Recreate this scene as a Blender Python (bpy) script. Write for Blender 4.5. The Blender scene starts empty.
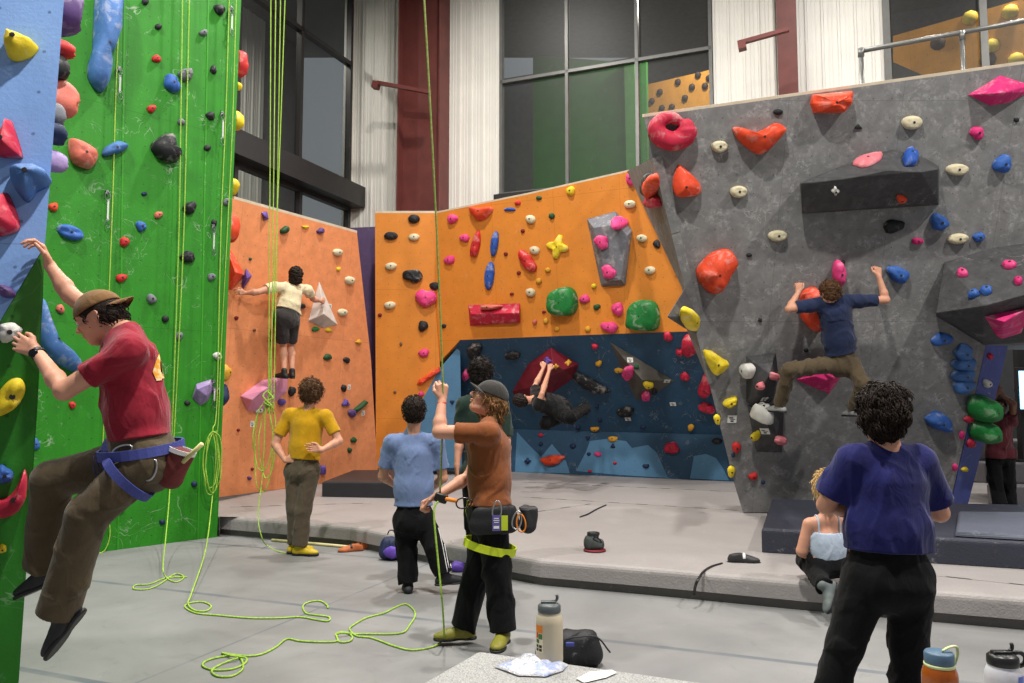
import bpy, bmesh, math, random
import numpy as np
from mathutils import Vector, Matrix, noise as mnoise
from mathutils.geometry import tessellate_polygon
R = random.Random(7)
col = bpy.context.scene.collection
PI = math.pi
# ------------------------------------------------------------------ camera
F = 780.0; CH = 1.6; TH = math.atan(60.5/780.0)
CAM = Vector((0, 0, CH))
FWD = Vector((0, math.cos(TH), math.sin(TH))); UP = Vector((0, -math.sin(TH), math.cos(TH)))
def ray(px, py):
    return FWD + Vector((1, 0, 0))*((px-512)/F) + UP*((341.5-py)/F)
def at(px, py, y):                       # point seen at a pixel, at world depth y
    d = ray(px, py); return CAM + d*(y/d.y)
def onz(px, py, z=0.0):
    d = ray(px, py); return CAM + d*((z-CH)/d.z)
cd = bpy.data.cameras.new('camera'); cam = bpy.data.objects.new('camera', cd); col.objects.link(cam)
cam.location = CAM; cam.rotation_euler = (PI/2+TH, 0, 0)
cd.sensor_width = 36; cd.lens = F/1024*36; cd.clip_end = 200
bpy.context.scene.camera = cam
# ------------------------------------------------------------------ object helpers
def lin(c):
    return tuple((v/12.92 if v <= .04045 else ((v+.055)/1.055)**2.4) for v in (x/255 for x in c))
def mesh_obj(name, verts, faces, mat=None, parent=None, smooth=False, loc=None, slots=None, midx=None):
    me = bpy.data.meshes.new(name)
    me.from_pydata([tuple(v) for v in verts], [], [tuple(f) for f in faces])
    if mat is not None: me.materials.append(mat)
    if slots:
        for m in slots: me.materials.append(m)
    if midx is not None: me.polygons.foreach_set('material_index', list(midx))
    if smooth: me.polygons.foreach_set('use_smooth', [True]*len(me.polygons))
    me.update()
    o = bpy.data.objects.new(name, me); col.objects.link(o)
    if parent is not None: attach(o, parent)
    return o
def root_loc(p):
    v = Vector((0, 0, 0))
    m = Matrix.Identity(4)
    while p is not None:
        m = p.matrix_basis_w if hasattr(p, 'matrix_basis_w') else m
        p = p.parent
    return v
def attach(o, p):                         # keeps world placement (vertices are in world space)
    o.parent = p
    o.matrix_parent_inverse = WM[p.name].inverted() if p.name in WM else Matrix.Identity(4)
WM = {}
def empty(name, loc, label=None, cat=None, group=None, mw=None):
    o = bpy.data.objects.new(name, None); col.objects.link(o)
    o.empty_display_size = .1
    m = mw if mw is not None else Matrix.Translation(loc)
    o.matrix_world = m; WM[o.name] = m.copy()
    if label: tag(o, label, cat, group)
    return o
def tag(o, label=None, cat=None, group=None, kind=None):
    if label: o['label'] = label
    if cat: o['category'] = cat
    if group: o['group'] = group
    if kind: o['kind'] = kind
    return o
def setorigin(o, p):                      # moves the object origin to p, keeping the shape where it is
    p = Vector(p)
    o.data.transform(Matrix.Translation(-p))
    o.matrix_basis = Matrix.Translation(p)
    WM[o.name] = Matrix.Translation(p) if o.parent is None else Matrix.Identity(4)
    return o
# mesh builder collecting boxes, tubes, prisms
class MB:
    def __init__(s): s.v = []; s.f = []; s.mi = []; s.cur = 0
    def add(s, vs, fs):
        b = len(s.v); s.v += [Vector(v) for v in vs]; s.f += [tuple(i+b for i in f) for f in fs]; s.mi += [s.cur]*len(fs); return s
    def box(s, c, size, M=None, bev=0.0):
        bm = bmesh.new(); bmesh.ops.create_cube(bm, size=1)
        for v in bm.verts: v.co = Vector((v.co.x*size[0], v.co.y*size[1], v.co.z*size[2]))
        if bev > 0: bmesh.ops.bevel(bm, geom=list(bm.edges), offset=bev, segments=2, affect='EDGES', profile=.6)
        bm.verts.index_update()
        T = Matrix.Translation(c) @ (M.to_4x4() if M is not None else Matrix.Identity(4))
        s.add([T @ v.co for v in bm.verts], [[v.index for v in f.verts] for f in bm.faces]); bm.free(); return s
    def tube(s, pts, r, n=8, closed=False, flat=1.0):
        pts = [Vector(p) for p in pts]; m = len(pts)
        rs = r if hasattr(r, '__len__') else [r]*m
        b = len(s.v); up = Vector((0, 0, 1)); prev = None
        for i, p in enumerate(pts):
            if closed: t = pts[(i+1) % m]-pts[i-1]
            else: t = pts[min(i+1, m-1)]-pts[max(i-1, 0)]
            if t.length < 1e-9: t = Vector((0, 0, 1))
            t.normalize()
            if prev is None:
                a = t.orthogonal().normalized() if abs(t.z) > .95 else t.cross(up).normalized()
            else:
                a = (prev-t*prev.dot(t))
                a = a.normalized() if a.length > 1e-6 else t.orthogonal().normalized()
            prev = a; c = t.cross(a)
            for k in range(n):
                q = 2*PI*k/n; s.v.append(p+a*(math.cos(q)*rs[i])+c*(math.sin(q)*rs[i]*flat))
        fs = []
        for i in range(m if closed else m-1):
            j = (i+1) % m
            for k in range(n):
                l = (k+1) % n; fs.append((b+i*n+k, b+i*n+l, b+j*n+l, b+j*n+k))
        if not closed: fs += [tuple(b+k for k in range(n))[::-1], tuple(b+(m-1)*n+k for k in range(n))]
        s.f += fs; s.mi += [s.cur]*len(fs); return s
    def lathe(s, prof, c, n=24, M=None):           # profile of (r, z)
        b = len(s.v); M = M or Matrix.Identity(3); c = Vector(c)
        for (r, z) in prof:
            for k in range(n):
                q = 2*PI*k/n; s.v.append(c+M @ Vector((r*math.cos(q), r*math.sin(q), z)))
        fs = []
        for i in range(len(prof)-1):
            for k in range(n):
                l = (k+1) % n; fs.append((b+i*n+k, b+i*n+l, b+(i+1)*n+l, b+(i+1)*n+k))
        fs += [tuple(b+k for k in range(n))[::-1], tuple(b+(len(prof)-1)*n+k for k in range(n))]
        s.f += fs; s.mi += [s.cur]*len(fs); return s
    def prism(s, poly, d):                         # planar polygon extruded by vector d
        n = len(poly); poly = [Vector(p) for p in poly]; d = Vector(d)
        s.add(poly+[p+d for p in poly], [tuple(range(n)), tuple(range(2*n-1, n-1, -1))]+[(i, (i+1) % n, n+(i+1) % n, n+i)[::-1] for i in range(n)])
        return s
    def build(s, name, mat, parent=None, smooth=False, slots=None):
        o = mesh_obj(name, s.v, s.f, mat, parent, smooth, slots=slots, midx=s.mi if slots else None)
        bm = bmesh.new(); bm.from_mesh(o.data); bmesh.ops.recalc_face_normals(bm, faces=bm.faces); bm.to_mesh(o.data); bm.free()
        return o
def spline(pts, n=8):                     # Catmull-Rom through points
    pts = [Vector(p) for p in pts]; out = []
    P = [pts[0]*2-pts[1]]+pts+[pts[-1]*2-pts[-2]]
    for i in range(1, len(P)-2):
        for k in range(n):
            t = k/n; a, b, c, d = P[i-1], P[i], P[i+1], P[i+2]
            out.append(.5*((2*b)+(c-a)*t+(2*a-5*b+4*c-d)*t*t+(3*b-a-3*c+d)*t*t*t))
    out.append(pts[-1]); return out
# ------------------------------------------------------------------ materials
class N:
    def __init__(s, m):
        m.use_nodes = True; s.t = m.node_tree; s.n = s.t.nodes; s.l = s.t.links; s.b = s.n['Principled BSDF']
    def new(s, ty, **kw):
        o = s.n.new('ShaderNode'+ty)
        for k, v in kw.items():
            if k in o.inputs: o.inputs[k].default_value = v
            else: setattr(o, k, v)
        return o
    def link(s, a, b): s.l.new(a, b)
    def coords(s): return s.new('TexCoord').outputs['Object']
    def noise(s, scale, detail=3, rough=.55, vec=None, dist=0.0):
        o = s.new('TexNoise'); o.inputs['Scale'].default_value = scale; o.inputs['Detail'].default_value = detail
        o.inputs['Roughness'].default_value = rough; o.inputs['Distortion'].default_value = dist
        s.link(vec if vec is not None else s.coords(), o.inputs['Vector']); return o.outputs['Fac']
    def ramp(s, f, a, b, c0=0.0, c1=1.0):
        o = s.new('MapRange'); o.inputs[1].default_value = a; o.inputs[2].default_value = b; o.inputs[3].default_value = c0; o.inputs[4].default_value = c1
        s.link(f, o.inputs[0]); return o.outputs[0]
    def mix(s, f, a, b):
        o = s.new('Mix', data_type='RGBA')
        for sock, v in ((o.inputs[0], f), (o.inputs[6], a), (o.inputs[7], b)):
            if hasattr(v, 'is_linked'): s.link(v, sock)
            elif isinstance(v, (int, float)): sock.default_value = v
            else: sock.default_value = (*v, 1)
        return o.outputs[2]
    def math(s, op, a, b=None, c=None):
        o = s.new('Math', operation=op)
        for i, v in enumerate((a, b, c)):
            if v is None: continue
            if hasattr(v, 'is_linked'): s.link(v, o.inputs[i])
            else: o.inputs[i].default_value = v
        return o.outputs[0]
    def scale(s, vec, sc):
        o = s.new('Mapping'); o.inputs['Scale'].default_value = sc; s.link(vec, o.inputs['Vector']); return o.outputs[0]
    def bump(s, h, st=.3, d=.02):
        o = s.new('Bump'); o.inputs['Strength'].default_value = st; o.inputs['Distance'].default_value = d
        s.link(h, o.inputs['Height']); s.link(o.outputs[0], s.b.inputs['Normal'])
MATS = {}
def plain(name, c, rough=.6, metal=0.0, var=.12, vs=6.0, bump=0.0, bs=40.0, spec=.4, emit=0.0, trans=0.0, sheen=0.0):
    if name in MATS: return MATS[name]
    m = bpy.data.materials.new(name); n = N(m); b = n.b; c = lin(c)
    b.inputs['Roughness'].default_value = rough; b.inputs['Metallic'].default_value = metal
    b.inputs['Specular IOR Level'].default_value = spec
    f = n.noise(vs, 4)
    n.link(n.mix(n.ramp(f, .3, .7), tuple(x*(1-var) for x in c), tuple(min(1, x*(1+var)) for x in c)), b.inputs['Base Color'])
    if bump > 0: n.bump(n.noise(bs, 3), bump, .01)
    if emit > 0:
        b.inputs['Emission Color'].default_value = (*c, 1); b.inputs['Emission Strength'].default_value = emit
    if trans > 0: b.inputs['Transmission Weight'].default_value = trans
    if sheen > 0: b.inputs['Sheen Weight'].default_value = sheen
    MATS[name] = m; return m
def cloth(name, c, var=.1, sheen=.15, rough=.85):
    if name in MATS: return MATS[name]
    m = bpy.data.materials.new(name); n = N(m); b = n.b; c = lin(c)
    b.inputs['Roughness'].default_value = rough; b.inputs['Specular IOR Level'].default_value = .15
    b.inputs['Sheen Weight'].default_value = sheen
    co = n.coords()
    f = n.noise(9, 5, .6, co)
    n.link(n.mix(n.ramp(f, .3, .7), tuple(x*(1-var) for x in c), tuple(min(1, x*(1+var)) for x in c)), b.inputs['Base Color'])
    h = n.math('ADD', n.noise(14, 2, .5, n.scale(co, (1, 1, .6)), 1.0), n.math('MULTIPLY', n.noise(300, 1, .5, co), .12))
    n.bump(h, .35, .03)
    MATS[name] = m; return m
def holdmat(name, c, rough=.62, chalk=.35):
    k = 'hold_'+name
    if k in MATS: return MATS[k]
    m = bpy.data.materials.new(k); n = N(m); b = n.b; c = lin(c)
    b.inputs['Roughness'].default_value = rough; b.inputs['Specular IOR Level'].default_value = .35
    co = n.coords()
    base = n.mix(n.ramp(n.noise(12, 4, .6, co), .3, .7), tuple(x*.82 for x in c), tuple(min(1, x*1.12) for x in c))
    ck = n.ramp(n.noise(7, 5, .65, co, .6), .52, .72, 0, chalk)
    n.link(n.mix(ck, base, lin((222, 216, 210))), b.inputs['Base Color'])
    n.bump(n.noise(90, 3, .6, co), .3, .006)
    MATS[k] = m; return m
def wallmat(name, c, var=.12, swirl=.25, holes=.22, scuff=(215, 215, 210), rough=.55, dark=(20, 22, 20), grid=True, mottle=3.0, streak=0.0, dabs=0.0):
    """painted plywood: paint variation, chalk scuffs, bolt-hole grid; coordinates are the wall's own (x across, y up)"""
    m = bpy.data.materials.new(name); n = N(m); b = n.b; c = lin(c)
    b.inputs['Roughness'].default_value = rough; b.inputs['Specular IOR Level'].default_value = .3
    co = n.coords()
    f = n.noise(mottle, 6, .65, co)
    base = n.mix(n.ramp(f, .3, .7), tuple(x*(1-var) for x in c), tuple(min(1, x*(1+var)) for x in c))
    # chalk scuffs: thin curved smears where a distorted noise crosses a level, gated by a patch mask
    s1 = n.noise(2.3, 3, .5, co, 2.2)
    band = n.ramp(n.math('ABSOLUTE', n.math('SUBTRACT', s1, .5)), .0, .014, 1, 0)
    gate = n.ramp(n.noise(1.7, 3, .6, n.scale(co, (1.3, 1.1, 1))), .52, .66)
    s2 = n.ramp(n.noise(16, 4, .7, co, .8), .62, .8, 0, .8)
    sm = n.math('MAXIMUM', n.math('MULTIPLY', band, gate), n.math('MULTIPLY', s2, n.ramp(n.noise(1.1, 2, .5, co), .42, .6)))
    base = n.mix(n.math('MULTIPLY', sm, swirl), base, lin(scuff))
    if dabs > 0:
        d1 = n.ramp(n.noise(5.5, 4, .6, co, .9), .50, .66); d2 = n.ramp(n.noise(24, 3, .7, co, .4), .40, .62)
        base = n.mix(n.math('MULTIPLY', n.math('MULTIPLY', d1, d2), dabs), base, tuple(min(1, x*2.1) for x in c))
        d3 = n.ramp(n.noise(4.0, 4, .6, n.scale(co, (1, 1.2, 1)), .9), .52, .70)
        base = n.mix(n.math('MULTIPLY', d3, dabs*.8), base, tuple(x*.62 for x in c))
    if streak > 0:
        st = n.ramp(n.noise(1.0, 5, .7, n.scale(co, (9, .35, 1))), .45, .75, 0, streak)
        base = n.mix(st, base, tuple(x*.55 for x in c))
    if grid:
        sp = n.new('SeparateXYZ'); n.link(co, sp.inputs[0])
        fx = n.math('SUBTRACT', n.math('FRACT', n.math('MULTIPLY', sp.outputs[0], 1/holes)), .5)
        fy = n.math('SUBTRACT', n.math('FRACT', n.math('MULTIPLY', sp.outputs[1], 1/holes)), .5)
        r2 = n.math('ADD', n.math('MULTIPLY', fx, fx), n.math('MULTIPLY', fy, fy))
        hole = n.ramp(r2, .0008, .0020, .5, 0)
        base = n.mix(hole, base, lin(dark))
        # sheet joints every 2.44 x 1.22 m
        jx = n.math('ABSOLUTE', n.math('SUBTRACT', n.math('FRACT', n.math('MULTIPLY', sp.outputs[0], 1/1.22)), .5))
        jy = n.math('ABSOLUTE', n.math('SUBTRACT', n.math('FRACT', n.math('MULTIPLY', sp.outputs[1], 1/2.44)), .5))
        jn = n.math('MAXIMUM', n.ramp(jx, .496, .499), n.ramp(jy, .498, .4995))
        base = n.mix(n.math('MULTIPLY', jn, .45), base, tuple(x*.4 for x in c))
    n.link(base, b.inputs['Base Color'])
    n.bump(n.noise(45, 4, .6, co), .25, .008)
    return m
class Wall:
    """a flat climbing panel: p0 on the plane, nrm towards the climber"""
    def __init__(s, p0, nrm):
        s.n = Vector(nrm).normalized(); s.p0 = Vector(p0)
        s.u = Vector((0, 0, 1)).cross(s.n).normalized()
        if s.n.z > .99: s.u = Vector((1, 0, 0))
        s.v = s.n.cross(s.u).normalized()
        s.M = Matrix((s.u, s.v, s.n)).transposed()
        s.obj = None
    @staticmethod
    def three(a, b, c):
        n = (b-a).cross(c-a).normalized()
        if n.dot(CAM-a) < 0: n = -n
        return Wall(a, n)
    def pt(s, px, py, h=0.0):
        d = ray(px, py); p = s.p0+s.n*h
        return CAM+d*((p-CAM).dot(s.n)/d.dot(s.n))
    def mat4(s, p): return Matrix.Translation(p) @ s.M.to_4x4()
    def panel(s, name, outline, mat, back=None, t=.12, slots=None):
        """outline: pixels or Vectors on the plane; back: extrusion vector"""
        P = [p if isinstance(p, Vector) else s.pt(*p) for p in outline]
        back = back if back is not None else -s.n*t
        M = s.mat4(s.p0); Mi = M.inverted()
        L = [Mi @ p for p in P]; Bk = [Mi @ (p+back) for p in P]; n = len(P)
        fs = [tuple(range(n)), tuple(range(2*n-1, n-1, -1))]+[(i, (i+1) % n, n+(i+1) % n, n+i)[::-1] for i in range(n)]
        o = mesh_obj(name, L+Bk, fs, mat)
        bm = bmesh.new(); bm.from_mesh(o.data); bmesh.ops.recalc_face_normals(bm, faces=bm.faces); bm.to_mesh(o.data); bm.free()
        o.matrix_world = M; WM[o.name] = M
        tag(o, kind='structure'); s.obj = o; return o
# ------------------------------------------------------------------ the building
BU = Vector((.4, 1, 0)).normalized()            # long axis, away from the camera
BR = Vector((1, -.4, 0)).normalized()           # along the back wall, to the right
C0 = Vector((-3.95, 19.0, 0))                    # far left corner
CEIL = 12.5
siding_m = plain('white_steel_siding', (242, 239, 232), .45, 0, .04, 1.5, spec=.5)
brown_m = plain('oxide_red_steel', (112, 58, 54), .5, 0, .15, 3, spec=.4)
frame_m = plain('dark_bronze_frame', (62, 60, 60), .4, .3, .08)
alu_m = plain('grey_window_frame', (120, 120, 118), .4, .3, .08)
blackm = plain('black_satin', (22, 22, 24), .5)
def glassmat():
    m = bpy.data.materials.new('night_window_glass'); n = N(m)
    for x in list(n.n):
        if x.type == 'BSDF_PRINCIPLED': n.n.remove(x)
    out = [x for x in n.n if x.type == 'OUTPUT_MATERIAL'][0]
    tr = n.new('BsdfTransparent'); tr.inputs[0].default_value = (.62, .66, .66, 1)
    gl = n.new('BsdfGlossy'); gl.inputs['Roughness'].default_value = .5; gl.inputs[0].default_value = (.8, .8, .8, 1)
    fr = n.new('Fresnel'); fr.inputs[0].default_value = 1.5
    mx = n.new('MixShader'); n.link(fr.outputs[0], mx.inputs[0]); n.link(tr.outputs[0], mx.inputs[1]); n.link(gl.outputs[0], mx.inputs[2])
    n.link(mx.outputs[0], out.inputs[0]); return m
glass_m = glassmat()
# floor: grey rubber flooring with faint seams, chalk and blue-grey tape lines
def floormat():
    m = bpy.data.materials.new('grey_rubber_floor'); n = N(m); b = n.b; co = n.coords()
    b.inputs['Roughness'].default_value = .55; b.inputs['Specular IOR Level'].default_value = .35
    mp = n.new('Mapping'); mp.inputs['Rotation'].default_value = (0, 0, -math.atan2(BR.y, BR.x)); n.link(co, mp.inputs[0]); rc = mp.outputs[0]
    base = n.mix(n.ramp(n.noise(.7, 6, .6, co, .4), .3, .7), lin((112, 112, 113)), lin((140, 140, 140)))
    base = n.mix(n.ramp(n.noise(3.5, 5, .7, co, 1.2), .58, .75, 0, .45), base, lin((98, 99, 101)))
    base = n.mix(n.ramp(n.noise(26, 3, .7, co), .68, .8, 0, .5), base, lin((205, 205, 205)))
    sp = n.new('SeparateXYZ'); n.link(rc, sp.inputs[0])
    ly = n.math('ABSOLUTE', n.math('SUBTRACT', n.math('FRACT', n.math('ADD', n.math('MULTIPLY', sp.outputs[1], 1/1.85), .17)), .5))
    lx = n.math('ABSOLUTE', n.math('SUBTRACT', n.math('FRACT', n.math('MULTIPLY', sp.outputs[0], 1/3.7)), .5))
    jn = n.math('MAXIMUM', n.ramp(ly, .482, .487), n.ramp(lx, .4965, .498))
    base = n.mix(n.math('MULTIPLY', jn, n.ramp(n.noise(2.2, 3, .6, co), .3, .6, .15, .6)), base, lin((70, 82, 96)))
    n.link(base, b.inputs['Base Color']); n.bump(n.noise(120, 2, .6, co), .15, .004)
    return m
fl = MB(); fl.box((2, 9, -.1), (30, 30, .2)); tag(fl.build('floor', floormat()), kind='structure')
ceil_m = plain('dark_ceiling_deck', (120, 118, 115), .7)
ce = MB(); ce.box((2, 9, CEIL+.1), (30, 30, .2)); tag(ce.build('ceiling', ceil_m), kind='structure')

def ribbed(name, A, d, L, z0, z1, out, mat):
    """ribbed steel siding strip starting at A along d for length L; out = outward normal"""
    prof = [(0, 0), (.015, .035), (.05, .035), (.065, 0), (.13, 0), (.137, .008), (.155, .008), (.162, 0), (.2, 0), (.207, .008), (.225, .008), (.232, 0)]
    per = .30; pts = []; x = 0
    while x < L:
        for (a, h) in prof:
            if x+a < L: pts.append((x+a, h))
        x += per
    pts.append((L, 0))
    vs = []; fs = []
    for (x, h) in pts:
        p = A+d*x+out*(h-.0); vs += [p+Vector((0, 0, z0)), p+Vector((0, 0, z1))]
    n = len(pts)
    for i in range(n-1): fs.append((2*i, 2*i+2, 2*i+3, 2*i+1))
    for (x, h) in ((L, 0), (0, 0)):
        p = A+d*x-out*.15; vs += [p+Vector((0, 0, z0)), p+Vector((0, 0, z1))]
    b = 2*n
    fs += [(2*n-2, b, b+1, 2*n-1), (b, b+2, b+3, b+1), (b+2, 0, 1, b+3)]
    return tag(mesh_obj(name, vs, fs, mat), kind='structure')
OUTB = -BU                                        # back wall faces the camera
def tb(px):                                       # distance along the back wall at which a pixel column lands
    k = (px-512)/F   # x/y ; ignoring pitch (camera has none sideways)
    # C0.x + BR.x t = k*c*(C0.y+BR.y t) ; depth along the view axis ~ y*cosTH
    return (k*(C0.y)-C0.x)/(BR.x-k*BR.y)
def bw(t, z=0, off=0): return C0+BR*t-BU*off+Vector((0, 0, z))
SILL = 6.27
ribbed('wall_back', bw(-.1), BR, tb(500)+.1, 0, CEIL, OUTB, siding_m)
ribbed('wall_back_middle', bw(tb(719)), BR, tb(896)-tb(719), 0, CEIL, OUTB, siding_m)
ribbed('wall_back_below_window', bw(tb(500)), BR, tb(719)-tb(500), 0, SILL, OUTB, siding_m)
ribbed('wall_back_right', bw(tb(896)), BR, 6.5, 3.1, 5.6, OUTB, siding_m)
lowd = plain('charcoal_lower_wall', (40, 41, 44), .7)  # charcoal band along the foot of the back wall
w = MB(); a0, a1 = bw(tb(700)), bw(tb(896)+6.5)
w.prism([a0, a1, a1+Vector((0, 0, 3.1)), a0+Vector((0, 0, 3.1))], OUTB*.1); tag(w.build('wall_back_lower', lowd), kind='structure')
def winframe(name, base, d, out, L, z0, z1, vbars, hbars, fm, t=.07):
    """window: frame, mullions and one sheet of glass as parts"""
    mb = MB(); M = Matrix((d, -out, Vector((0, 0, 1)))).transposed()
    def bar(x0, x1, za, zb, dep=.14): mb.box(base+d*((x0+x1)/2)+Vector((0, 0, (za+zb)/2))+out*.0, (x1-x0, dep, zb-za), M)
    bar(0, t, z0, z1); bar(L-t, L, z0, z1); bar(0, L, z0, z0+t, .2); bar(0, L, z1-t, z1)
    for x in vbars: bar(x-t/2, x+t/2, z0, z1)
    for z in hbars: bar(0, L, z-t/2, z+t/2)
    o = tag(mb.build(name, fm), kind='structure')
    g = MB(); p = base-out*.02
    g.add([p+Vector((0, 0, z0)), p+d*L+Vector((0, 0, z0)), p+d*L+Vector((0, 0, z1)), p+Vector((0, 0, z1))], [(0, 1, 2, 3)])
    g.build('window_glass', glass_m, o); return o
t0, t1 = tb(500), tb(719)
winframe('window_1', bw(t0), BR, OUTB, t1-t0, SILL, CEIL, [tb(569)-t0, tb(641)-t0], [8.95], alu_m)
sl = MB(); sl.box(bw((t0+t1)/2, SILL-.08, .12), (t1-t0+.1, .3, .16), Matrix((BR, BU, Vector((0, 0, 1)))).transposed())
tag(sl.build('trim_1', frame_m), kind='structure')
t0, t1 = tb(896), tb(896)+6.5
winframe('window_2', bw(t0), BR, OUTB, t1-t0, 5.6, CEIL, [tb(1000)-t0, tb(1000)-t0+2.6], [], alu_m, .12)
# left wall of the building with its tall windows
def lw(s, z=0, off=0): return C0-BU*s+BR*off+Vector((0, 0, z))
OUTL = BR
def wall_slab(name, A, B, z0, z1, back, m):
    w = MB(); w.prism([A+Vector((0, 0, z0)), B+Vector((0, 0, z0)), B+Vector((0, 0, z1)), A+Vector((0, 0, z1))], back)
    return tag(w.build(name, m), kind='structure')
ribbed('wall_left', lw(14), BU, 14, 0, 4.0, OUTL, siding_m)
wall_slab('wall_left_far', lw(0), lw(.18), 4.0, CEIL, -OUTL*.2, siding_m)
wall_slab('wall_left_near', lw(8.2), lw(14), 4.0, CEIL, -OUTL*.2, siding_m)
winframe('window_3', lw(8.2), BU, OUTL, 8.02, 6.84, CEIL, [8.02-6.0, 8.02-4.0, 8.02-2.0], [9.96], frame_m, .1)
winframe('window_4', lw(8.2), BU, OUTL, 8.02, 4.0, 6.35, [8.02-6.0, 8.02-4.0, 8.02-1.95], [], frame_m, .1)
sl = MB(); sl.box(lw(4.1, 6.6, .15), (.5, 8.1, .5), Matrix((BR, BU, Vector((0, 0, 1)))).transposed())
tag(sl.build('trim_2', frame_m), kind='structure')
# rooms seen through the glass: grey wall beyond the left windows, stand-in for reflected siding
nr = plain('hazy_room_wall', (120, 120, 122), .8)  # grey raised so the wall colour stands for haze in the windows
wall_slab('wall_beyond_left', lw(-3)-BR*4, lw(13)-BR*4, 0, CEIL, -BR*.1, nr)
ribbed('siding_reflection_stand_in', lw(2.2)-BR*3.9, BU, 3.5, 4, CEIL, OUTL, siding_m)  # siding set behind the glass in place of its reflection
# room beyond the back windows: green and orange climbing panels
farg = wallmat('far_green_panel', (58, 128, 50), holes=.25); faro = wallmat('far_orange_panel', (226, 158, 66), holes=.25)
def bb(t, back, z): return C0+BR*t+BU*back+Vector((0, 0, z))
gw = Wall(bb(6, 3.0, 6), (OUTB-BR*.15).normalized())
def rectw(W, A, B, z0, z1):
    def f(p, z):
        q = Vector((p.x, p.y, z)); return q-W.n*((q-W.p0).dot(W.n))
    return [f(A, z0), f(B, z0), f(B, z1), f(A, z1)]
gw.panel('wall_beyond_green', [gw.pt(533, 200), gw.pt(533, 55), gw.pt(620, 62), gw.pt(646, 58), gw.pt(648, 200)], farg)
gw.panel('wall_beyond_green_strip', [gw.pt(627, 198, .15), gw.pt(624, 60, .15), gw.pt(634, 60, .15), gw.pt(640, 198, .15)], wallmat('far_lime_panel', (96, 160, 84), holes=.25))
ow = Wall(bb(10, 4.2, 8), (OUTB*1.0-Vector((0, 0, .3))+BR*-.25).normalized())
ow.panel('wall_beyond_orange', [ow.pt(640, 140), ow.pt(645, 85), ow.pt(735, 64), ow.pt(735, 140)], faro)
ow2 = Wall(bb(14, 3.0, 8), (OUTB*1.0-Vector((0, 0, .25))+BR*-.3).normalized())
ow2.panel('wall_beyond_right', [ow2.pt(893, 62), ow2.pt(893, 36), ow2.pt(1060, -12), ow2.pt(1060, 140), ow2.pt(980, 100)], faro)
wall_slab('wall_beyond_back', bb(-1, 7.5, 0), bb(20, 7.5, 0), 0, CEIL, BU*.1, nr)
# steel columns
def column(name, pl, pr, off, fw, mat):
    mb = MB(); M = Matrix((BR, BU, Vector((0, 0, 1)))).transposed(); A, B = bw(tb(pl), 0, off), bw(tb(pr), 0, off); H = Vector((0, 0, CEIL/2))
    mb.box((A+B)/2+H, ((B-A).length, .03, CEIL), M); mb.box(A+H, (.035, fw, CEIL), M); mb.box(B+H, (.035, fw, CEIL), M)
    mb.box((A+B)/2+Vector((0, 0, .01)), ((B-A).length+.1, fw+.1, .02), M)
    return tag(mb.build(name, mat), kind='structure')
column('trim_column_left', 409, 450, .4, .5, brown_m)
mb = MB(); M = Matrix((BR, BU, Vector((0, 0, 1)))).transposed(); mb.box(bw(tb(797), CEIL/2, .42), (.36, .03, CEIL), M); mb.box(bw(tb(797), CEIL/2, .25), (.03, .34, CEIL), M); mb.box(bw(tb(797), CEIL/2, .07), (.36, .03, CEIL), M)
tag(mb.build('trim_column_right', brown_m), kind='structure')
# short steel outriggers bolted to the columns
def outrigger(a, b, y, label):
    A, B = at(*a, y), at(*b, y-.3)
    mb = MB(); d = (B-A).normalized(); M = d.to_track_quat('X', 'Z').to_matrix()
    L = (B-A).length
    mb.box((A+B)/2, (L, .09, .012), M); mb.box((A+B)/2+Vector((0, .04, .05)), (L, .012, .1), M)
    mb.box(A-Vector((0, 0, .03)), (.14, .16, .16), M)
    o = mb.build('steel_bracket', brown_m); setorigin(o, A); tag(o, label, 'bracket', 'steel brackets on the columns')
outrigger((376, 84), (431, 94), 17.2, 'brown steel bracket sticking out left from the wide column by the left window')
outrigger((742, 44), (789, 31), 13.9, 'brown steel bracket sticking out left from the narrow column right of the big window')
# pipe hooks on the siding near the purple panel
# ------------------------------------------------------------------ climbing walls
MZ = .23; MT = .227                                          # top of the flooring mats
green_m = wallmat('green_painted_plywood', (42, 128, 26), .14, .42, .22, streak=.3)
salmon_m = wallmat('salmon_plywood', (224, 142, 94), .12, .12, .2, rough=.6, scuff=(240, 210, 190), mottle=7)
orange_m = wallmat('orange_plywood', (214, 132, 50), .08, .14, .2, rough=.5)
blued_m = wallmat('dark_blue_plywood', (42, 76, 104), .10, .45, .2)
bluel_m = wallmat('light_blue_paint', (84, 130, 166), .06, .12, .2)
grey_m = wallmat('grey_textured_panel', (122, 122, 122), .18, .55, .2, rough=.7, mottle=7, dabs=.7, scuff=(190, 190, 188))
dgrey_m = wallmat('dark_grey_volume', (70, 70, 72), .25, .5, .16, rough=.7, mottle=9, dabs=.6, scuff=(170, 170, 170))
sky_m = wallmat('pale_blue_plywood', (122, 158, 214), .08, .16, .25)
purple_m = wallmat('purple_plywood', (72, 52, 92), .15, .1, .2)
sidep_m = wallmat('indigo_side_panel', (72, 84, 150), .2, .45, .2)
edge_m = plain('pale_plywood_edge', (205, 192, 170), .6)
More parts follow.
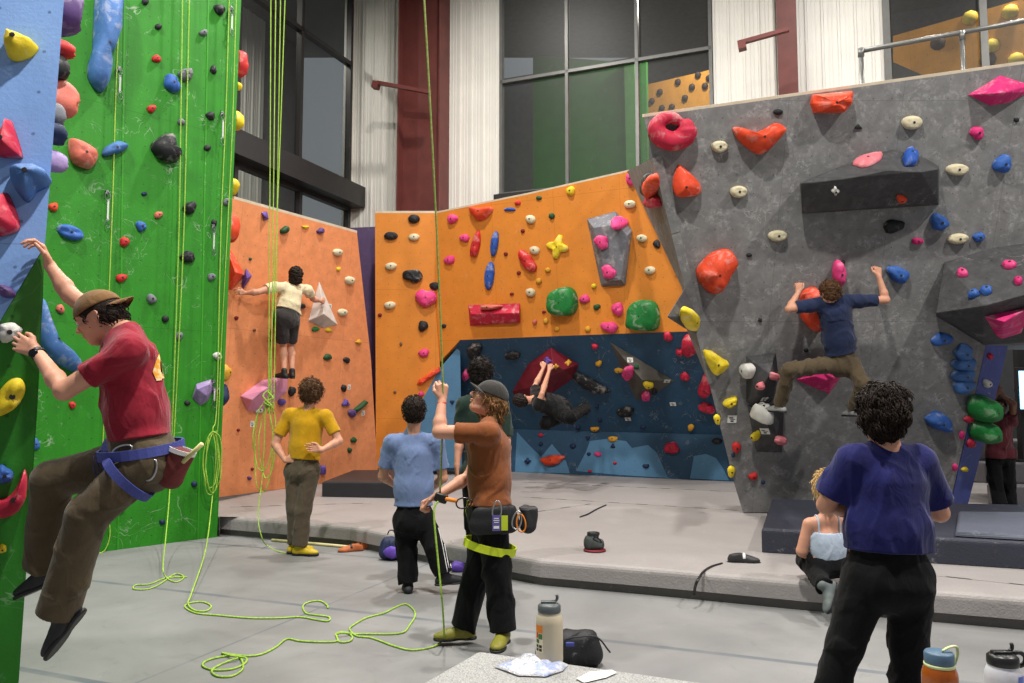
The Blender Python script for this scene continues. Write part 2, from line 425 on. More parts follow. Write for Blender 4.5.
# green wall
gA, gB = onz(24, 562), onz(217, 537); gd = (gB-gA); gd.z = 0; gd.normalize()
GW = Wall(gB, Vector((gd.y, -gd.x, 0)))
gl = gA-gd*4.2
def gtop(p, z): return Vector((p.x, p.y, z))
GW.panel('wall_green', [gl, gB, GW.pt(218, 520), GW.pt(244, -60), gtop(gl, 9.5)], green_m, back=-GW.n*.9+gd*.15)
for (xb, yb, xt) in ((117, 551, 122), (197, 541, 206)):   # panel joints: thin covered strips
    a, b = GW.pt(xb, yb, .001), GW.pt(xt+2, -20, .001); mb = MB(); mb.prism([a, a+gd*.02, b+gd*.02, b], GW.n*.004)
    tag(mb.build('trim_seam', wallmat('green_strip', (50, 140, 26), grid=False)), kind='structure')
# salmon wall
sA, sB = onz(214, 498, MZ), onz(378, 476, MZ)
sdir = (sB-sA); sdir.z = 0; sdir.normalize()
SN = Vector((sdir.y, -sdir.x, -.10)).normalized()
SW = Wall(sA, SN)
SW.panel('wall_salmon', [(214, 498), (378, 476), (371, 360), (357, 233), (234, 199), (190, 188), (190, 501)], salmon_m, t=.25)
# purple recessed panel
PW = Wall(at(360, 300, 15.6), (.25, -1, 0))
PW.panel('wall_purple', [(340, 468.5), (392, 468.5), (390, 226), (345, 228)], purple_m)
# orange / blue bay
bA, bB = onz(540, 473, MZ), onz(735, 481.5, MZ); bd = (bB-bA); bd.z = 0; bd.normalize()
BN = Vector((bd.y, -bd.x, 0))
BL = Wall(bA, (BN+Vector((0, 0, .06))).normalized())            # low light slab
k1, k2 = BL.pt(540, 430), BL.pt(735, 434)
BD = Wall(k1, (BN-Vector((0, 0, .75))).normalized())             # overhanging dark blue
o1 = BD.pt(460, 340)
OW = Wall(BD.pt(560, 336), (BN-Vector((0, 0, .12))).normalized())
BD2 = Wall.three(k1, k2, OW.pt(560, 336)); BD = BD2
o1, o2 = OW.pt(460, 340), OW.pt(690, 331)
BD.panel('wall_blue', [(400, 424), (540, 430), (760, 436), (735, 380), (704, 331), (560, 336), (460, 340), (420, 376)], blued_m, t=.15)
BL.panel('wall_blue_lower', [(383, 466.5), (540, 473), (775, 484), (775, 436), (540, 430), (392, 423)], blued_m, back=-BN*.2)
# lighter paint shapes on the lower slab
def patch(W, pts, m, name='trim_paint', h=.002):
    P = [W.pt(x, y, h) for x, y in pts]; mb = MB(); mb.prism(P, W.n*.003)
    o = mb.build(name, m); M = W.mat4(W.p0); o.data.transform(M.inverted()); o.matrix_world = M; WM[o.name] = M
    return tag(o, kind='structure')
patch(BL, [(576, 471), (586, 452), (590, 441), (606, 439), (626, 441), (632, 448), (648, 445), (656, 452), (661, 462), (668, 478), (620, 475)], bluel_m)
patch(BL, [(690, 478.5), (694, 456), (706, 454), (716, 458), (724, 470), (729, 480.5)], bluel_m)
patch(BL, [(385, 466), (392, 430), (462, 431), (462, 470)], bluel_m)
patch(BL, [(515, 472), (517, 432), (531, 447), (541, 457), (552, 444), (566, 461), (570, 473.5)], bluel_m)
OW.panel('wall_orange', [(437, 213), (530, 194), (629, 171.5), (683, 288), (700, 331), (560, 336), (460, 340), (436, 366), (434, 300)], orange_m, t=.2)
# left panel of the orange wall, faces the camera, blue at its foot
lp0 = OW.pt(436, 290)
LB = Wall(lp0, (.06, -1, -.04))
LB.panel('wall_orange_left', [(375, 213), (437, 213), (435, 300), (440, 368), (388, 461), (386, 468), (376, 468)], orange_m, t=.3)
LB.panel('wall_blue_left', [(388, 461), (440, 368), (460, 345), (462, 468), (386, 468)], bluel_m, t=.3)
# grey boulder wall, overhanging
q0, q1 = onz(752, 513, MZ), onz(945, 511, MZ)
GY = Wall(q0, Vector((0, -1, -.36)).normalized())
gback = Vector((.5, 3.0, 0))
GY.panel('wall_grey', [(743, 512.5), (948, 512.5), (986, 345), (1090, 345), (1090, 52), (1024, 64), (644, 117), (659, 187), (672, 231), (693, 320), (716, 410), (735, 486)], grey_m, back=Vector((.3, .8, 0)))
GYb = Wall(GY.pt(1000, 200)+Vector((0, 1.02, 0)), (0, -1, 0))
# left flank of the boulder
GF = Wall.three(GY.pt(650.5, 150)+Vector((0, .02, 0)), GY.pt(713, 400)+Vector((0, .02, 0)), at(626, 172, 12.9))
GF.panel('wall_grey_flank', [(652.5, 158), (627, 171.5), (682, 288), (687, 330), (709, 384)], grey_m, t=.1)
# blue side of the boulder going back
BS = Wall.three(GY.pt(948, 513), GY.pt(986, 345), at(966, 513.5, 9.95))
BS.panel('wall_boulder_side', [(948.5, 515), (986.5, 345), (1008, 345), (1000, 380), (966, 512)], sidep_m, t=.08)
# pale cut edges along the tops
def edge(W, a, b, name, w=.03, d=.12):
    A, B = W.pt(*a), W.pt(*b); mb = MB(); up = W.v
    mb.prism([A, B, B+up*w, A+up*w], -W.n*d); tag(mb.build(name, edge_m), kind='structure')
edge(GY, (644, 117), (1024, 64), 'trim_grey_top'); edge(OW, (437, 213), (530, 194), 'trim_orange_top'); edge(OW, (530, 194), (629, 171.5), 'trim_orange_top_right')
edge(SW, (234, 199), (357, 233), 'trim_salmon_top', .04); edge(LB, (375, 213), (437, 213), 'trim_orange_left_top', .04)
# foreground wall, left
fy = 3.95
fa = at(45, 245, fy)
FB = Wall.three(at(45, 245, fy), at(64, 0, fy+.25), at(-20, 320, fy-.12))
FG = Wall.three(at(45, 245, fy), at(18, 683, fy+.15), at(-20, 320, fy-.12))
fgreen_m = wallmat('dim_green_plywood', (44, 122, 34), .12, .25, .25)
FB.panel('wall_foreground_blue', [(66.5, -30), (64, 0), (45, 245), (0, 321), (-80, 455), (-80, -30)], sky_m, back=Vector((-.8, .9, 0)))
FG.panel('wall_foreground_green', [(45, 245), (38, 400), (17.5, 700), (15, 760), (-80, 760), (-80, 455), (0, 321)], fgreen_m, back=Vector((-.8, .9, 0)))
FT = FG
patch(FG, [(44, 248), (43, 300), (38, 372), (30, 362), (0, 322)], wallmat('green_facet', (62, 128, 48), .12, .25, .25), 'trim_facet')
# ------------------------------------------------------------------ mats
def vinyl(name, c, var=.08):
    m = bpy.data.materials.new(name); n = N(m); b = n.b; co = n.coords(); c = lin(c)
    b.inputs['Roughness'].default_value = .5; b.inputs['Specular IOR Level'].default_value = .3
    base = n.mix(n.ramp(n.noise(1.3, 5, .6, co, .5), .3, .7), tuple(x*(1-var) for x in c), tuple(min(1, x*(1+var)) for x in c))
    base = n.mix(n.ramp(n.noise(9, 5, .75, co), .6, .8, 0, .35), base, lin((215, 212, 210)))
    n.link(base, b.inputs['Base Color']); n.bump(n.math('ADD', n.noise(5, 2, .5, n.scale(co, (1, 3, 1)), 1.5), n.noise(60, 2, .5, co)), .22, .02)
    return m
mat_m = vinyl('warm_grey_vinyl', (152, 147, 146)); mats_m = vinyl('mat_skirt', (104, 100, 98)); dpad_m = vinyl('navy_vinyl', (52, 54, 66), .15)
def smoothpoly(P):
    return P
edgepx = [(217.5, 535), (350, 547), (420, 562), (540, 586), (660, 597), (800, 611), (1024, 631), (1100, 638)]
FE = [onz(x, y, 0) for x, y in edgepx]
# mat body: front boundary FE, back boundary far behind the walls
PWZ = 0
gbk = gB-GW.n*.9+gd*.15
BK = [Vector((16, 3.2, 0)), Vector((16, 10.6, 0)), Vector((5.6, 14.3, 0)), Vector((-1, 16.8, 0)), Vector((-2.7, 16.4, 0)), gbk+Vector((-.15, .3, 0)), Vector((gbk.x+.05, gbk.y+.05, 0)), Vector((gB.x+.03, gB.y, 0))]
def layered(name, outline, z0, z1, rnd, mat, front_n, parent=None):
    """slab with a rounded top rim along its first front_n vertices"""
    n = len(outline); rings = []
    cen = sum(outline, Vector())/n
    prof = [(0, z0), (.0, z1-rnd)]+[(rnd*(1-math.cos(a)), z1-rnd+rnd*math.sin(a)) for a in (PI/8, PI/4, 3*PI/8, PI/2)]
    nrm = []
    for i in range(n):
        t = (outline[(i+1) % n]-outline[i-1]); t.z = 0; t.normalize(); m = Vector((t.y, -t.x, 0))
        if m.dot(cen-outline[i]) < 0: m = -m
        nrm.append(m)
    vs = []; fs = []
    for (ins, z) in prof:
        for i, p in enumerate(outline):
            q = p+nrm[i]*(ins if i < front_n else 0); vs.append(Vector((q.x, q.y, z)))
    for k in range(len(prof)-1):
        for i in range(n):
            j = (i+1) % n; fs.append((k*n+i, k*n+j, (k+1)*n+j, (k+1)*n+i))
    fs.append(tuple(range((len(prof)-1)*n, len(prof)*n))); fs.append(tuple(range(n))[::-1])
    o = mesh_obj(name, vs, fs, mat, parent)
    bm = bmesh.new(); bm.from_mesh(o.data); bmesh.ops.recalc_face_normals(bm, faces=bm.faces)
    bmesh.ops.triangulate(bm, faces=[f for f in bm.faces if len(f.verts) > 4]); bm.to_mesh(o.data); bm.free()
    return o
def resample(P, n):
    out = []
    for i in range(len(P)-1):
        for k in range(n): out.append(P[i].lerp(P[i+1], k/n))
    return out+[P[-1]]
mt = empty('landing_mat', FE[4], 'large warm grey vinyl landing mat covering the floor under the bouldering walls', 'mat')
front = resample(FE, 6)
layered('padding', front+BK, .075, MT, .05, mat_m, len(front), mt)
layered('base_layer', [p+Vector((.02, .03, 0)) for p in front]+BK, .0, .074, .01, mats_m, len(front), mt)
# seams with hook-and-loop stitches across the mat
dk = bpy.data.materials.new('dashed_seam'); n_ = N(dk); wv = n_.new('TexWave'); wv.inputs['Scale'].default_value = .9; n_.link(n_.coords(), wv.inputs['Vector'])
n_.link(n_.mix(n_.ramp(wv.outputs['Fac'], .3, .4), lin((70, 68, 68)), lin((150, 143, 141))), n_.b.inputs['Base Color'])
def seam(a, b, w=.013):
    A, B = onz(*a, MT+.0005), onz(*b, MT+.0005); d = (B-A).normalized(); s = Vector((-d.y, d.x, 0))*w
    mb = MB(); mb.prism([A-s, B-s, B+s, A+s], Vector((0, 0, .002))); mb.build('seam', dk, mt)
seam((524, 497), (795, 514)); seam((524, 482), (740, 492)); seam((230, 507), (372, 503)); seam((1024, 585), (930, 575)); seam((480, 520), (590, 504))
def pad(name, pts, z0, z1, label, m, seam_m=None):
    P = [onz(x, y, z0) for x, y in pts]
    o = layered(name, P, z0, z1, .04, m, len(P)); tag(o, label, 'crash pad'); setorigin(o, P[0]); return o
pad('crash_pad', [(762, 552), (1090, 573), (1090, 526), (800, 518), (772, 517)], MZ+.002, MZ+.22, 'long dark navy crash pad lying on the mat behind the seated woman', dpad_m)
pad('crash_pad', [(322, 496.5), (398, 498), (398, 483), (352, 483)], MZ+.002, MZ+.22, 'black crash pad at the foot of the salmon wall', plain('black_vinyl', (40, 40, 44), .5))
pad('crash_pad', [(955, 536), (1024, 540), (1090, 545), (1090, 517), (958, 515)], MZ+.23, MZ+.27, 'thin grey folded pad lying over the far end of the navy crash pad', vinyl('grey_blue_vinyl', (92, 96, 110)))
# stacked benches at the right rear
bm_ = vinyl('bench_grey', (96, 94, 98), .15)
for i, (yy, z0, z1, lab) in enumerate(((10.3, MZ, .5, 'lowest grey padded step behind the person in maroon'), (10.65, .5, .78, 'middle grey padded step behind the person in maroon'), (11.0, .78, 1.06, 'topmost grey padded step behind the person in maroon'))):
    mb = MB(); mb.box((8.0, yy+.35, (z0+z1)/2+.001), (3.2, .7 if i == 2 else .345, z1-z0-.004), None, .03)
    if i < 2: mb = MB(); mb.box((8.0, yy+.17+(.17 if 0 else 0), (z0+z1)/2+.001), (3.2, .34, z1-z0-.004), None, .02)
    o = mb.build('padded_step', bm_); setorigin(o, (8.0, yy+.17, z0)); tag(o, lab, 'step')
mb = MB(); mb.box((7.05, 10.82, 2.4), (.11, .11, 3.2))
for z in (.8, 3.98): mb.box((7.05, 10.82, z), (.26, .2, .03))
tag(mb.build('trim_post', blackm), kind='structure')
# screen at the far right
sc_ = empty('screen', at(1024, 390, 10.7), 'lit pale blue screen mounted beside the black post at the right edge', 'screen')
mb = MB(); c = at(1027, 390, 10.7); mb.box(c, (.3, .05, .62), None, .01); mb.build('bezel', blackm, sc_)
mb = MB(); mb.box(c-Vector((0, .03, 0)), (.24, .008, .52)); mb.build('display', plain('lit_screen', (150, 205, 240), .3, emit=2.5), sc_)
mb = MB(); mb.box(c+Vector((0, .13, 0)), (.05, .22, .05)); mb.build('mounting_arm', blackm, sc_)
# railing on the platform above the grey wall
gp = plain('galvanised_pipe', (128, 128, 126), .4, .6)
rl = empty('railing', GY.pt(862, 84), 'grey pipe railing on top of the grey climbing wall', 'railing')
ry = GY.pt(862, 84).y+.8
pa, pb, pc = at(861, 51, ry), at(1024, 21, ry-.35), at(962, 34, ry-.22)
ext = pb+(pb-pa)*.6
mb = MB(); mb.tube([pa, ext], .028, 10)
mb.build('handrail', gp, rl, True)
mb = MB(); mb.tube([at(963, 66, ry-.22)-Vector((0, 0, .05)), at(1090, 45, ry-.5)], .02, 8); 
for q in (pa, pc, ext):
    mb = MB(); mb.tube([q-Vector((0, 0, 1.05)), q-Vector((0, 0, .02))], .025, 10); mb.tube([q-Vector((0, 0, .07)), q+Vector((0, 0, .03))], .035, 10); mb.build('post', gp, rl, True)
pl = MB(); g1, g2 = GY.pt(648, 117), GY.pt(1090, 55)
# fixtures ---------------------------------------------------------------- lamps
lamp_m = plain('lamp_diffuser', (255, 250, 240), .4, emit=6); lampc = plain('lamp_housing', (60, 60, 60), .5)
def highbay(x, y, z, power, size=.45, i=0, aim=None):
    r = empty('high_bay_lamp', (x, y, z), None); tag(r, 'round high bay lamp hanging from the ceiling, out of the picture', 'lamp', 'high bay lamps')
    mb = MB(); mb.lathe([(.06, .35), (.12, .3), (.16, .12), (.3, .02), (.3, 0)][::-1], (x, y, z), 24); mb.tube([(x, y, z+.34), (x, y, CEIL)], .01, 6); mb.build('housing', lampc, r, True)
    l = bpy.data.lights.new('lamp_light', 'AREA'); l.shape = 'DISK'; l.size = size; l.energy = power; l.color = (1, .955, .89)
    o = bpy.data.objects.new('lamp_light', l); col.objects.link(o); o.location = (0, 0, -.03)
    o.parent = r; 

def room_fill(p, power, label):  # lamps added to brighten what shows through the windows
    r = empty('room_fill_lamp', p, label, 'lamp', 'added lamps brightening the rooms beyond the windows'); mb = MB(); mb.box(p, (.5, .25, .08), None, .02); mb.build('housing', lampc, r)
    l = bpy.data.lights.new('lamp_light', 'AREA'); l.shape = 'RECTANGLE'; l.size = .45; l.size_y = .2; l.energy = power; l.color = (1, .93, .82)
    o = bpy.data.objects.new('lamp_light', l); col.objects.link(o); o.location = (0, 0, -.06); o.parent = r
room_fill(bb(8.2, 2.2, 11.5), 260, 'added lamp brightening the room behind the tall middle window')
room_fill(bb(15.0, 1.6, 11.8), 260, 'added lamp brightening the room behind the right window')
room_fill(lw(3)-BR*2.2+Vector((0, 0, 11.8)), 160, 'added lamp brightening the room behind the left windows')
# far holds on the panels beyond the glass
far_m = plain('far_hold_dark', (60, 40, 36), .6); fary = plain('far_hold_yellow', (220, 190, 60), .6)
def farhold(W, x, y, s, m, label):
    c = W.pt(x, y); M = W.mat4(c); b = MB(); b.lathe([(s, .004), (s*.9, s*.4), (s*.4, s*.7)], (0, 0, 0), 9); o = b.build('climbing_hold', m, None, True); o.matrix_world = M; WM[o.name] = M; tag(o, label, 'climbing hold', 'holds beyond the glass')
for i, (x, y) in enumerate(((652, 101), (660, 92), (672, 107), (685, 98), (692, 87), (705, 86), (709, 78), (715, 100), (698, 75), (678, 82), (662, 108))): farhold(ow, x, y, .09, far_m, 'small dark hold on the orange wall behind the middle window')
for i, (x, y, m) in enumerate(((970, 18, fary), (992, 46, fary), (1010, 12, fary), (938, 43, far_m), (1016, 60, fary), (988, 60, far_m))): farhold(ow2, x, y, .16, m, ('yellow' if m is fary else 'dark')+' hold on the orange wall behind the right window')
# ------------------------------------------------------------------ climbing holds
HC = {'red': (200, 42, 42), 'orange': (226, 74, 40), 'crimson': (190, 34, 64), 'pink': (226, 66, 132), 'hotpink': (214, 44, 118), 'rose': (216, 120, 130), 'coral': (206, 108, 92),
      'blue': (52, 98, 176), 'royal': (40, 84, 170), 'denim': (70, 112, 172), 'navy': (26, 44, 78), 'purple': (88, 62, 118), 'lilac': (150, 128, 178), 'yellow': (232, 204, 40), 'gold': (214, 160, 48),
      'green': (26, 122, 54), 'darkgreen': (36, 78, 44), 'black': (30, 31, 34), 'grey': (112, 114, 122), 'cream': (214, 204, 172), 'white': (214, 212, 206), 'darkred': (120, 26, 34), 'brown': (120, 84, 58), 'violet': (96, 74, 158)}
HM = {k: holdmat(k, v, chalk=(.12 if k in ('cream', 'white', 'darkred', 'navy', 'darkgreen') else .4)) for k, v in HC.items()}
bolt_m = plain('bolt_steel', (60, 60, 62), .4, .6)
def outline(kind, n=20, seed=0):
    r = random.Random(seed); P = []
    ph = [r.uniform(0, 6.28) for _ in range(4)]
    for i in range(n):
        a = 2*PI*i/n; c, s_ = math.cos(a), math.sin(a)
        if kind == 'oval': q = 1
        elif kind == 'jug': q = 1+.05*math.sin(2*a+ph[0]); s_ = s_*(.85 if s_ > 0 else 1.05)
        elif kind == 'blob': q = 1+.10*math.sin(2*a+ph[0])+.09*math.sin(3*a+ph[1])+.05*math.sin(5*a+ph[2])
        elif kind == 'rock': q = (1+.1*math.sin(2*a+ph[0])+.08*math.sin(3*a+ph[1]))/max(abs(math.cos(((a+ph[2]) % (PI/3))-PI/6)), .5)*.92
        elif kind == 'star': q = .78+.26*math.cos(4*a)
        elif kind == 'heart': q = 1-.32*math.exp(-((a-PI/2)/.35)**2); c *= (1 if s_ > -.2 else 1-.55*(-s_-.2))
        elif kind == 'drop': q = 1; c *= (1-.55*max(0, -s_))
        elif kind == 'tri': q = .62/max(math.cos(((a-PI/2+PI/3) % (2*PI/3))-PI/3), .5)*1.0
        elif kind == 'box': q = min(1/max(abs(c), 1e-3), 1/max(abs(s_), 1e-3))*.92
        elif kind == 'dome': q = 1; s_ = s_ if s_ > 0 else s_*.45
        elif kind == 'fin': q = 1; s_ = s_*(.5+.5*abs(c)) if s_ < 0 else s_*(1-.3*c)
        else: q = 1
        P.append((c*q*.5, s_*q*.5))
    return P
def puffy(L, depth, tip=(0, 0), power=.8, lumps=.10, seed=0, rings=5, top=.28, back=.0, groove=0):
    """closed lump over a flat outline L (metres, wall frame); tip shifts the crest"""
    n = len(L); cx = sum(p[0] for p in L)/n; cy = sum(p[1] for p in L)/n
    vs = []; fs = []
    prof = [(1.0, 0.0), (1.0, .12)]+[(top+(1-top)*math.cos(a)**.9, .12+.88*math.sin(a)**power) for a in [PI/2*(i+1)/(rings) for i in range(rings)]]
    prof[-1] = (top, 1.0)
    size = max(max(abs(p[0]-cx), abs(p[1]-cy)) for p in L)
    for k, (s, h) in enumerate(prof):
        for i, (x, y) in enumerate(L):
            X = cx+tip[0]*h+(x-cx)*s; Y = cy+tip[1]*h+(y-cy)*s
            z = depth*h
            if k > 1:
                nz = mnoise.noise(Vector((X*3.2/size+seed, Y*3.2/size, seed*.37)))
                z += depth*lumps*nz*2; X += size*lumps*.5*mnoise.noise(Vector((X*4/size, Y*4/size+9, seed)))
                if groove: z -= depth*groove*math.exp(-((Y-cy-tip[1]*h)/(size*.25))**2)
            vs.append((X, Y, z+.001))
    m = len(prof)
    for k in range(m-1):
        for i in range(n):
            j = (i+1) % n; fs.append((k*n+i, k*n+j, (k+1)*n+j, (k+1)*n+i))
    vs.append((cx+tip[0], cy+tip[1], depth*(1.03-groove*.6)+.001)); c = len(vs)-1
    for i in range(n): fs.append(((m-1)*n+i, (m-1)*n+(i+1) % n, c))
    fs.append(tuple(range(n))[::-1])
    return vs, fs, (cx+tip[0], cy+tip[1], depth*(1.03-groove*.6))
HOLDS = []; NSEED = [0]
WNAME = {}
def reg(W, name): WNAME[id(W)] = name
def hold(W, px, py, w, h, kind, c, rot=0, depth=None, tip=(0, 0), power=.8, lumps=.08, top=.28, label=None, short=None, pts=None, bolt=None, name='climbing_hold', groove=0, size=None, cat='climbing hold', group=None, seed=None):
    NSEED[0] += 1; sd = NSEED[0] if seed is None else seed
    cen = W.pt(px, py); M = W.mat4(cen); Mi = M.inverted()
    nn = 22 if max(w, h) > 12 else 14
    if pts is None:
        P = outline(kind, nn, sd); cr, sr = math.cos(math.radians(rot)), math.sin(math.radians(rot))
        px_pts = [(px+(x*w*cr-y*h*sr), py-(x*w*sr+y*h*cr)) for x, y in P]
    else:
        Q = [Vector((x, y, 0)) for x, y in pts]; px_pts = []
        m = len(Q)
        if kind == 'poly':
            for i in range(m):
                for k in range(3): px_pts.append(tuple(Q[i].lerp(Q[(i+1) % m], k/3)[:2]))
        else:
            for i in range(m):
                a, b, c_, d = Q[i-1], Q[i], Q[(i+1) % m], Q[(i+2) % m]
                for k in range(3):
                    t = k/3; q = .5*((2*b)+(c_-a)*t+(2*a-5*b+4*c_-d)*t*t+(3*b-a-3*c_+d)*t*t*t); px_pts.append((q.x, q.y))
        xs = [p[0] for p in px_pts]; ys = [p[1] for p in px_pts]; w, h = max(xs)-min(xs), max(ys)-min(ys)
    L = [(Mi @ W.pt(*p))[:2] for p in px_pts]
    ar = sum(L[i-1][0]*L[i][1]-L[i][0]*L[i-1][1] for i in range(len(L)))
    if ar < 0: L = L[::-1]
    ext = [max(p[k] for p in L)-min(p[k] for p in L) for k in (0, 1)]; mn = min(ext)
    dp = depth if depth is not None else min(.22, max(.018, mn*.5))
    vs, fs, ap = puffy(L, dp, (tip[0]*ext[0], tip[1]*ext[1]), power, lumps, sd*1.7, 5 if nn > 14 else 3, top, groove=groove)
    o = mesh_obj(name, vs, fs, HM[c] if isinstance(c, str) else c, smooth=(kind != 'poly'))
    o.matrix_world = M; WM[o.name] = M
    tag(o, label, cat, group)
    if bolt or (bolt is None and max(w, h) >= 8):
        mb = MB(); r = min(.014, mn*.12); mb.lathe([(r, .0), (r, .004), (r*.6, .005)], (ap[0], ap[1], ap[2]-.001), 10)
        b = mb.build('bolt', bolt_m); b.parent = o
    HOLDS.append(dict(o=o, px=px, py=py, w=w, h=h, kind=kind, c=c, short=short, wall=WNAME[id(W)], lab=label is not None))
    return o
def volume(W, base, crest, mat, label, short=None, name='climbing_volume', px=None, c=None, cat='climbing volume'):
    """faceted plywood volume: base corners on the wall (pixels), crest points (px, py, height)"""
    P = [W.pt(x, y, .001) for x, y in base]+[W.pt(x, y, h) for x, y, h in crest]
    cen = sum(P[:len(base)], Vector())/len(base); M = W.mat4(cen); Mi = M.inverted()
    bm = bmesh.new()
    for p in P: bm.verts.new(Mi @ p)
    r = bmesh.ops.convex_hull(bm, input=bm.verts)
    bmesh.ops.delete(bm, geom=list({g for g in list(r['geom_interior'])+list(r['geom_unused']) if isinstance(g, bmesh.types.BMVert)}), context='VERTS')
    bmesh.ops.dissolve_limit(bm, angle_limit=.03, verts=bm.verts, edges=bm.edges)
    bmesh.ops.bevel(bm, geom=list(bm.edges), offset=.006, segments=1, affect='EDGES')
    bmesh.ops.recalc_face_normals(bm, faces=bm.faces)
    me = bpy.data.meshes.new(name); bm.to_mesh(me); bm.free(); me.materials.append(mat)
    o = bpy.data.objects.new(name, me); col.objects.link(o); o.matrix_world = M; WM[o.name] = M
    tag(o, label, cat)
    cx = sum(b[0] for b in base)/len(base); cy = sum(b[1] for b in base)/len(base)
    HOLDS.append(dict(o=o, px=cx, py=cy, w=30, h=30, kind='vol', c='', short=short, wall=WNAME[id(W)], lab=True))
    return o
from mathutils.bvhtree import BVHTree
def surf(vol, px, py, name):
    """wall frame on the face of a volume seen at a pixel"""
    M = WM[vol.name]; vs = [M @ v.co for v in vol.data.vertices]
    t = BVHTree.FromPolygons(vs, [tuple(p.vertices) for p in vol.data.polygons]); d = ray(px, py).normalized()
    hit, nrm, i, _ = t.ray_cast(CAM, d)
    if hit is None: raise RuntimeError('no hit %s %s' % (px, py))
    if nrm.dot(d) > 0: nrm = -nrm
    w = Wall(hit, nrm); KEEP.append(w); reg(w, name); return w
KEEP = []
for W_, n_ in ((GW, 'green wall'), (FB, 'foreground pale blue wall'), (FG, 'foreground green panel'), (SW, 'salmon wall'), (LB, 'left orange panel'), (OW, 'orange wall'), (BD, 'dark blue overhang'), (BL, 'low blue slab'), (GY, 'grey wall'), (GF, 'narrow grey flank'), (BS, 'indigo side panel')): reg(W_, n_)
# side faces that carry holds seen edge-on
GS = Wall(GW.pt(218, 520), (gd+GW.n*.25).normalized()); GS = Wall.three(GW.pt(219, 520), GW.pt(243, 20), GW.pt(243, 20)+Vector((-.55, .73, 0))); GS.n = GS.n if GS.n.x > 0 else -GS.n
def sidewall(a, b, back):
    n = (b-a).cross(back).normalized()
    if n.x < 0: n = -n
    return Wall(a, n)
GS = sidewall(GW.pt(219, 520), GW.pt(243, 20), Vector((-.55, .73, 0))); reg(GS, 'far edge of the green wall')
FS = sidewall(FB.pt(45, 245), FB.pt(64, 0), Vector((-.8, .9, 0))); reg(FS, 'hidden face of the pale blue wall')
def edgehold(W, W0, px, py, size, c, label=None, short=None, depth=None, back=.1, tall=1.0):
    """hold on the side face next to the edge of wall W0: seen in profile past the edge"""
    p = W0.pt(px, py)
    q = p-W.n*((p-W.p0).dot(W.n)); s = size
    q = q+(Vector((-.6, .8, 0)) if W is GS else Vector((-.66, .75, 0)))*back
    q = q-W.n*((q-W.p0).dot(W.n))
    NSEED[0] += 1
    M = W.mat4(q); L = [(x*s, y*s*tall) for x, y in outline('blob', 16, NSEED[0])]
    vs, fs, ap = puffy(L, depth or s*.5, seed=NSEED[0])
    o = mesh_obj('climbing_hold', vs, fs, HM[c], smooth=True); o.matrix_world = M; WM[o.name] = M; tag(o, label, 'climbing hold')
    HOLDS.append(dict(o=o, px=px, py=py, w=10, h=10, kind='blob', c=c, short=short, wall=WNAME[id(W)], lab=label is not None))
# ---- green wall
hold(GW, 104, 42, 0, 0, 'pts', 'denim', pts=[(97, -12), (120, -12), (118, 20), (115, 48), (107, 58), (109, 72), (104, 90), (98, 92), (89, 82), (87, 68), (92, 50), (93, 25)], depth=.22, label='long two-lobed blue hold at the top of the green wall', short='long blue hold', power=.6, top=.2)
hold(GW, 81, 153, 0, 0, 'pts', 'coral', pts=[(68, 141), (75, 140), (92, 149), (96, 158), (90, 169), (80, 167), (70, 160)], depth=.16, label='chunky salmon pink rock hold on the green wall', short='salmon rock hold')
hold(GW, 114, 149, 24, 13, 'blob', 'denim', 18, label='slim blue sausage-shaped hold right of the salmon rock hold on the green wall', short='slim blue hold')
hold(GW, 164, 149, 0, 0, 'pts', 'black', pts=[(150, 146), (158, 138), (166, 134), (173, 137), (174, 148), (180, 153), (176, 162), (165, 162), (155, 156)], depth=.16, label='large black kidney-shaped hold in the middle of the green wall', short='big black kidney hold')
hold(GW, 171, 84, 14, 19, 'blob', 'blue', 25, label='blue pinch hold with a wide body high on the green wall', short='high blue pinch')
hold(GW, 185, 75, 16, 12, 'rock', 'grey', -8, label='grey blocky hold just right of the high blue pinch', short='grey block')
hold(GW, 70, 232, 27, 15, 'jug', 'blue', -18, label='blue dish-shaped hold above the raised arm of the climber in red', short='blue dish hold', groove=.3)
hold(GW, 56, 345, 0, 0, 'pts', 'denim', pts=[(40, 296), (45, 310), (48, 326), (56, 342), (68, 352), (80, 362), (78, 372), (66, 369), (52, 360), (42, 348), (36, 330), (34, 305)], depth=.16, label='long curved blue hold sweeping down behind the arms of the climber in red', short='curved blue rail', power=.7, top=.15)
volume(GW, [(192, 398), (196, 384), (211, 379), (214, 388), (208, 401), (200, 406)], [(197, 389, .14), (209, 384, .14), (207, 396, .13)], HM['lilac'], 'purple box-shaped hold with a chalked face low on the green wall', 'purple box hold', name='climbing_hold', cat='climbing hold')
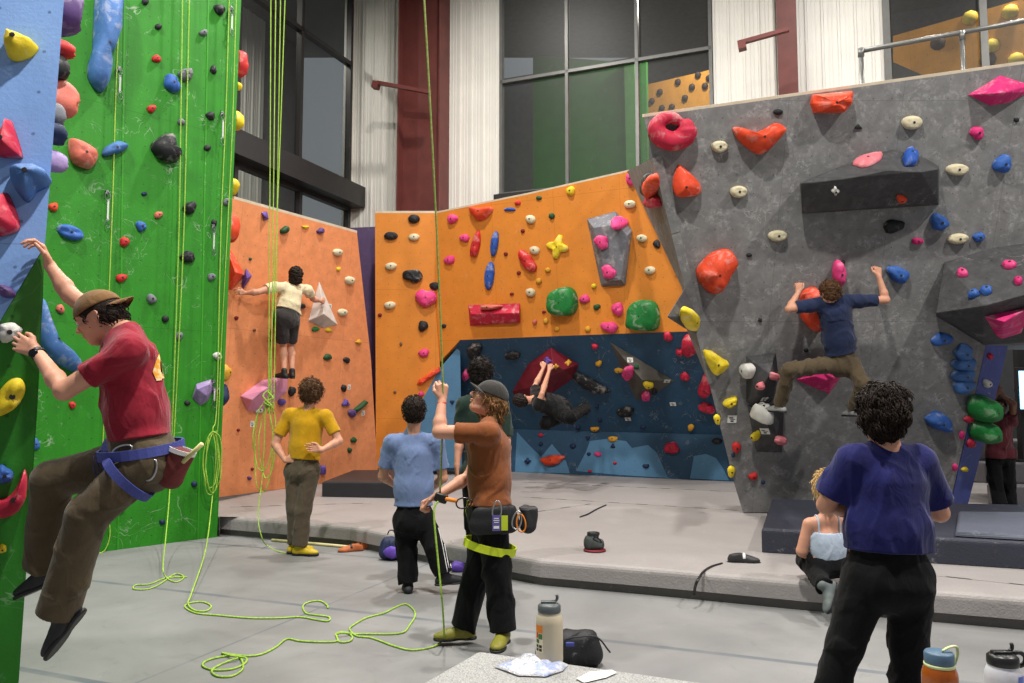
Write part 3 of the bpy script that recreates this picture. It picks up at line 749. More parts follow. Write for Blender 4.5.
for t in [(145, 2, 7, 7, 'oval', 'black'), (158, 27, 7, 6, 'oval', 'black'), (156, 59, 9, 8, 'rock', 'red'), (213, 70, 6, 9, 'blob', 'black'), (219, 10, 11, 10, 'blob', 'black', -40),
          (203, 33, 8, 7, 'rock', 'grey'), (151, 109, 9, 8, 'rock', 'red'), (181, 122, 7, 7, 'rock', 'grey'), (210, 116, 9, 8, 'blob', 'black'), (207, 148, 7, 6, 'oval', 'black'),
          (144, 194, 6, 4, 'oval', 'navy'), (189, 208, 13, 13, 'rock', 'black', -20), (226, 202, 6, 8, 'blob', 'grey'), (158, 215, 9, 7, 'rock', 'coral'), (141, 227, 9, 13, 'fin', 'blue', 30),
          (53, 207, 11, 8, 'blob', 'orange'), (214, 223, 5, 8, 'blob', 'black'), (124, 242, 11, 9, 'rock', 'red'), (187, 257, 15, 11, 'blob', 'black', 8), (121, 278, 11, 9, 'rock', 'red'),
          (151, 299, 10, 10, 'rock', 'grey'), (165, 319, 7, 7, 'oval', 'black'), (179, 336, 7, 9, 'rock', 'grey'), (211, 277, 8, 8, 'rock', 'grey'), (60, 309, 9, 9, 'rock', 'coral'),
          (187, 403, 6, 5, 'oval', 'black'), (217, 356, 9, 8, 'rock', 'white'), (216, 391, 7, 9, 'blob', 'grey'), (72, 405, 8, 7, 'rock', 'red'), (35, 444, 9, 12, 'blob', 'blue'),
          (117, 510, 13, 8, 'blob', 'coral', 10), (194, 484, 6, 6, 'oval', 'navy'), (162, 522, 6, 5, 'box', 'navy'), (84, 564, 5, 4, 'box', 'black')]: hold(GW, *t)
edgehold(FS, FB, 64, -6, .24, 'purple', 'big purple dome hold sticking out past the edge of the pale blue wall', 'purple dome', .13, .2, 1.3)
edgehold(FS, FB, 61, 40, .1, 'red', None, None, .09, .12); edgehold(FS, FB, 58, 60, .12, 'black', None, None, .07, .12, 1.3)
edgehold(FS, FB, 57, 86, .18, 'coral', 'salmon pink hold poking out past the edge of the pale blue wall', 'salmon edge hold', .14, .2, 1.2)
edgehold(FS, FB, 54, 108, .1, 'grey', None, None, .07, .12, 1.4); edgehold(FS, FB, 52, 128, .11, 'navy', None, None, .08, .1); edgehold(FS, FB, 50, 154, .13, 'lilac', None, None, .1, .14)
edgehold(GS, GW, 238, 58, .24, 'red', None, None, .14, .2, 1.3); edgehold(GS, GW, 236, 115, .22, 'yellow', None, None, .12, .2, 1.2); edgehold(GS, GW, 237, 82, .1, 'yellow', None, None, .06, .12)
edgehold(GS, GW, 233, 182, .2, 'yellow', None, None, .1, .2); edgehold(GS, GW, 232, 222, .3, 'orange', None, None, .16, .3, 1.2)
edgehold(GS, GW, 226, 372, .16, 'gold', None, None, .1, .2, 1.4); edgehold(GS, GW, 225, 395, .18, 'navy', None, None, .1, .2, 1.5)
# ---- foreground wall
hold(FB, 20, 49, 0, 0, 'pts', 'yellow', pts=[(8, 38), (14, 37), (28, 42), (39, 48), (33, 57), (20, 62), (9, 58)], depth=.12, label='yellow fin-shaped hold near the top of the pale blue wall', short='yellow fin', power=1.1, top=.12)
hold(FB, 10, 142, 0, 0, 'pts', 'crimson', pts=[(11, 121), (16, 132), (23, 155), (20, 159), (0, 157), (-4, 152), (6, 140)], depth=.12, label='red shark-fin hold above the blue horn on the pale blue wall', short='upper red fin', tip=(.0, -.1), power=1.1, top=.1)
hold(FB, 32, 186, 0, 0, 'pts', 'denim', pts=[(11, 176), (20, 172), (38, 172), (52, 180), (47, 188), (38, 192), (28, 203), (16, 190)], depth=.14, label='blue hooked horn hold on the pale blue wall', short='blue horn', tip=(.1, .05), top=.15)
hold(FB, 8, 214, 0, 0, 'pts', 'crimson', pts=[(6, 194), (12, 200), (20, 222), (18, 232), (0, 237), (-6, 234), (2, 215)], depth=.12, label='red shark-fin hold below the blue horn on the pale blue wall', short='lower red fin', tip=(.0, -.1), power=1.1, top=.1)
hold(FB, 8, 293, 16, 11, 'blob', 'purple', 5, depth=.07, label='purple knob hold above the nearer hand of the climber in red', short='purple knob')
hold(FG, 9, 332, 26, 20, 'rock', 'white', 0, depth=.06, label='chalky white hold gripped by the climber in red', short='chalky white hold')
hold(FG, 10, 397, 0, 0, 'pts', 'yellow', pts=[(-6, 400), (8, 381), (20, 378), (25, 386), (23, 397), (12, 410), (-4, 416)], depth=.11, label='yellow curved pocket hold on the foreground green panel', short='yellow pocket', groove=.3)
hold(FG, 12, 492, 0, 0, 'pts', 'crimson', pts=[(-8, 500), (8, 497), (18, 484), (24, 469), (27, 476), (26, 494), (18, 510), (4, 517), (-8, 516)], depth=.11, label='red crescent hold low on the foreground green panel', short='red crescent', power=.9)
hold(FG, 4, 474, 17, 18, 'blob', 'blue', depth=.07, label='blue round hold above the red crescent on the foreground green panel', short='blue round hold')
hold(FG, 2, 548, 9, 9, 'rock', 'yellow', depth=.05, label='small yellow hold below the red crescent', short='small yellow hold')
# ---- salmon wall
volume(SW, [(240, 396), (262, 380), (288, 374), (287, 392), (262, 412), (247, 411)], [(262, 391, .28), (252, 400, .2)], plain('pink_volume', (222, 150, 184), .55, var=.08, bump=.1), 'pale pink faceted volume under the feet of the climber in shorts', 'pale pink volume')
volume(SW, [(308, 321), (319, 281), (338, 325), (323, 328)], [(324, 314, .22)], plain('chalky_white_volume', (206, 198, 190), .7, var=.15), 'whitish pointed triangular volume gripped by the climber in shorts', 'white triangular volume')
volume(SW, [(226, 246), (231, 250), (245, 275), (232, 290), (226, 290)], [(235, 272, .3)], HM['orange'], 'orange-red pointed volume at the left edge of the salmon wall', 'orange-red volume')
volume(SW, [(241, 284), (246, 268), (252, 276), (243, 290)], [(247, 278, .16)], HM['violet'], 'small violet pyramid hold held by the left hand of the climber in shorts', 'violet pyramid', name='climbing_hold', cat='climbing hold')
volume(SW, [(261, 212), (267, 211), (269, 219), (264, 221)], [(265, 216, .1)], HM['violet'], 'violet triangular hold near the top left of the salmon wall', 'violet triangle', name='climbing_hold', cat='climbing hold')
hold(SW, 359, 406, 0, 0, 'poly', 'darkgreen', pts=[(352, 410), (364, 400), (367, 402), (355, 413)], depth=.08, label='dark green bar hold sticking up at a slant on the salmon wall', short='slanting green bar', bolt=False)
hold(SW, 351, 413, 8, 8, 'rock', 'purple', label='purple hold at the foot of the slanting green bar', short='purple hold under the bar')
hold(SW, 345, 403, 8, 9, 'tri', 'violet', 180, label='purple wedge hold just above the slanting green bar', short='purple wedge')
for t in [(284, 230, 7, 9, 'blob', 'darkgreen', -40), (305, 227, 8, 4, 'tri', 'yellow'), (320, 231, 7, 6, 'blob', 'purple'), (337, 252, 9, 8, 'jug', 'cream'), (338, 269, 4, 4, 'oval', 'yellow'), (349, 280, 9, 9, 'jug', 'cream'),
          (342, 312, 9, 8, 'jug', 'cream'), (250, 259, 3, 3, 'oval', 'darkgreen'), (236, 318, 4, 4, 'oval', 'darkred'), (315, 329, 7, 5, 'blob', 'green'), (301, 306, 7, 6, 'blob', 'black'), (328, 330, 6, 4, 'blob', 'yellow'), (327, 357, 7, 7, 'blob', 'darkgreen'), (346, 360, 6, 6, 'blob', 'black'),
          (343, 388, 5, 7, 'rock', 'black'), (353, 440, 5, 6, 'blob', 'darkgreen'), (349, 450, 4, 5, 'blob', 'darkgreen'), (252, 469, 3, 3, 'oval', 'darkred'), (249, 478, 4, 4, 'rock', 'purple'),
          (358, 342, 6, 6, 'star', 'gold'), (281, 402, 7, 8, 'rock', 'violet'), (291, 391, 6, 10, 'blob', 'black'), (322, 470, 5, 10, 'box', 'violet'), (258, 410, 8, 7, 'rock', 'white'), (271, 340, 3, 3, 'oval', 'darkred'), (254, 330, 3, 3, 'oval', 'brown'), (238, 430, 3, 3, 'oval', 'darkred'), (228, 372, 5, 9, 'blob', 'gold')]: hold(SW, *t)
# ---- orange walls
hold(LB, 413, 276, 19, 14, 'blob', 'black', 0, label='black ribbed hold in the middle of the left orange panel', short='black ribbed hold', groove=.2)
hold(LB, 426, 298, 22, 19, 'heart', 'pink', -8, depth=.16, label='large pink heart-shaped hold on the left orange panel', short='pink heart hold')
for t in [(414, 219, 12, 9, 'oval', 'black'), (391, 236, 14, 8, 'oval', 'black'), (414, 237, 11, 8, 'jug', 'cream'), (391, 266, 12, 8, 'jug', 'cream'), (390, 305, 12, 8, 'jug', 'cream'), (423, 326, 11, 10, 'blob', 'black', 15),
          (380, 315, 4, 4, 'oval', 'darkred'), (401, 344, 3, 4, 'oval', 'brown'), (424, 353, 10, 9, 'blob', 'pink'), (395, 392, 3, 3, 'oval', 'brown'), (421, 394, 6, 5, 'blob', 'pink'), (400, 440, 3, 3, 'oval', 'darkred')]: hold(LB, *t)
hold(LB, 429, 376, 0, 0, 'poly', 'orange', pts=[(417, 384), (419, 380), (439, 367), (441, 371), (421, 385)], depth=.10, label='narrow slanting red-orange stick hold low on the left orange panel', short='slanting red stick', bolt=False)
hold(OW, 482, 213, 0, 0, 'pts', 'orange', pts=[(470, 208), (481, 209), (493, 208), (491, 214), (484, 220), (476, 219)], depth=.16, label='wide red-orange bowl hold at the top left of the orange wall', short='red-orange bowl', tip=(0, .1))
hold(OW, 476, 247, 8, 32, 'fin', 'red', -14, depth=.1, label='long upright red slat hold on the orange wall', short='long red slat', lumps=.15)
hold(OW, 495, 244, 7, 26, 'oval', 'royal', -8, depth=.09, label='upper of two upright blue blade holds on the orange wall', short='upper blue blade')
hold(OW, 490, 276, 9, 29, 'oval', 'royal', -6, depth=.09, label='lower of two upright blue blade holds on the orange wall', short='lower blue blade')
hold(OW, 528, 261, 0, 0, 'pts', 'red', pts=[(520, 250), (528, 253), (537, 266), (534, 272), (526, 269), (520, 259)], depth=.13, label='red scooped hold right of the blue blades on the orange wall', short='red scoop', groove=.25)
hold(OW, 558, 247, 22, 25, 'star', 'yellow', -12, depth=.07, label='bright yellow star-shaped hold on the orange wall', short='yellow star', lumps=.2)
rbox = volume(OW, [(468, 305), (520, 303), (520, 323), (470, 326)], [(471, 314, .2), (519, 313, .2), (476, 323, .1), (516, 322, .1)], HM['crimson'], 'red box-shaped volume low on the orange wall', 'red box volume')
hold(OW, 493, 307, 22, 6, 'blob', 'coral', 0, depth=.24, label='flat pink hold bolted to the top of the red box volume', short='flat pink hold')
v_grey = volume(OW, [(586.7, 218.9), (615.6, 211.1), (632.2, 230), (625.6, 285.6), (601.1, 286.7)], [(593.3, 227.8, .22), (616.7, 224.4, .24), (627.8, 235.6, .2), (607.8, 281.1, .16), (621.1, 280, .16)], HM['grey'], 'tall grey coffin-shaped volume with three pink holds on the orange wall', 'grey volume')
gvM = [(602, 242, 'upper left'), (618, 224, 'upper right'), (609, 272, 'lowest')]
for (x, y, t) in gvM: hold(surf(v_grey, x, y, 'tall grey volume'), x, y, 15, 13, 'blob', 'pink', 160, depth=.09, label='%s of the three pink holds on the tall grey volume' % t, short=t+' pink hold')
hold(OW, 563.3, 301.1, 0, 0, 'pts', 'green', pts=[(550, 306.7), (552.2, 293.3), (567.8, 286.7), (576.7, 293.3), (577.8, 307.8), (571.1, 315.6), (554.4, 314.5)], depth=.26, lumps=.03, label='left one of two big glossy green holds on the orange wall', short='left big green hold', power=.5, top=.62)
hold(OW, 644.5, 315.6, 0, 0, 'pts', 'green', pts=[(628.9, 317.8), (631.1, 306.7), (641.1, 300), (655.6, 302.2), (660, 314.5), (657.8, 328.9), (643.3, 331.1), (628.9, 327.8)], depth=.26, lumps=.03, label='right one of two big glossy green holds on the orange wall', short='right big green hold', power=.5, top=.62)
for t in [(453, 219, 11, 9, 'rock', 'pink'), (510, 210, 12, 5, 'dome', 'royal'), (518, 203, 6, 5, 'rock', 'red'), (539, 198, 6, 4, 'oval', 'darkgreen'), (531, 219, 10, 9, 'jug', 'cream'), (523, 231, 4, 4, 'oval', 'darkred'),
          (465, 238, 9, 8, 'blob', 'pink'), (506, 254, 4, 4, 'oval', 'darkred'), (535, 250, 10, 9, 'jug', 'cream'), (552, 216, 6, 6, 'oval', 'darkgreen'), (519, 273, 4, 4, 'oval', 'darkred'), (531, 292, 10, 9, 'jug', 'cream'),
          (548, 270, 6, 5, 'oval', 'gold'), (539, 281, 6, 6, 'oval', 'gold'), (450, 260, 11, 9, 'rock', 'pink'), (512, 294, 4, 3, 'oval', 'darkred'), (544, 312, 4, 3, 'oval', 'darkred'), (546, 321, 5, 6, 'oval', 'gold'), (535, 322, 5, 5, 'rock', 'coral'),
          (557, 329, 5, 5, 'oval', 'gold'), (571, 191, 9, 9, 'rock', 'yellow'), (630, 204, 11, 9, 'jug', 'cream'), (642, 238, 11, 8, 'jug', 'cream'), (657, 244, 7, 9, 'blob', 'black'), (650, 270, 11, 9, 'jug', 'cream'), (631, 179, 10, 13, 'blob', 'pink'),
          (678, 275, 4, 5, 'oval', 'pink'), (585, 299, 10, 9, 'blob', 'pink', -20), (597, 307, 7, 6, 'blob', 'darkgreen'), (594, 286, 5, 5, 'oval', 'yellow'), (618, 309, 13, 12, 'blob', 'pink', -30), (610, 327, 17, 11, 'blob', 'pink'), (588, 329, 6, 6, 'oval', 'gold'),
          (435, 286, 10, 8, 'oval', 'black'), (444, 326, 5, 4, 'oval', 'black'), (677, 262, 4, 4, 'oval', 'brown')]: hold(OW, *t)
# flank holds
hold(GF, 649, 184, 11, 24, 'oval', 'black', -12, depth=.08, label='black plate hold on the narrow grey flank left of the crimson ring hold', short='black plate')
hold(GF, 655, 186, 9, 26, 'blob', 'orange', 0, depth=.13, label='red-orange hold beside the black plate on the narrow grey flank', short='orange flank hold')
hold(GF, 656, 201, 13, 11, 'blob', 'crimson', -20, depth=.13, label='crimson lump below the black plate on the narrow grey flank', short='crimson flank lump')
v_pyr = volume(GF, [(676, 304), (685, 288), (697, 316), (697, 334), (684, 328)], [(667, 317, .42)], dgrey_m, 'dark pyramid volume at the left edge of the grey wall', 'dark edge pyramid')
hold(surf(v_pyr, 686, 318, 'dark edge pyramid'), 686, 318, 12, 24, 'drop', 'yellow', 12, depth=.12, label='yellow drop-shaped hold on the dark edge pyramid', short='yellow drop')
# ---- blue bay
hold(BD, 487, 0, 0, 0, 'pts', 'black', pts=[(470, 343), (480, 342), (482, 352), (476, 358), (468, 352)], depth=.12, label='black lump above the cap of the belayer in the rust shirt', short='black lump') if False else hold(BD, 475, 350, 14, 17, 'blob', 'black', 0, depth=.12, label='black lump above the head behind the belayer in the rust shirt', short='black lump')
hold(BD, 513, 355, 16, 8, 'oval', 'black', 5, depth=.08, label='black oval hold left of the maroon volume in the blue bay', short='black oval hold')
def onvol(W, off): 
    w = Wall(W.p0+W.n*off, W.n); return w
v_mar = volume(BD, [(551, 347), (579, 364), (574, 378), (548, 396), (522, 402), (512, 392), (528, 364)], [(553, 364, .42), (535, 386, .3), (564, 370, .38)], plain('maroon_volume', (112, 26, 40), .5, var=.3), 'large maroon faceted volume gripped by the climber in black', 'maroon volume')
hold(surf(v_mar, 548, 361, 'maroon volume'), 548, 361, 8, 8, 'star', 'violet', depth=.05, label='violet flower hold on the maroon volume', short='violet flower'); hold(surf(v_mar, 556, 366, 'maroon volume'), 556, 366, 6, 5, 'star', 'gold', depth=.04, label='left yellow flower hold on the maroon volume', short='left yellow flower'); hold(surf(v_mar, 568, 363, 'maroon volume'), 568, 363, 7, 7, 'star', 'gold', depth=.04, label='right yellow flower hold on the maroon volume', short='right yellow flower')
v_tri = volume(BD, [(609, 341), (675, 381), (650, 397), (636, 400)], [(642, 380, .25)], plain('brown_grey_volume', (84, 80, 74), .7, var=.25, vs=4), 'grey-brown triangular volume in the blue bay', 'triangular bay volume')
hold(surf(v_tri, 629, 372, 'triangular bay volume'), 629, 372, 11, 13, 'blob', 'pink', depth=.09, label='larger pink hold on the triangular bay volume', short='pink hold'); hold(surf(v_tri, 646, 395, 'triangular bay volume'), 646, 395, 10, 8, 'blob', 'pink', depth=.08, label='smaller pink hold at the low corner of the triangular bay volume', short='low pink hold')
hold(surf(v_tri, 648, 384, 'triangular bay volume'), 648, 384, 10, 6, 'blob', 'yellow', 0, depth=.07, label='yellow hold on the triangular bay volume', short='yellow hold'); hold(surf(v_tri, 636, 367, 'triangular bay volume'), 636, 367, 6, 5, 'blob', 'darkgreen', depth=.05, label='dark green hold on the triangular bay volume', short='green hold'); hold(surf(v_tri, 654, 391, 'triangular bay volume'), 654, 391, 6, 5, 'blob', 'black', depth=.05, label='black hold on the triangular bay volume', short='black hold')
hold(BD, 592, 382, 0, 0, 'pts', 'black', pts=[(573, 371), (582, 373), (608, 388), (609, 392), (600, 393), (584, 387), (574, 378)], depth=.12, label='long black slanting rail hold right of the maroon volume', short='black slanting rail', groove=.2)
hold(BD, 690, 343, 0, 0, 'pts', 'crimson', pts=[(684, 336), (694, 333), (700, 338), (698, 350), (688, 355), (682, 348)], depth=.16, label='big crimson hold at the top right corner of the blue bay', short='big crimson hold')
hold(BD, 706, 385, 14, 22, 'blob', 'crimson', depth=.18, label='big crimson hold half hidden behind the edge of the grey wall', short='crimson edge hold')
hold(BL, 553, 460, 24, 10, 'blob', 'orange', 4, depth=.12, label='wide red rock hold at the foot of the blue bay', short='wide red rock')
for t in [(467, 374, 9, 10, 'blob', 'pink'), (453, 373, 5, 6, 'tri', 'navy'), (595, 346, 7, 5, 'blob', 'crimson'), (668, 336, 10, 8, 'blob', 'crimson', -30), (680, 352, 8, 7, 'blob', 'crimson', -30), (619, 370, 9, 5, 'blob', 'gold'), (599, 363, 7, 5, 'blob', 'gold'),
          (685, 376, 9, 8, 'blob', 'crimson', -20), (707, 407, 16, 9, 'blob', 'crimson', -15), (584, 407, 11, 8, 'blob', 'yellow'), (597, 406, 4, 4, 'oval', 'navy'), (626, 411, 16, 10, 'blob', 'black'), (643, 427, 6, 4, 'oval', 'navy'),
          (595, 428, 9, 6, 'dome', 'gold', 180), (578, 427, 5, 4, 'oval', 'navy'), (691, 427, 7, 6, 'blob', 'gold'), (600, 420, 4, 4, 'oval', 'navy')]: hold(BD, *t)
for t in [(452, 402, 5, 5, 'tri', 'navy'), ]: hold(LB, *t)
for t in [(613, 438, 10, 8, 'dome', 'gold', 180), (588, 438, 5, 5, 'tri', 'navy'), (613, 446, 5, 6, 'tri', 'navy', 180), (573, 446, 6, 5, 'oval', 'navy'), (672, 448, 14, 13, 'blob', 'crimson', -30), (717, 441, 11, 6, 'oval', 'black'), (589, 454, 4, 4, 'heart', 'navy'),
          (646, 466, 7, 5, 'heart', 'navy'), (598, 454, 7, 5, 'blob', 'pink'), (615, 463, 4, 3, 'oval', 'crimson'), (590, 471, 4, 3, 'oval', 'crimson'), (528, 461, 7, 7, 'star', 'navy'), (541, 435, 5, 4, 'oval', 'crimson'), (541, 444, 4, 4, 'oval', 'navy')]: hold(BL, *t)
# ---- grey wall
def ringhold():
    cen = GY.pt(671, 132); M = GY.mat4(cen); Mi = M.inverted()
    pts = []; rr = []
    path = [(685, 127, .19), (684, 136, .18), (672, 141, .17), (660, 137, .17), (655, 128, .15), (660, 120.5, .12), (669, 117.5, .10), (677, 120.5, .10)]
    sp_ = spline([Vector((a, b, r*100)) for a, b, r in path], 5)
    k = .0095
    for v in sp_:
        q = Mi @ GY.pt(v.x, v.y); pts.append(Vector((q.x, q.y, .07))); rr.append(v.z/100*.62)
    rr[0] *= .75; rr[-1] *= .8
    mb = MB(); mb.tube(pts, rr, 16); 
    for i in (0, -1):
        bm = bmesh.new(); bmesh.ops.create_icosphere(bm, subdivisions=3, radius=rr[i]); bm.verts.index_update()
        mb.add([v.co+pts[i] for v in bm.verts], [[v.index for v in f.verts] for f in bm.faces]); bm.free()
    mb.v = [Vector((v.x, v.y, max(v.z, .001))) for v in mb.v]
    o = mb.build('climbing_hold', HM['crimson'], None, True); o.matrix_world = M; WM[o.name] = M
    rm = o.modifiers.new('r', 'REMESH'); rm.mode = 'VOXEL'; rm.voxel_size = .012; rm.use_smooth_shade = True
    sm_ = o.modifiers.new('s', 'SMOOTH'); sm_.iterations = 10
    tag(o, 'big crimson ring-shaped hold with a hole at the top left corner of the grey wall', 'climbing hold')
    HOLDS.append(dict(o=o, px=671, py=130, w=46, h=34, kind='ring', c='crimson', short='crimson ring', wall='grey wall', lab=True))
ringhold()
hold(GY, 758, 138, 0, 0, 'pts', 'orange', pts=[(732, 129), (738, 127), (757, 132), (774, 123), (784, 127), (783, 133), (772, 146), (761, 154), (752, 152), (738, 140)], depth=.2, label='wide V-shaped red-orange hold near the top of the grey wall', short='orange V hold', power=.9, top=.12)
hold(GY, 686, 182, 0, 0, 'pts', 'orange', pts=[(678, 165), (683, 167), (698, 181), (701, 191), (694, 195), (678, 196), (673, 190), (673, 178)], depth=.17, label='red-orange wedge hold below the crimson ring hold', short='orange wedge', power=1.0, tip=(-.05, -.1), top=.15)
hold(GY, 829, 103, 0, 0, 'poly', 'orange', pts=[(811, 95), (850, 91), (850, 102), (841, 113), (813, 113), (810, 104)], depth=.2, label='red-orange block hold right at the top edge of the grey wall', short='orange top block')
hold(GY, 716, 270, 0, 0, 'pts', 'orange', pts=[(698, 265), (712, 252), (728, 249), (736, 261), (728, 276), (720, 289), (710, 293), (700, 284), (696, 274)], depth=.25, label='largest red-orange hold in the left part of the grey wall', short='largest orange hold', power=.8)
hold(GY, 809, 308, 0, 0, 'pts', 'orange', pts=[(803, 290), (815, 287), (824, 300), (824, 322), (815, 331), (806, 325), (799, 314), (799, 300)], depth=.22, label='red-orange hold behind the left shoulder of the climber in navy', short='orange hold behind the climber')
hold(GY, 838, 273, 12, 27, 'oval', 'pink', 4, depth=.12, label='upright pink pill hold above the head of the climber in navy', short='pink pill')
hold(GY, 714, 361, 0, 0, 'pts', 'yellow', pts=[(702, 350), (710, 350), (722, 358), (728, 362), (724, 370), (715, 374), (709, 368)], depth=.14, label='yellow horned hold at the left edge of the grey wall', short='yellow horn', lumps=.15)
hold(GY, 730, 402, 14, 10, 'blob', 'yellow', 28, label='yellow crimp below the yellow horned hold', short='yellow crimp')
for (x, y, w, h) in ((719, 146, 17, 12), (738, 191, 18, 12), (777, 235, 18, 12), (911, 122, 21, 14), (956, 169, 21, 13), (957, 238, 20, 11)): hold(GY, x, y, w, h, 'jug', 'cream', 4, depth=.07, top=.6, bolt=True)
for t in [(778, 112, 10, 6, 'oval', 'black'), (858, 127, 8, 6, 'tri', 'black', 180), (976, 133, 12, 14, 'blob', 'hotpink'), (1001, 164, 18, 17, 'blob', 'blue'), (938, 222, 18, 17, 'rock', 'blue'), (893, 226, 23, 12, 'blob', 'black', 15),
          (978, 237, 13, 9, 'rock', 'blue'), (917, 241, 11, 8, 'rock', 'hotpink'), (749, 255, 6, 4, 'oval', 'black'), (897, 274, 21, 17, 'blob', 'blue', -20), (941, 339, 20, 13, 'blob', 'blue', 15), (938, 421, 30, 16, 'blob', 'blue', -20),
          (717, 419, 7, 10, 'blob', 'yellow'), (736, 447, 10, 10, 'rock', 'red'), (753, 476, 9, 8, 'rock', 'red'), (731, 471, 8, 11, 'blob', 'yellow'), (843, 262, 4, 4, 'oval', 'black'), (1016, 120, 5, 5, 'oval', 'black'), (700, 330, 4, 4, 'oval', 'black'), (760, 320, 4, 4, 'oval', 'black'), (806, 350, 5, 4, 'oval', 'black'), (733, 455, 4, 4, 'oval', 'navy'), (763, 482, 4, 4, 'oval', 'navy')]: hold(GY, *t)
for i, (x, y, w, h, t) in enumerate(((962, 352, 18, 16, 'topmost'), (963, 363, 22, 15, 'second from the top'), (962, 374, 22, 14, 'third from the top'), (962, 385, 20, 16, 'lowest'))):
    hold(GY, x, y, w, h, 'blob', 'denim', 10*i, depth=.12, label='%s of the four blue lumps stacked right of the navy shirted climber' % t, short=t+' blue lump')
volume(GY, [(795, 380), (810, 371), (840, 368), (843, 374), (829, 394)], [(830, 381, .2), (815, 376, .15)], HM['hotpink'], 'hot pink pyramid volume under the climber in navy', 'pink pyramid under the climber')
volume(GY, [(967, 95), (1000, 75), (1032, 85), (1030, 92), (1009, 103), (990, 106)], [(1001, 93, .2)], HM['hotpink'], 'hot pink pyramid volume at the top right of the grey wall', 'top pink pyramid')
vd = dgrey_m
v_long = volume(GY, [(800, 183), (868, 155), (893, 149), (925, 158), (939, 166), (939, 205), (802, 214)], [(801, 184, .34), (850, 178, .42), (888, 170, .44), (921, 172, .44), (938, 169, .36), (938, 203, .14), (802, 213, .14)], vd, 'long dark roof-like volume jutting from the upper grey wall', 'long dark volume')
hold(surf(v_long, 868, 161, 'long dark volume'), 868, 161, 34, 10, 'blob', 'rose', 16, depth=.05, label='flat pink hold on top of the long dark volume', short='flat pink hold'); hold(surf(v_long, 909, 160, 'long dark volume'), 909, 160, 15, 15, 'blob', 'royal', 0, depth=.1, label='blue hold on top of the long dark volume', short='blue hold')
hold(surf(v_long, 901, 198, 'long dark volume'), 901, 198, 10, 8, 'rock', 'orange', depth=.05, label='small orange-red hold on the front of the long dark volume', short='small orange hold'); hold(surf(v_long, 835, 190, 'long dark volume'), 835, 190, 9, 9, 'star', 'white', depth=.04, label='white flower-shaped hold on the front of the long dark volume', short='white flower')
v_huge = volume(GY, [(944, 262), (990, 248), (1060, 238), (1070, 340), (984, 345), (936, 316)], [(936, 313, .35), (984, 306, .75), (1060, 285, .8), (983, 343, .15), (1060, 330, .3)], vd, 'huge dark prism volume at the right edge of the grey wall', 'huge dark volume')
hold(surf(v_huge, 962, 274, 'huge dark volume'), 962, 274, 12, 8, 'rock', 'pink', depth=.06, label='left pink hold on the upper face of the huge dark volume', short='left pink hold'); hold(surf(v_huge, 1009, 266, 'huge dark volume'), 1009, 266, 14, 8, 'rock', 'pink', depth=.06, label='right pink hold on the upper face of the huge dark volume', short='right pink hold')
hold(surf(v_huge, 1018, 282, 'huge dark volume'), 1018, 282, 10, 7, 'rock', 'hotpink', depth=.06, label='lowest pink hold on the upper face of the huge dark volume', short='lowest pink hold')
hold(surf(v_huge, 974, 295, 'huge dark volume'), 974, 295, 12, 7, 'blob', 'blue', 15, depth=.07, label='left one of two blue holds on the huge dark volume', short='left blue hold'); hold(surf(v_huge, 986, 292, 'huge dark volume'), 986, 292, 12, 8, 'blob', 'blue', 0, depth=.07, label='right one of two blue holds on the huge dark volume', short='right blue hold')
GV4 = surf(v_huge, 1005, 326, 'huge dark volume')
volume(GV4, [(984, 316), (1030, 307), (1022, 333), (1002, 339), (996, 336)], [(1004, 322, .14)], HM['hotpink'], 'hot pink faceted hold on the underside of the huge dark volume', 'pink underside hold', name='climbing_hold', cat='climbing hold')
v_bu = volume(GY, [(746, 356), (776, 353), (778, 371), (773, 401), (760, 409), (746, 402)], [(774, 357, .1), (770, 374, .3), (757, 396, .22)], vd, 'upper of two black chalky volumes by the left foot of the climber in navy', 'upper black volume')
v_bl = volume(GY, [(747, 405), (760, 410), (784, 404), (783, 430), (782, 453), (756, 452)], [(765, 420, .28), (776, 440, .22)], vd, 'lower of two black chalky volumes by the left foot of the climber in navy', 'lower black volume')
hold(surf(v_bu, 750, 370, 'black volumes'), 750, 370, 11, 16, 'blob', 'white', depth=.12, label='white lump hold on the upper black volume', short='upper white lump'); hold(surf(v_bl, 762, 417, 'black volumes'), 762, 417, 22, 14, 'blob', 'white', -20, depth=.16, label='white lump hold on the lower black volume', short='lower white lump')
hold(surf(v_bl, 758, 435, 'black volumes'), 758, 435, 6, 10, 'drop', 'yellow', depth=.09, label='small yellow hold on the lower black volume', short='small yellow hold'); hold(surf(v_bl, 778, 440, 'black volumes'), 778, 440, 8, 9, 'blob', 'rose', depth=.09, label='pink hold at the right side of the lower black volume', short='pink hold')
hold(surf(v_bu, 762, 386, 'black volumes'), 762, 386, 7, 8, 'blob', 'rose', depth=.09, label='small pink hold in the middle of the upper black volume', short='small pink hold'); hold(surf(v_bu, 772, 376, 'black volumes'), 772, 376, 6, 8, 'blob', 'rose', 20, depth=.09, label='thin pink hold at the right side of the upper black volume', short='thin pink hold')
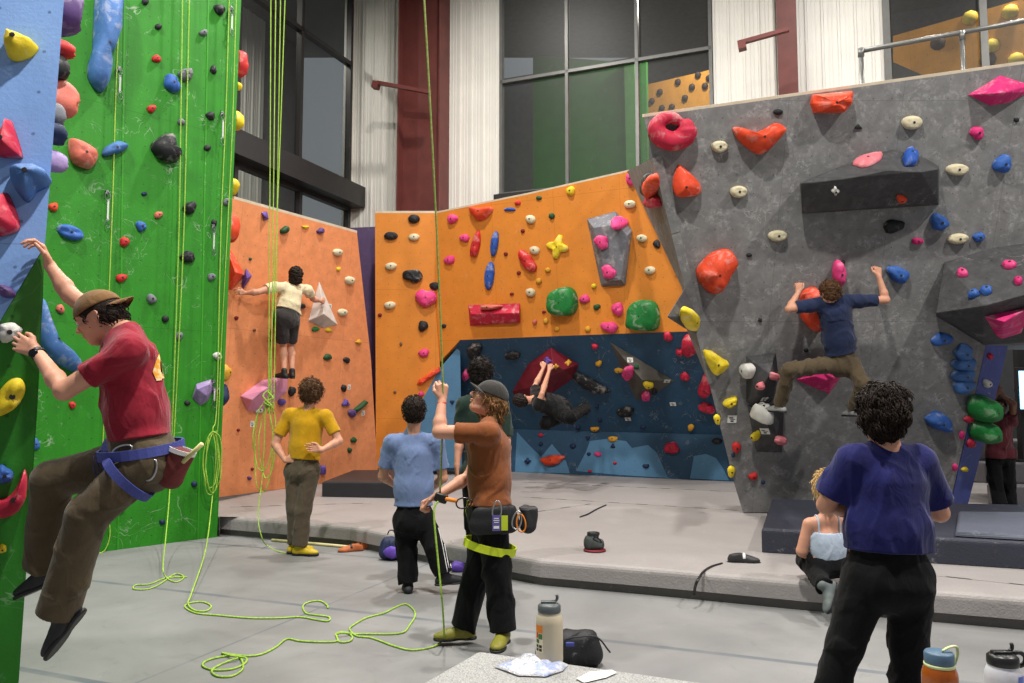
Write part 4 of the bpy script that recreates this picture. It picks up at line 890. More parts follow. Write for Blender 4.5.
# ---- indigo side panel
hold(BS, 979, 405, 0, 0, 'pts', 'green', pts=[(968, 398), (978, 394), (989, 399), (990, 412), (978, 419), (968, 416)], depth=.25, label='upper of two green lobed holds beside the person in maroon', short='upper green lobe'); hold(BS, 980, 430, 0, 0, 'pts', 'green', pts=[(970, 422), (980, 418), (989, 424), (988, 434), (978, 440), (969, 436)], depth=.25, label='lower of two green lobed holds beside the person in maroon', short='lower green lobe')
for t in [(968, 419, 9, 7, 'blob', 'crimson'), (970, 443, 8, 8, 'blob', 'crimson'), (961, 435, 4, 9, 'oval', 'hotpink', -10), (954, 467, 4, 8, 'oval', 'hotpink', -10), (964, 469, 6, 5, 'blob', 'yellow'), (946, 496, 6, 5, 'blob', 'crimson'), (989, 356, 5, 6, 'blob', 'crimson'), (986, 383, 7, 9, 'blob', 'white')]: hold(BS, *t)
# ---- small route cards stapled to the walls
card_m = plain('white_card', (226, 226, 220), .6, var=.03); cardk = plain('card_print', (40, 40, 44), .6)
def card(W, px, py, w, h, label):
    c = W.pt(px, py); M = W.mat4(c); s = (c-CAM).dot(FWD)/F; w, h = w*s, h*s
    r = empty('route_card', c, label, 'card', mw=M)
    mb = MB(); mb.box((0, 0, .004), (w, h, .004)); o = mb.build('card_sheet', card_m); o.parent = r
    mb = MB(); mb.box((-w*.15, h*.18, .0068), (w*.42, h*.12, .001)); mb.box((w*.05, -h*.02, .0068), (w*.6, h*.08, .001)); mb.box((0, -h*.26, .0068), (w*.34, h*.2, .001)); o = mb.build('print', cardk); o.parent = r
card(SW, 252, 424, 5, 6, 'white route card below the pale pink volume'); card(SW, 250, 404, 7, 6, 'white route card on the wall just under the left tip of the pale pink volume')
card(SW, 363, 413, 5, 5, 'white route card right of the slanting green bar'); card(SW, 349, 387, 4, 5, 'white route card above the purple wedge on the salmon wall'); card(SW, 330, 306, 4, 4, 'white route card beside the white triangular volume')
card(BD, 673, 404, 6, 4, 'small white route card in the right half of the blue bay'); card(BD, 628, 419, 6, 4, 'white route card under the black oval hold in the blue bay'); card(surf(v_tri, 667, 381, 'triangular bay volume'), 667, 381, 6, 5, 'white route card at the right tip of the triangular bay volume'); card(surf(v_tri, 630, 360, 'triangular bay volume'), 630, 360, 6, 5, 'white route card on the upper part of the triangular bay volume')
card(GY, 732, 419, 9, 8, 'white route card below the yellow crimp on the grey wall'); card(surf(v_bl, 765, 431, 'black volumes'), 765, 431, 9, 8, 'white route card on the lower black volume'); card(surf(v_bu, 764, 399, 'black volumes'), 764, 399, 8, 5, 'white route card at the foot of the upper black volume')
# ---- labels for the small holds, from what each one looks like and what it is near
def autolabel():
    cn = {'rose': 'dusty pink', 'coral': 'coral pink', 'royal': 'bright blue', 'denim': 'mid blue', 'gold': 'dark yellow', 'hotpink': 'hot pink', 'darkgreen': 'dark green', 'darkred': 'dark red', 'orange': 'red-orange', 'navy': 'very dark blue', 'blue': 'blue'}
    kn = {'oval': 'oval', 'jug': 'oval jug', 'blob': 'rounded', 'rock': 'blocky', 'tri': 'triangular', 'box': 'square', 'star': 'star-shaped', 'heart': 'heart-shaped', 'dome': 'half-round', 'drop': 'drop-shaped', 'fin': 'fin-shaped'}
    used = {h['o']['label'] for h in HOLDS if h['lab']}
    marks = [h for h in HOLDS if h['short']]
    for h in HOLDS:
        if h['lab']: continue
        s = max(h['w'], h['h']); size = 'tiny' if s <= 5 else 'small' if s <= 9 else 'medium' if s < 16 else 'large'
        near = sorted((m for m in marks), key=lambda m: math.hypot(m['px']-h['px'], m['py']-h['py'])+(60 if m['wall'] != h['wall'] else 0))
        cands = []
        what = '%s %s %s' % (size, cn.get(h['c'], h['c']), kn.get(h['kind'], '')+' hold')
        def rel(m):
            dx, dy = h['px']-m['px'], h['py']-m['py']; d = math.hypot(dx, dy)
            far = 'just ' if d < 28 else '' if d < 75 else 'far '
            if abs(dx) > 2.2*abs(dy): k = 'right of' if dx > 0 else 'left of'
            elif abs(dy) > 2.2*abs(dx): k = 'below' if dy > 0 else 'above'
            else: k = ('below' if dy > 0 else 'above')+' and '+('right of' if dx > 0 else 'left of')
            return far+k
        for m in near[:6]: cands.append('%s %s the %s' % (what, rel(m), m['short']))
        for m in near[1:5]:
            if m['wall'] == h['wall']: cands.append('%s between the %s and the %s' % (what, near[0]['short'], m['short']))
        fin = None
        for c in cands:
            if c not in used and len(c.split()) <= 16: fin = c; break
        if fin is None: fin = cands[0]+' again'
        used.add(fin); h['o']['label'] = fin; 
        h['lab'] = True
autolabel()
groups = {}
for h in HOLDS: groups.setdefault(h['wall'], []).append(h)
for k, hs in groups.items():
    for h in hs: h['o']['group'] = 'climbing holds on the '+k
# ------------------------------------------------------------------ bodies grown from smooth-blended fields
f32 = np.float32
def V3(*a): return np.array(a[0] if len(a) == 1 else a, dtype=float)
def nrm(v): v = V3(v); return v/max(np.linalg.norm(v), 1e-9)
def smin(a, b, k):
    h = np.clip(.5+.5*(b-a)/k, 0, 1); return b*(1-h)+a*h-k*h*(1-h)
class SDF:
    """list of primitives; op: '+' union, '-' carve, '&' cut; k = blend radius"""
    def __init__(s): s.p = []
    def cone(s, a, b, ra, rb, k=.02, op='+', side=None, flat=1.0):
        s.p.append(('c', V3(a), V3(b), ra, rb, k, op, None if side is None else nrm(side), flat)); return s
    def ell(s, c, M, r, k=.02, op='+'):            # M rows: axes
        s.p.append(('e', V3(c), np.array([nrm(m) for m in M]), V3(r), None, k, op, None, 1)); return s
    def half(s, c, n, k=.004, op='&'):             # keeps the side against n
        s.p.append(('h', V3(c), nrm(n), 0, 0, k, op, None, 1)); return s
    def fn(s, f, k=0, op='f'): s.p.append(('f', f, None, 0, 0, k, op, None, 1)); return s
    def eval(s, P):
        d = np.full(len(P), 1.0, dtype=f32)
        for ty, a, b, ra, rb, k, op, side, flat in s.p:
            if ty == 'c':
                ba = b-a; L2 = max(ba@ba, 1e-9); pa = P-a; t = np.clip(pa@ba/L2, 0, 1); v = pa-t[:, None]*ba
                if side is not None:                # widen across 'side'
                    sc = v@side; v = v+np.outer(sc*(1/flat-1), side)
                    q = np.sqrt((v*v).sum(1))-(ra+(rb-ra)*t)
                else: q = np.sqrt((v*v).sum(1))-(ra+(rb-ra)*t)
            elif ty == 'e':
                l = (P-a)@b.T; k0 = np.sqrt(((l/ra)**2).sum(1)); k1 = np.sqrt(((l/(ra*ra))**2).sum(1))+1e-9; q = k0*(k0-1)/k1
            elif ty == 'h': q = (P-a)@b
            else:
                d = a(P, d).astype(f32); continue
            q = q.astype(f32)
            if op == '+': d = smin(d, q, k) if k > 0 else np.minimum(d, q)
            elif op == '-': d = -smin(-d, q, k)
            elif op == '&': d = -smin(-d, -q, max(k, 1e-4))
        return d
    def bounds(s, m=.05):
        lo = V3(9e9, 9e9, 9e9); hi = -lo
        for ty, a, b, ra, rb, k, op, side, flat in s.p:
            if op != '+': continue
            if ty == 'c': r = max(ra, rb)*max(flat, 1); pts = (a, b)
            elif ty == 'e': r = max(ra); pts = (a,)
            else: continue
            for p in pts: lo = np.minimum(lo, p-r); hi = np.maximum(hi, p+r)
        return lo-m, hi+m
def polygonize(S, h):
    lo, hi = S.bounds(.03); B = 8
    n = (np.ceil((hi-lo)/h/B).astype(int))*B+1
    nb = (n-1)//B
    bc = np.stack(np.meshgrid(*[np.arange(x) for x in nb], indexing='ij'), -1).reshape(-1, 3)
    cen = lo+(bc*B+B/2)*h
    dc = S.eval(cen)
    D = np.empty(tuple(nb*B), dtype=f32)
    D.reshape(nb[0], B, nb[1], B, nb[2], B)[:] = np.where(dc < 0, -1, 1).reshape(nb[0], 1, nb[1], 1, nb[2], 1)
    act = np.abs(dc) < B*h*.87*1.5+.03
    ab = bc[act]
    off = np.stack(np.meshgrid(*[np.arange(B)]*3, indexing='ij'), -1).reshape(-1, 3)
    for i in range(0, len(ab), 2000):
        idx = (ab[i:i+2000, None, :]*B+off[None]).reshape(-1, 3)
        D[idx[:, 0], idx[:, 1], idx[:, 2]] = S.eval(lo+idx*h)
    D[0], D[-1] = 1, 1; D[:, 0] = 1; D[:, -1] = 1; D[:, :, 0] = 1; D[:, :, -1] = 1
    I = D < 0
    c = I[:-1, :-1, :-1].astype(np.int8)
    c = c+I[1:, :-1, :-1]+I[:-1, 1:, :-1]+I[:-1, :-1, 1:]+I[1:, 1:, :-1]+I[1:, :-1, 1:]+I[:-1, 1:, 1:]+I[1:, 1:, 1:]
    cell = np.argwhere((c > 0) & (c < 8))
    if len(cell) == 0: return np.zeros((0, 3)), []
    vid = np.full(c.shape, -1, dtype=np.int32); vid[cell[:, 0], cell[:, 1], cell[:, 2]] = np.arange(len(cell))
    C8 = np.array([(x, y, z) for x in (0, 1) for y in (0, 1) for z in (0, 1)])
    val = np.stack([D[cell[:, 0]+o[0], cell[:, 1]+o[1], cell[:, 2]+o[2]] for o in C8], 1)
    val = np.clip(val, -h*1.5, h*1.5)
    acc = np.zeros((len(cell), 3)); cnt = np.zeros(len(cell))
    for i in range(8):
        for j in range(i+1, 8):
            if np.abs(C8[i]-C8[j]).sum() != 1: continue
            a, b = val[:, i], val[:, j]; m = (a < 0) != (b < 0)
            t = np.where(m, a/np.where(np.abs(a-b) < 1e-9, 1, a-b), 0)[:, None]
            acc += (C8[i]+(C8[j]-C8[i])*t)*m[:, None]; cnt += m
    Vt = lo+(cell+acc/cnt[:, None])*h
    F_ = []
    for ax in range(3):
        u, v = [(1, 2), (2, 0), (0, 1)][ax]
        sl0 = [slice(1, -1)]*3; sl1 = [slice(1, -1)]*3; sl0[ax] = slice(0, -1); sl1[ax] = slice(1, None)
        A, Bm = I[tuple(sl0)], I[tuple(sl1)]
        e = np.argwhere(A != Bm); o = np.ones(3, int); o[ax] = 0; e = e+o
        ins = I[e[:, 0], e[:, 1], e[:, 2]]
        def g(du, dv):
            q = e.copy(); q[:, u] -= du; q[:, v] -= dv; return vid[q[:, 0], q[:, 1], q[:, 2]]
        q = np.stack([g(1, 1), g(0, 1), g(0, 0), g(1, 0)], 1)
        q[~ins] = q[~ins][:, ::-1]
        F_.append(q)
    return Vt, np.concatenate(F_)
def fastmesh(name, Vt, Fq, mat, parent=None, smooth=True):
    me = bpy.data.meshes.new(name); nv, nf = len(Vt), len(Fq)
    me.vertices.add(nv); me.vertices.foreach_set('co', np.asarray(Vt, f32).ravel())
    me.loops.add(nf*4); me.loops.foreach_set('vertex_index', np.asarray(Fq, np.int32).ravel())
    me.polygons.add(nf); me.polygons.foreach_set('loop_start', np.arange(0, nf*4, 4, dtype=np.int32))
    me.polygons.foreach_set('use_smooth', np.ones(nf, bool))
    me.materials.append(mat); me.update(calc_edges=True); me.validate()
    o = bpy.data.objects.new(name, me); col.objects.link(o)
    if parent is not None: attach(o, parent)
    return o
def grow(name, S, h, mat, parent=None):
    Vt, Fq = polygonize(S, h); return fastmesh(name, Vt, Fq, mat, parent)
def wrinkle(seed, amp, freq=26, stretch=(1, 1, .45)):
    r = np.random.RandomState(seed); K = []
    for i in range(6):
        d = r.normal(size=3)*np.array(stretch); d = d/np.linalg.norm(d); g = r.normal(size=3); g /= np.linalg.norm(g)
        K.append((d*freq*(r.uniform(.5, .9) if i < 3 else r.uniform(1, 1.6)), r.uniform(0, 6.28), 1.0 if i < 3 else .5, g*r.uniform(5, 10), r.uniform(0, 6)))
    w = r.normal(size=3)*7; w2 = r.normal(size=3)*9
    def f(P, d):
        q = np.sin(P@w+1.3)*1.6+np.sin(P@w2)*1.1; s = 0
        for k, ph, a, g, g0 in K: s = s+a*(1-2*np.abs(np.sin((P@k+ph+q)*.5)))*np.clip(.55+.8*np.sin(P@g+g0), 0, 1)
        return d-np.clip(s, -.45, 9)*amp*.75
    return f
# ------------------------------------------------------------------ skeleton -> skin, shirt, trousers
def head_sdf(S, C, Fd, U, k=.02, sc=1.0):
    L = np.cross(U, Fd); M = [L, Fd, U]; E = lambda x, y, z: C+(L*x+Fd*y+U*z)*sc
    S.ell(E(0, -.012, .022), M, V3(.075, .098, .098)*sc, k)
    S.ell(E(0, .032, -.035), M, V3(.060, .066, .080)*sc, .03)
    S.ell(E(0, .060, -.092), M, V3(.030, .027, .022)*sc, .03)
    S.cone(E(-.045, .0, -.07), E(-.02, .06, -.095), .022*sc, .018*sc, .03); S.cone(E(.045, .0, -.07), E(.02, .06, -.095), .022*sc, .018*sc, .03)
    for x in (-1, 1):
        S.ell(E(.033*x, .098, .006), M, V3(.018, .012, .012)*sc, .012, '-')
        S.ell(E(.045*x, .074, -.022), M, V3(.02, .016, .016)*sc, .02)
        S.cone(E(.018*x, .092, .028), E(.048*x, .08, .027), .009*sc, .008*sc, .012)
        S.ell(E(.033*x, .085, .006), M, V3(.0155, .0135, .011)*sc, .004)
        S.ell(E(.079*x, -.012, -.006), [nrm(L+Fd*.35*x), Fd, U], V3(.008, .019, .031)*sc, .008)
        S.ell(E(.088*x, -.010, -.004), M, V3(.006, .009, .016)*sc, .006, '-')
    S.cone(E(0, .094, .012), E(0, .119, -.024), .009*sc, .012*sc, .012)
    for x in (-1, 1): S.ell(E(.012*x, .107, -.030), M, V3(.009, .010, .008)*sc, .008)
    S.ell(E(0, .100, -.054), M, V3(.025, .011, .006)*sc, .006); S.ell(E(0, .097, -.065), M, V3(.021, .011, .007)*sc, .006)
    S.ell(E(0, .110, -.059), M, V3(.024, .012, .0022)*sc, .003, '-')
def hand_sdf(S, W, d, n, side, curl=(.5, .6, .65, .7), spread=.10, thumb=.5, sc=1.0, k=.009):
    """W wrist, d towards the fingers, n the way the palm faces, side = +1/-1 which side the thumb leaves"""
    d = nrm(d); n = nrm(n-d*(n@d)); t = np.cross(d, n)*side       # t points to the thumb side
    for i, o in enumerate((.031, .011, -.010, -.029)):
        b = W+d*(.092-.006*abs(i-1))*sc+t*o*sc
        S.cone(W+t*o*.55*sc+d*.01*sc, b, .0155*sc, .0125*sc, .012)
        L = (.042, .046, .043, .034)[i]*sc; R_ = (.0095, .0098, .0092, .0082)[i]*sc; p = b; ang = 0
        for j, f in enumerate((1, .66, .55)):
            ang += curl[i]*(.9, 1.15, .7)[j]*1.25
            dd = nrm(d*math.cos(ang)+n*math.sin(ang)+t*(spread*(1.4-i)*.7)*(1 if j == 0 else .4)); q = p+dd*L*f
            S.cone(p, q, R_*(1-.09*j), R_*(.93-.1*j), .004 if j == 0 else .003); p = q
    b = W+d*.022*sc+t*.020*sc; m = b+nrm(t*.75+d*.75+n*.35*thumb)*.044*sc; q = m+nrm(t*(.45-thumb*.5)+d*.9+n*.5*thumb)*.032*sc; e = q+nrm(t*(.2-thumb*.6)+d*.9+n*.6*thumb)*.026*sc
    S.cone(b, m, .0165*sc, .0125*sc, .012); S.cone(m, q, .0115*sc, .0100*sc, .004); S.cone(q, e, .0098*sc, .0085*sc, .003)
def shoe(name, A, toe, mat, sole, parent, sc=1.0, up=(0, 0, 1), h=.006, low=False):
    """A ankle joint, toe direction"""
    A = V3(A); f = nrm(toe); u = nrm(V3(up)-f*(V3(up)@f)); s = np.cross(u, f)
    S = SDF(); b = A-u*.062*sc
    S.cone(b-f*.045*sc, b+f*.06*sc, .036*sc, .038*sc, .02, '+', s, 1.0).ell(b+f*.12*sc-u*.006*sc, [s, f, u], V3(.046, .075, .030)*sc, .03)
    S.cone(A+u*.02*sc, A-u*.03*sc-f*.01*sc, .045*sc, .044*sc, .03).cone(b+f*.03*sc+u*.02*sc, b+f*.11*sc, .032*sc, .028*sc, .03)
    if low: S.half(A-u*.012*sc-f*.0, nrm(u-f*.15), .006); S.ell(A-u*.01*sc-f*.012*sc, [s, f, u], V3(.026, .040, .03)*sc, .004, '-')
    S.half(b-u*.022*sc, -u, .006); S.fn(wrinkle(5, .003, 60))
    o = grow(name, S, h, mat, parent)
    S = SDF(); c = b-u*.026*sc
    S.ell(c-f*.03*sc, [s, f, u], V3(.040, .055, .05)*sc, .01).ell(c+f*.115*sc, [s, f, u], V3(.050, .085, .05)*sc, .05)
    S.half(c+u*.008*sc, u, .002).half(c-u*.010*sc, -u, .003)
    grow('sole', S, h, sole, o); return o
SKIN = plain('fair_skin', (206, 150, 124), .5, var=.07, vs=14, bump=.05, spec=.35)
for m_ in (SKIN,): m_.node_tree.nodes['Principled BSDF'].inputs['Subsurface Weight'].default_value = .12; m_.node_tree.nodes['Principled BSDF'].inputs['Subsurface Radius'].default_value = (.02, .008, .004)
EYEW = plain('eye_white', (225, 220, 215), .2); EYEI = plain('eye_iris', (50, 40, 30), .2)
def human(label, J, o):
    """J: joints in world space; o: options"""
    J = {k: V3(v) for k, v in J.items()}
    sc = o.get('sc', 1.0); bld = o.get('build', 1.0); hs = o.get('h', .006)
    lowz = min(J['aL'][2], J['aR'][2]); base = (J['hL']+J['hR'])/2
    root = empty('person', (base[0], base[1], o.get('z0', max(0, lowz-.1))), label, 'person', None)
    if o.get('group'): root['group'] = o['group']
    U = nrm(o.get('hup', (0, 0, 1))); Fh = nrm(o['hdir']); Fh = nrm(Fh-U*(Fh@U)); Lh = np.cross(U, Fh)
    H = J['head']; ch = (J['sL']+J['sR'])/2; pv = (J['hL']+J['hR'])/2
    side = nrm(J['sL']-J['sR']); sp = nrm(ch-pv); fw = nrm(np.cross(side, sp)); hside = nrm(J['hL']-J['hR']); 
    tw = o.get('torso', .115)*sc*bld; nk = o.get('neck', ch+sp*.035*sc-fw*.015*sc); skin = o.get('skin', SKIN)
    # --- skin
    S = SDF(); head_sdf(S, H, Fh, U, sc=sc)
    S.cone(nk, H-U*.045*sc-Fh*.012*sc, .060*sc*bld, .054*sc, .03)
    S.cone(J['sL']-side*.03, nk+side*.02, .048*sc, .045*sc, .04).cone(J['sR']+side*.03, nk-side*.02, .048*sc, .045*sc, .04)
    wst = ch*.42+pv*.58
    S.cone(ch-sp*.10*sc, wst, tw*.98, tw*.86, .06, '+', side, 1.28).cone(wst, pv+sp*.02, tw*.86, tw*.95, .06, '+', hside, 1.25)
    for s in 'LR':
        sh, el, wr = J['s'+s], J['e'+s], J['w'+s]
        S.cone(sh, el, .050*sc*bld, .039*sc, .03); S.cone(sh*.45+el*.55, el, .041*sc*bld, .036*sc, .02)
        fm = el*.7+wr*.3; S.cone(el, fm, .037*sc, .041*sc*bld, .02).cone(fm, wr, .041*sc*bld, .0265*sc, .02, ).cone(wr, wr+(wr-el)*.05, .027*sc, .026*sc, .01)
        hd = o.get('hand'+s, {}); hd = dict(hd); d_ = hd.pop('d', wr-el); n_ = hd.pop('n', fw)
        dd = nrm(d_); nn_ = nrm(V3(n_)-dd*(V3(n_)@dd)); tside = hd.pop('ts', None)
        if tside is not None: sgn = 1 if np.cross(dd, nn_)@V3(tside) > 0 else -1
        else: sgn = 1 if s == 'R' else -1
        hand_sdf(S, wr+dd*.012, dd, nn_, sgn, sc=sc*o.get('handsc', 1.0), **hd)
        hp, kn, an = J['h'+s], J['k'+s], J['a'+s]
        S.cone(hp, kn, .080*sc*bld, .052*sc, .04); cf = kn*.68+an*.32; S.cone(kn, cf, .05*sc, .053*sc*bld, .02).cone(cf, an, .053*sc*bld, .034*sc, .02)
        if o.get('bare_feet'): pass
    body = grow('body', S, o.get('hskin', hs), skin, root)
    # --- eyes
    if o.get('eyes', True):
        for x in (-1, 1):
            c = Vector(H+(Lh*.033*x+Fh*.090+U*.006)*sc); mb = MB(); bm = bmesh.new(); bmesh.ops.create_uvsphere(bm, u_segments=14, v_segments=10, radius=.0118*sc); bm.verts.index_update()
            mb.add([v.co+c for v in bm.verts], [[v.index for v in f.verts] for f in bm.faces]); bm.free(); e = mb.build('eye', EYEW, root, True)
            mb = MB(); q = Vector(Fh).to_track_quat('Z', 'Y').to_matrix(); mb.lathe([(.0055*sc, .0095*sc), (.004*sc, .0122*sc)], c, 12, q); mb.build('iris', EYEI, e)
            mb = MB(); mb.tube([Vector(H+(Lh*(.018*x)+Fh*.103+U*.030)*sc), Vector(H+(Lh*(.034*x)+Fh*.101+U*.034)*sc), Vector(H+(Lh*(.050*x)+Fh*.090+U*.029)*sc)], [.003, .004, .002], 6); mb.build('eyebrow', o.get('hairmat', MATS.get('brown_hair')) or blackm, root, True)
    # --- shirt
    if o.get('shirt'):
        q = o['shirt']; S = SDF(); th = q.get('ease', .016); hem = q.get('hem', .06); lng = q.get('sleeve', .62)
        b = pv-sp*hem
        S.cone(ch-sp*.10*sc, wst, tw+th, tw*q.get('waist', .94)+th, .06, '+', side, 1.30).cone(wst, b-sp*.06, tw*q.get('waist', .94)+th, tw*q.get('hemw', 1.0)+th, .06, '+', nrm(side+hside), 1.28)
        S.cone(J['sL']-side*.02, J['sR']+side*.02, .058*sc+th*.6, .058*sc+th*.6, .05)
        S.cone(ch+sp*.01, nk, .075*sc, .060*sc, .05)
        if not q.get('tank'):
            for x in (1, -1): S.cone((J['sL'] if x > 0 else J['sR'])-side*.035*x, nk+side*.030*x+sp*.028*sc, .058*sc, .036*sc, .05)
        pe = o['pants'].get('ease', .018)
        for s, x in (('L', 1), ('R', -1)):
            hp, kn = J['h'+s], J['k'+s]
            S.cone(hp+sp*.03, hp+nrm(nrm(kn-hp)-sp*1.2)*.09, .096*sc*bld+pe*.7, .100*sc*bld+pe*.7, .05)
            S.ell(pv+hside*.07*x*sc-sp*.02-fw*.06, [hside, fw, sp], V3(.094, .094, .11)*sc*bld, .04)
        for s in 'LR':
            sh, el = J['s'+s], J['e'+s]; e = sh+(el-sh)*lng
            if q.get('tank'): continue
            T = SDF(); T.p = []
            S.cone(sh, e, .056*sc*bld+th*.55, (.050*sc*bld+th)*q.get('slw', 1.0), .045)
        if q.get('tank'):
            S.p = S.p[:2]
            S.cone(ch-sp*.07*sc, ch-sp*.12*sc, tw*.93+th, tw+th, .02, '+', side, 1.26)
            S.half(ch-sp*.055*sc, sp, .01)
            S.half(ch-sp*.075*sc, sp, .01) if False else None
        S.fn(wrinkle(q.get('seed', 3), q.get('fold', .010), q.get('freq', 62), q.get('stretch', (1, 1, .5))))
        hb = nrm(sp+fw*q.get('hemtilt', 0))
        S.half(b+fw*0, -hb, .008)
        if not q.get('tank'):
            if lng < 1.05:
                for s in 'LR':
                    sh, el = J['s'+s], J['e'+s]; e = sh+(el-sh)*lng; dr = nrm(el-sh)
                    # cut the sleeve end only near the arm
                    def cut(P, d, e=e, dr=dr):
                        v = P-e; ax = v@dr; rad = np.sqrt(np.maximum((v*v).sum(1)-ax*ax, 0)); m = (rad < .095*sc) & (ax > -.02) & (ax < .12)
                        return np.where(m, np.maximum(d, ax), d)
                    S.fn(cut)
            S.ell(nk+U*.035+fw*.01+sp*.02, [side, fw, sp], V3(.060, .066, .042)*sc, .006, '-')
        so = grow('shirt' if not q.get('tank') else 'tank_top', S, hs, q['mat'], root)
        if q.get('tank'):
            tb_ = BVHTree.FromPolygons([v.co.copy() for v in body.data.vertices], [tuple(p.vertices) for p in body.data.polygons])
            for x in (1, -1):
                cc = ch+side*.078*x*sc-sp*.05; pts = []
                for k in range(13):
                    a = PI*(-.12+1.24*k/12); dd = V3(fw)*math.cos(a)+V3(sp)*math.sin(a); h_, _, _, _ = tb_.ray_cast(Vector(cc+dd*.3), Vector(-dd))
                    if h_ is not None: pts.append(h_+Vector(dd)*.004)
                if len(pts) > 3: mb = MB(); mb.tube(pts, .008, 6); mb.build('strap', q['mat'], so, True)
    # --- trousers
    q = o['pants']; S = SDF(); th = q.get('ease', .018); top = pv+sp*q.get('rise', .07)
    S.cone(top+sp*.05, pv-sp*.02, tw*.90+th*.5, tw*1.0+th, .05, '+', hside, 1.26)
    for s in 'LR':
        hp, kn, an = J['h'+s], J['k'+s], J['a'+s]; sd = 1 if s == 'L' else -1
        S.cone(hp+hside*sd*-.004, kn, .092*sc*bld+th*.7, .062*sc+th*q.get('knee', 1), .03)
        if q.get('short'): 
            e = hp+(kn-hp)*q['short']; dr = nrm(kn-hp)
            def cut(P, d, e=e, dr=dr):
                v = P-e; ax = v@dr; rad = np.sqrt(np.maximum((v*v).sum(1)-ax*ax, 0)); m = (rad < .14) & (ax > -.02)
                return np.where(m, np.maximum(d, ax), d)
            S.fn(cut)
        else:
            e = an+(an-kn)*q.get('cuff', .02)
            S.cone(kn, e, .060*sc+th*q.get('knee', 1), (.046*sc+th)*q.get('cuffw', 1.1), .03); dr = nrm(an-kn)
            def cut(P, d, e=e, dr=dr):
                v = P-e; ax = v@dr; rad = np.sqrt(np.maximum((v*v).sum(1)-ax*ax, 0)); m = (rad < .12) & (ax > -.02)
                return np.where(m, np.maximum(d, ax), d)
            S.fn(cut)
    gl_ = -sp*.02-fw*.047
    S.ell(pv+hside*.07*sc+gl_, [hside, fw, sp], V3(.085, .085, .10)*sc*bld, .03).ell(pv-hside*.07*sc+gl_, [hside, fw, sp], V3(.085, .085, .10)*sc*bld, .03)
    S.fn(wrinkle(q.get('seed', 11), q.get('fold', .011), q.get('freq', 52), q.get('stretch', (1, 1, .7))))
    def wcut(P, d, e=top, dr=sp):
        v = P-e; ax = v@dr; rad = np.sqrt(np.maximum((v*v).sum(1)-ax*ax, 0)); m = (rad < .17*bld) & (ax > -.02)
        return np.where(m, np.maximum(d, ax), d)
    S.fn(wcut)
    po = grow('shorts' if q.get('short') else 'trousers', S, hs, q['mat'], root)
    # --- shoes
    if o.get('shoes'):
        q = o['shoes']
        for s in 'LR':
            so_ = shoe('shoe', J['a'+s], o.get('toe'+s, fw), q['mat'], q['sole'], root, sc*q.get('sc', 1), o.get('fup'+s, (0, 0, 1)), hs)
    # --- hair
    if o.get('hair'):
        q = o['hair']; hm = q['mat']; S = SDF(); M = [Lh, Fh, U]; E = lambda x, y, z: H+(Lh*x+Fh*y+U*z)*sc; g = q.get('vol', .012)
        S.ell(E(0, -.018, .030), M, V3(.078+g, .098+g*.9, .095+g)*sc, .02)
        if q.get('nape', .05): S.ell(E(0, -.055, -.03), M, V3(.066+g*.5, .050+g*.6, q.get('nape', .055))*sc, .03)
        for (x, y, z, r) in q.get('locks', ()): S.ell(E(x, y, z), M, V3(r, r, r*1.3)*sc, .03)
        rr = np.random.RandomState(q.get('seed', 2)); K = [(rr.normal(size=3)*q.get('freq', 60), rr.uniform(0, 6)) for _ in range(8)]; am = q.get('amp', .006)
        def hn(P, d, K=K, am=am):
            s = 0
            w = np.stack([np.sin(P[:, 1]*38+1), np.sin(P[:, 2]*41), np.sin(P[:, 0]*37+2)], 1)*.35
            for k, ph in K: s = s+(1-2*np.abs(np.sin((P@k+ph+(w@k)*.02)*.5)))
            return d+s*am/4
        S.fn(hn)
        S.ell(E(0, .085, -.045), M, V3(.075, .075, .095)*sc, .01, '-')      # face opening
        if q.get('ears', True):
            for x in (-1, 1): S.ell(E(.085*x, .012, -.022), M, V3(.03, .034, .04)*sc, .01, '-')
        if q.get('cap'): S.half(H+U*.038*sc, U, .004)
        ho = grow('hair', S, min(hs, .005), hm, root)
        ns = q.get('strands', 0)
        if ns:
            mb = MB(); rs = random.Random(q.get('seed', 2)); cu = q.get('curl', .3); Ls = q.get('len', .06)
            vs = ho.data.vertices; n = len(vs)
            nr_ = [v.normal.copy() for v in vs]
            for i in range(ns):
                v = vs[rs.randrange(n)]; nn2 = Vector(v.normal); p = v.co.copy()
                g_ = Vector(-U*.8-Fh*.5+Lh*rs.uniform(-.4, .4)); g_ = (g_-nn2*g_.dot(nn2)); 
                if g_.length < .05: continue
                if q.get('cap') and (p-Vector(H)).dot(Vector(U)) > .024*sc: continue
                g_.normalize(); b_ = nn2.cross(g_); pts = []; L_ = Ls*rs.uniform(.6, 1.2)*sc; ph = rs.uniform(0, 6.28); fq = rs.uniform(1, 2.2)*(1+cu)
                for j in range(6):
                    t = j/5; pts.append(p+g_*L_*t*(1-.25*cu)+nn2*(.004+math.sin(t*3)*.010*q.get('lift', 1))+b_*math.sin(ph+t*fq*3)*cu*.012+nn2*math.cos(ph+t*fq*3)*cu*.006)
                mb.tube(pts, [.0026, .0030, .0028, .0022, .0015, .0005], 4)
            mb.build('hair_locks', hm, ho, True)
    return root, dict(H=H, U=U, F=Fh, L=Lh, side=side, sp=sp, fw=fw, pv=pv, ch=ch, hside=hside, tw=tw, sc=sc)
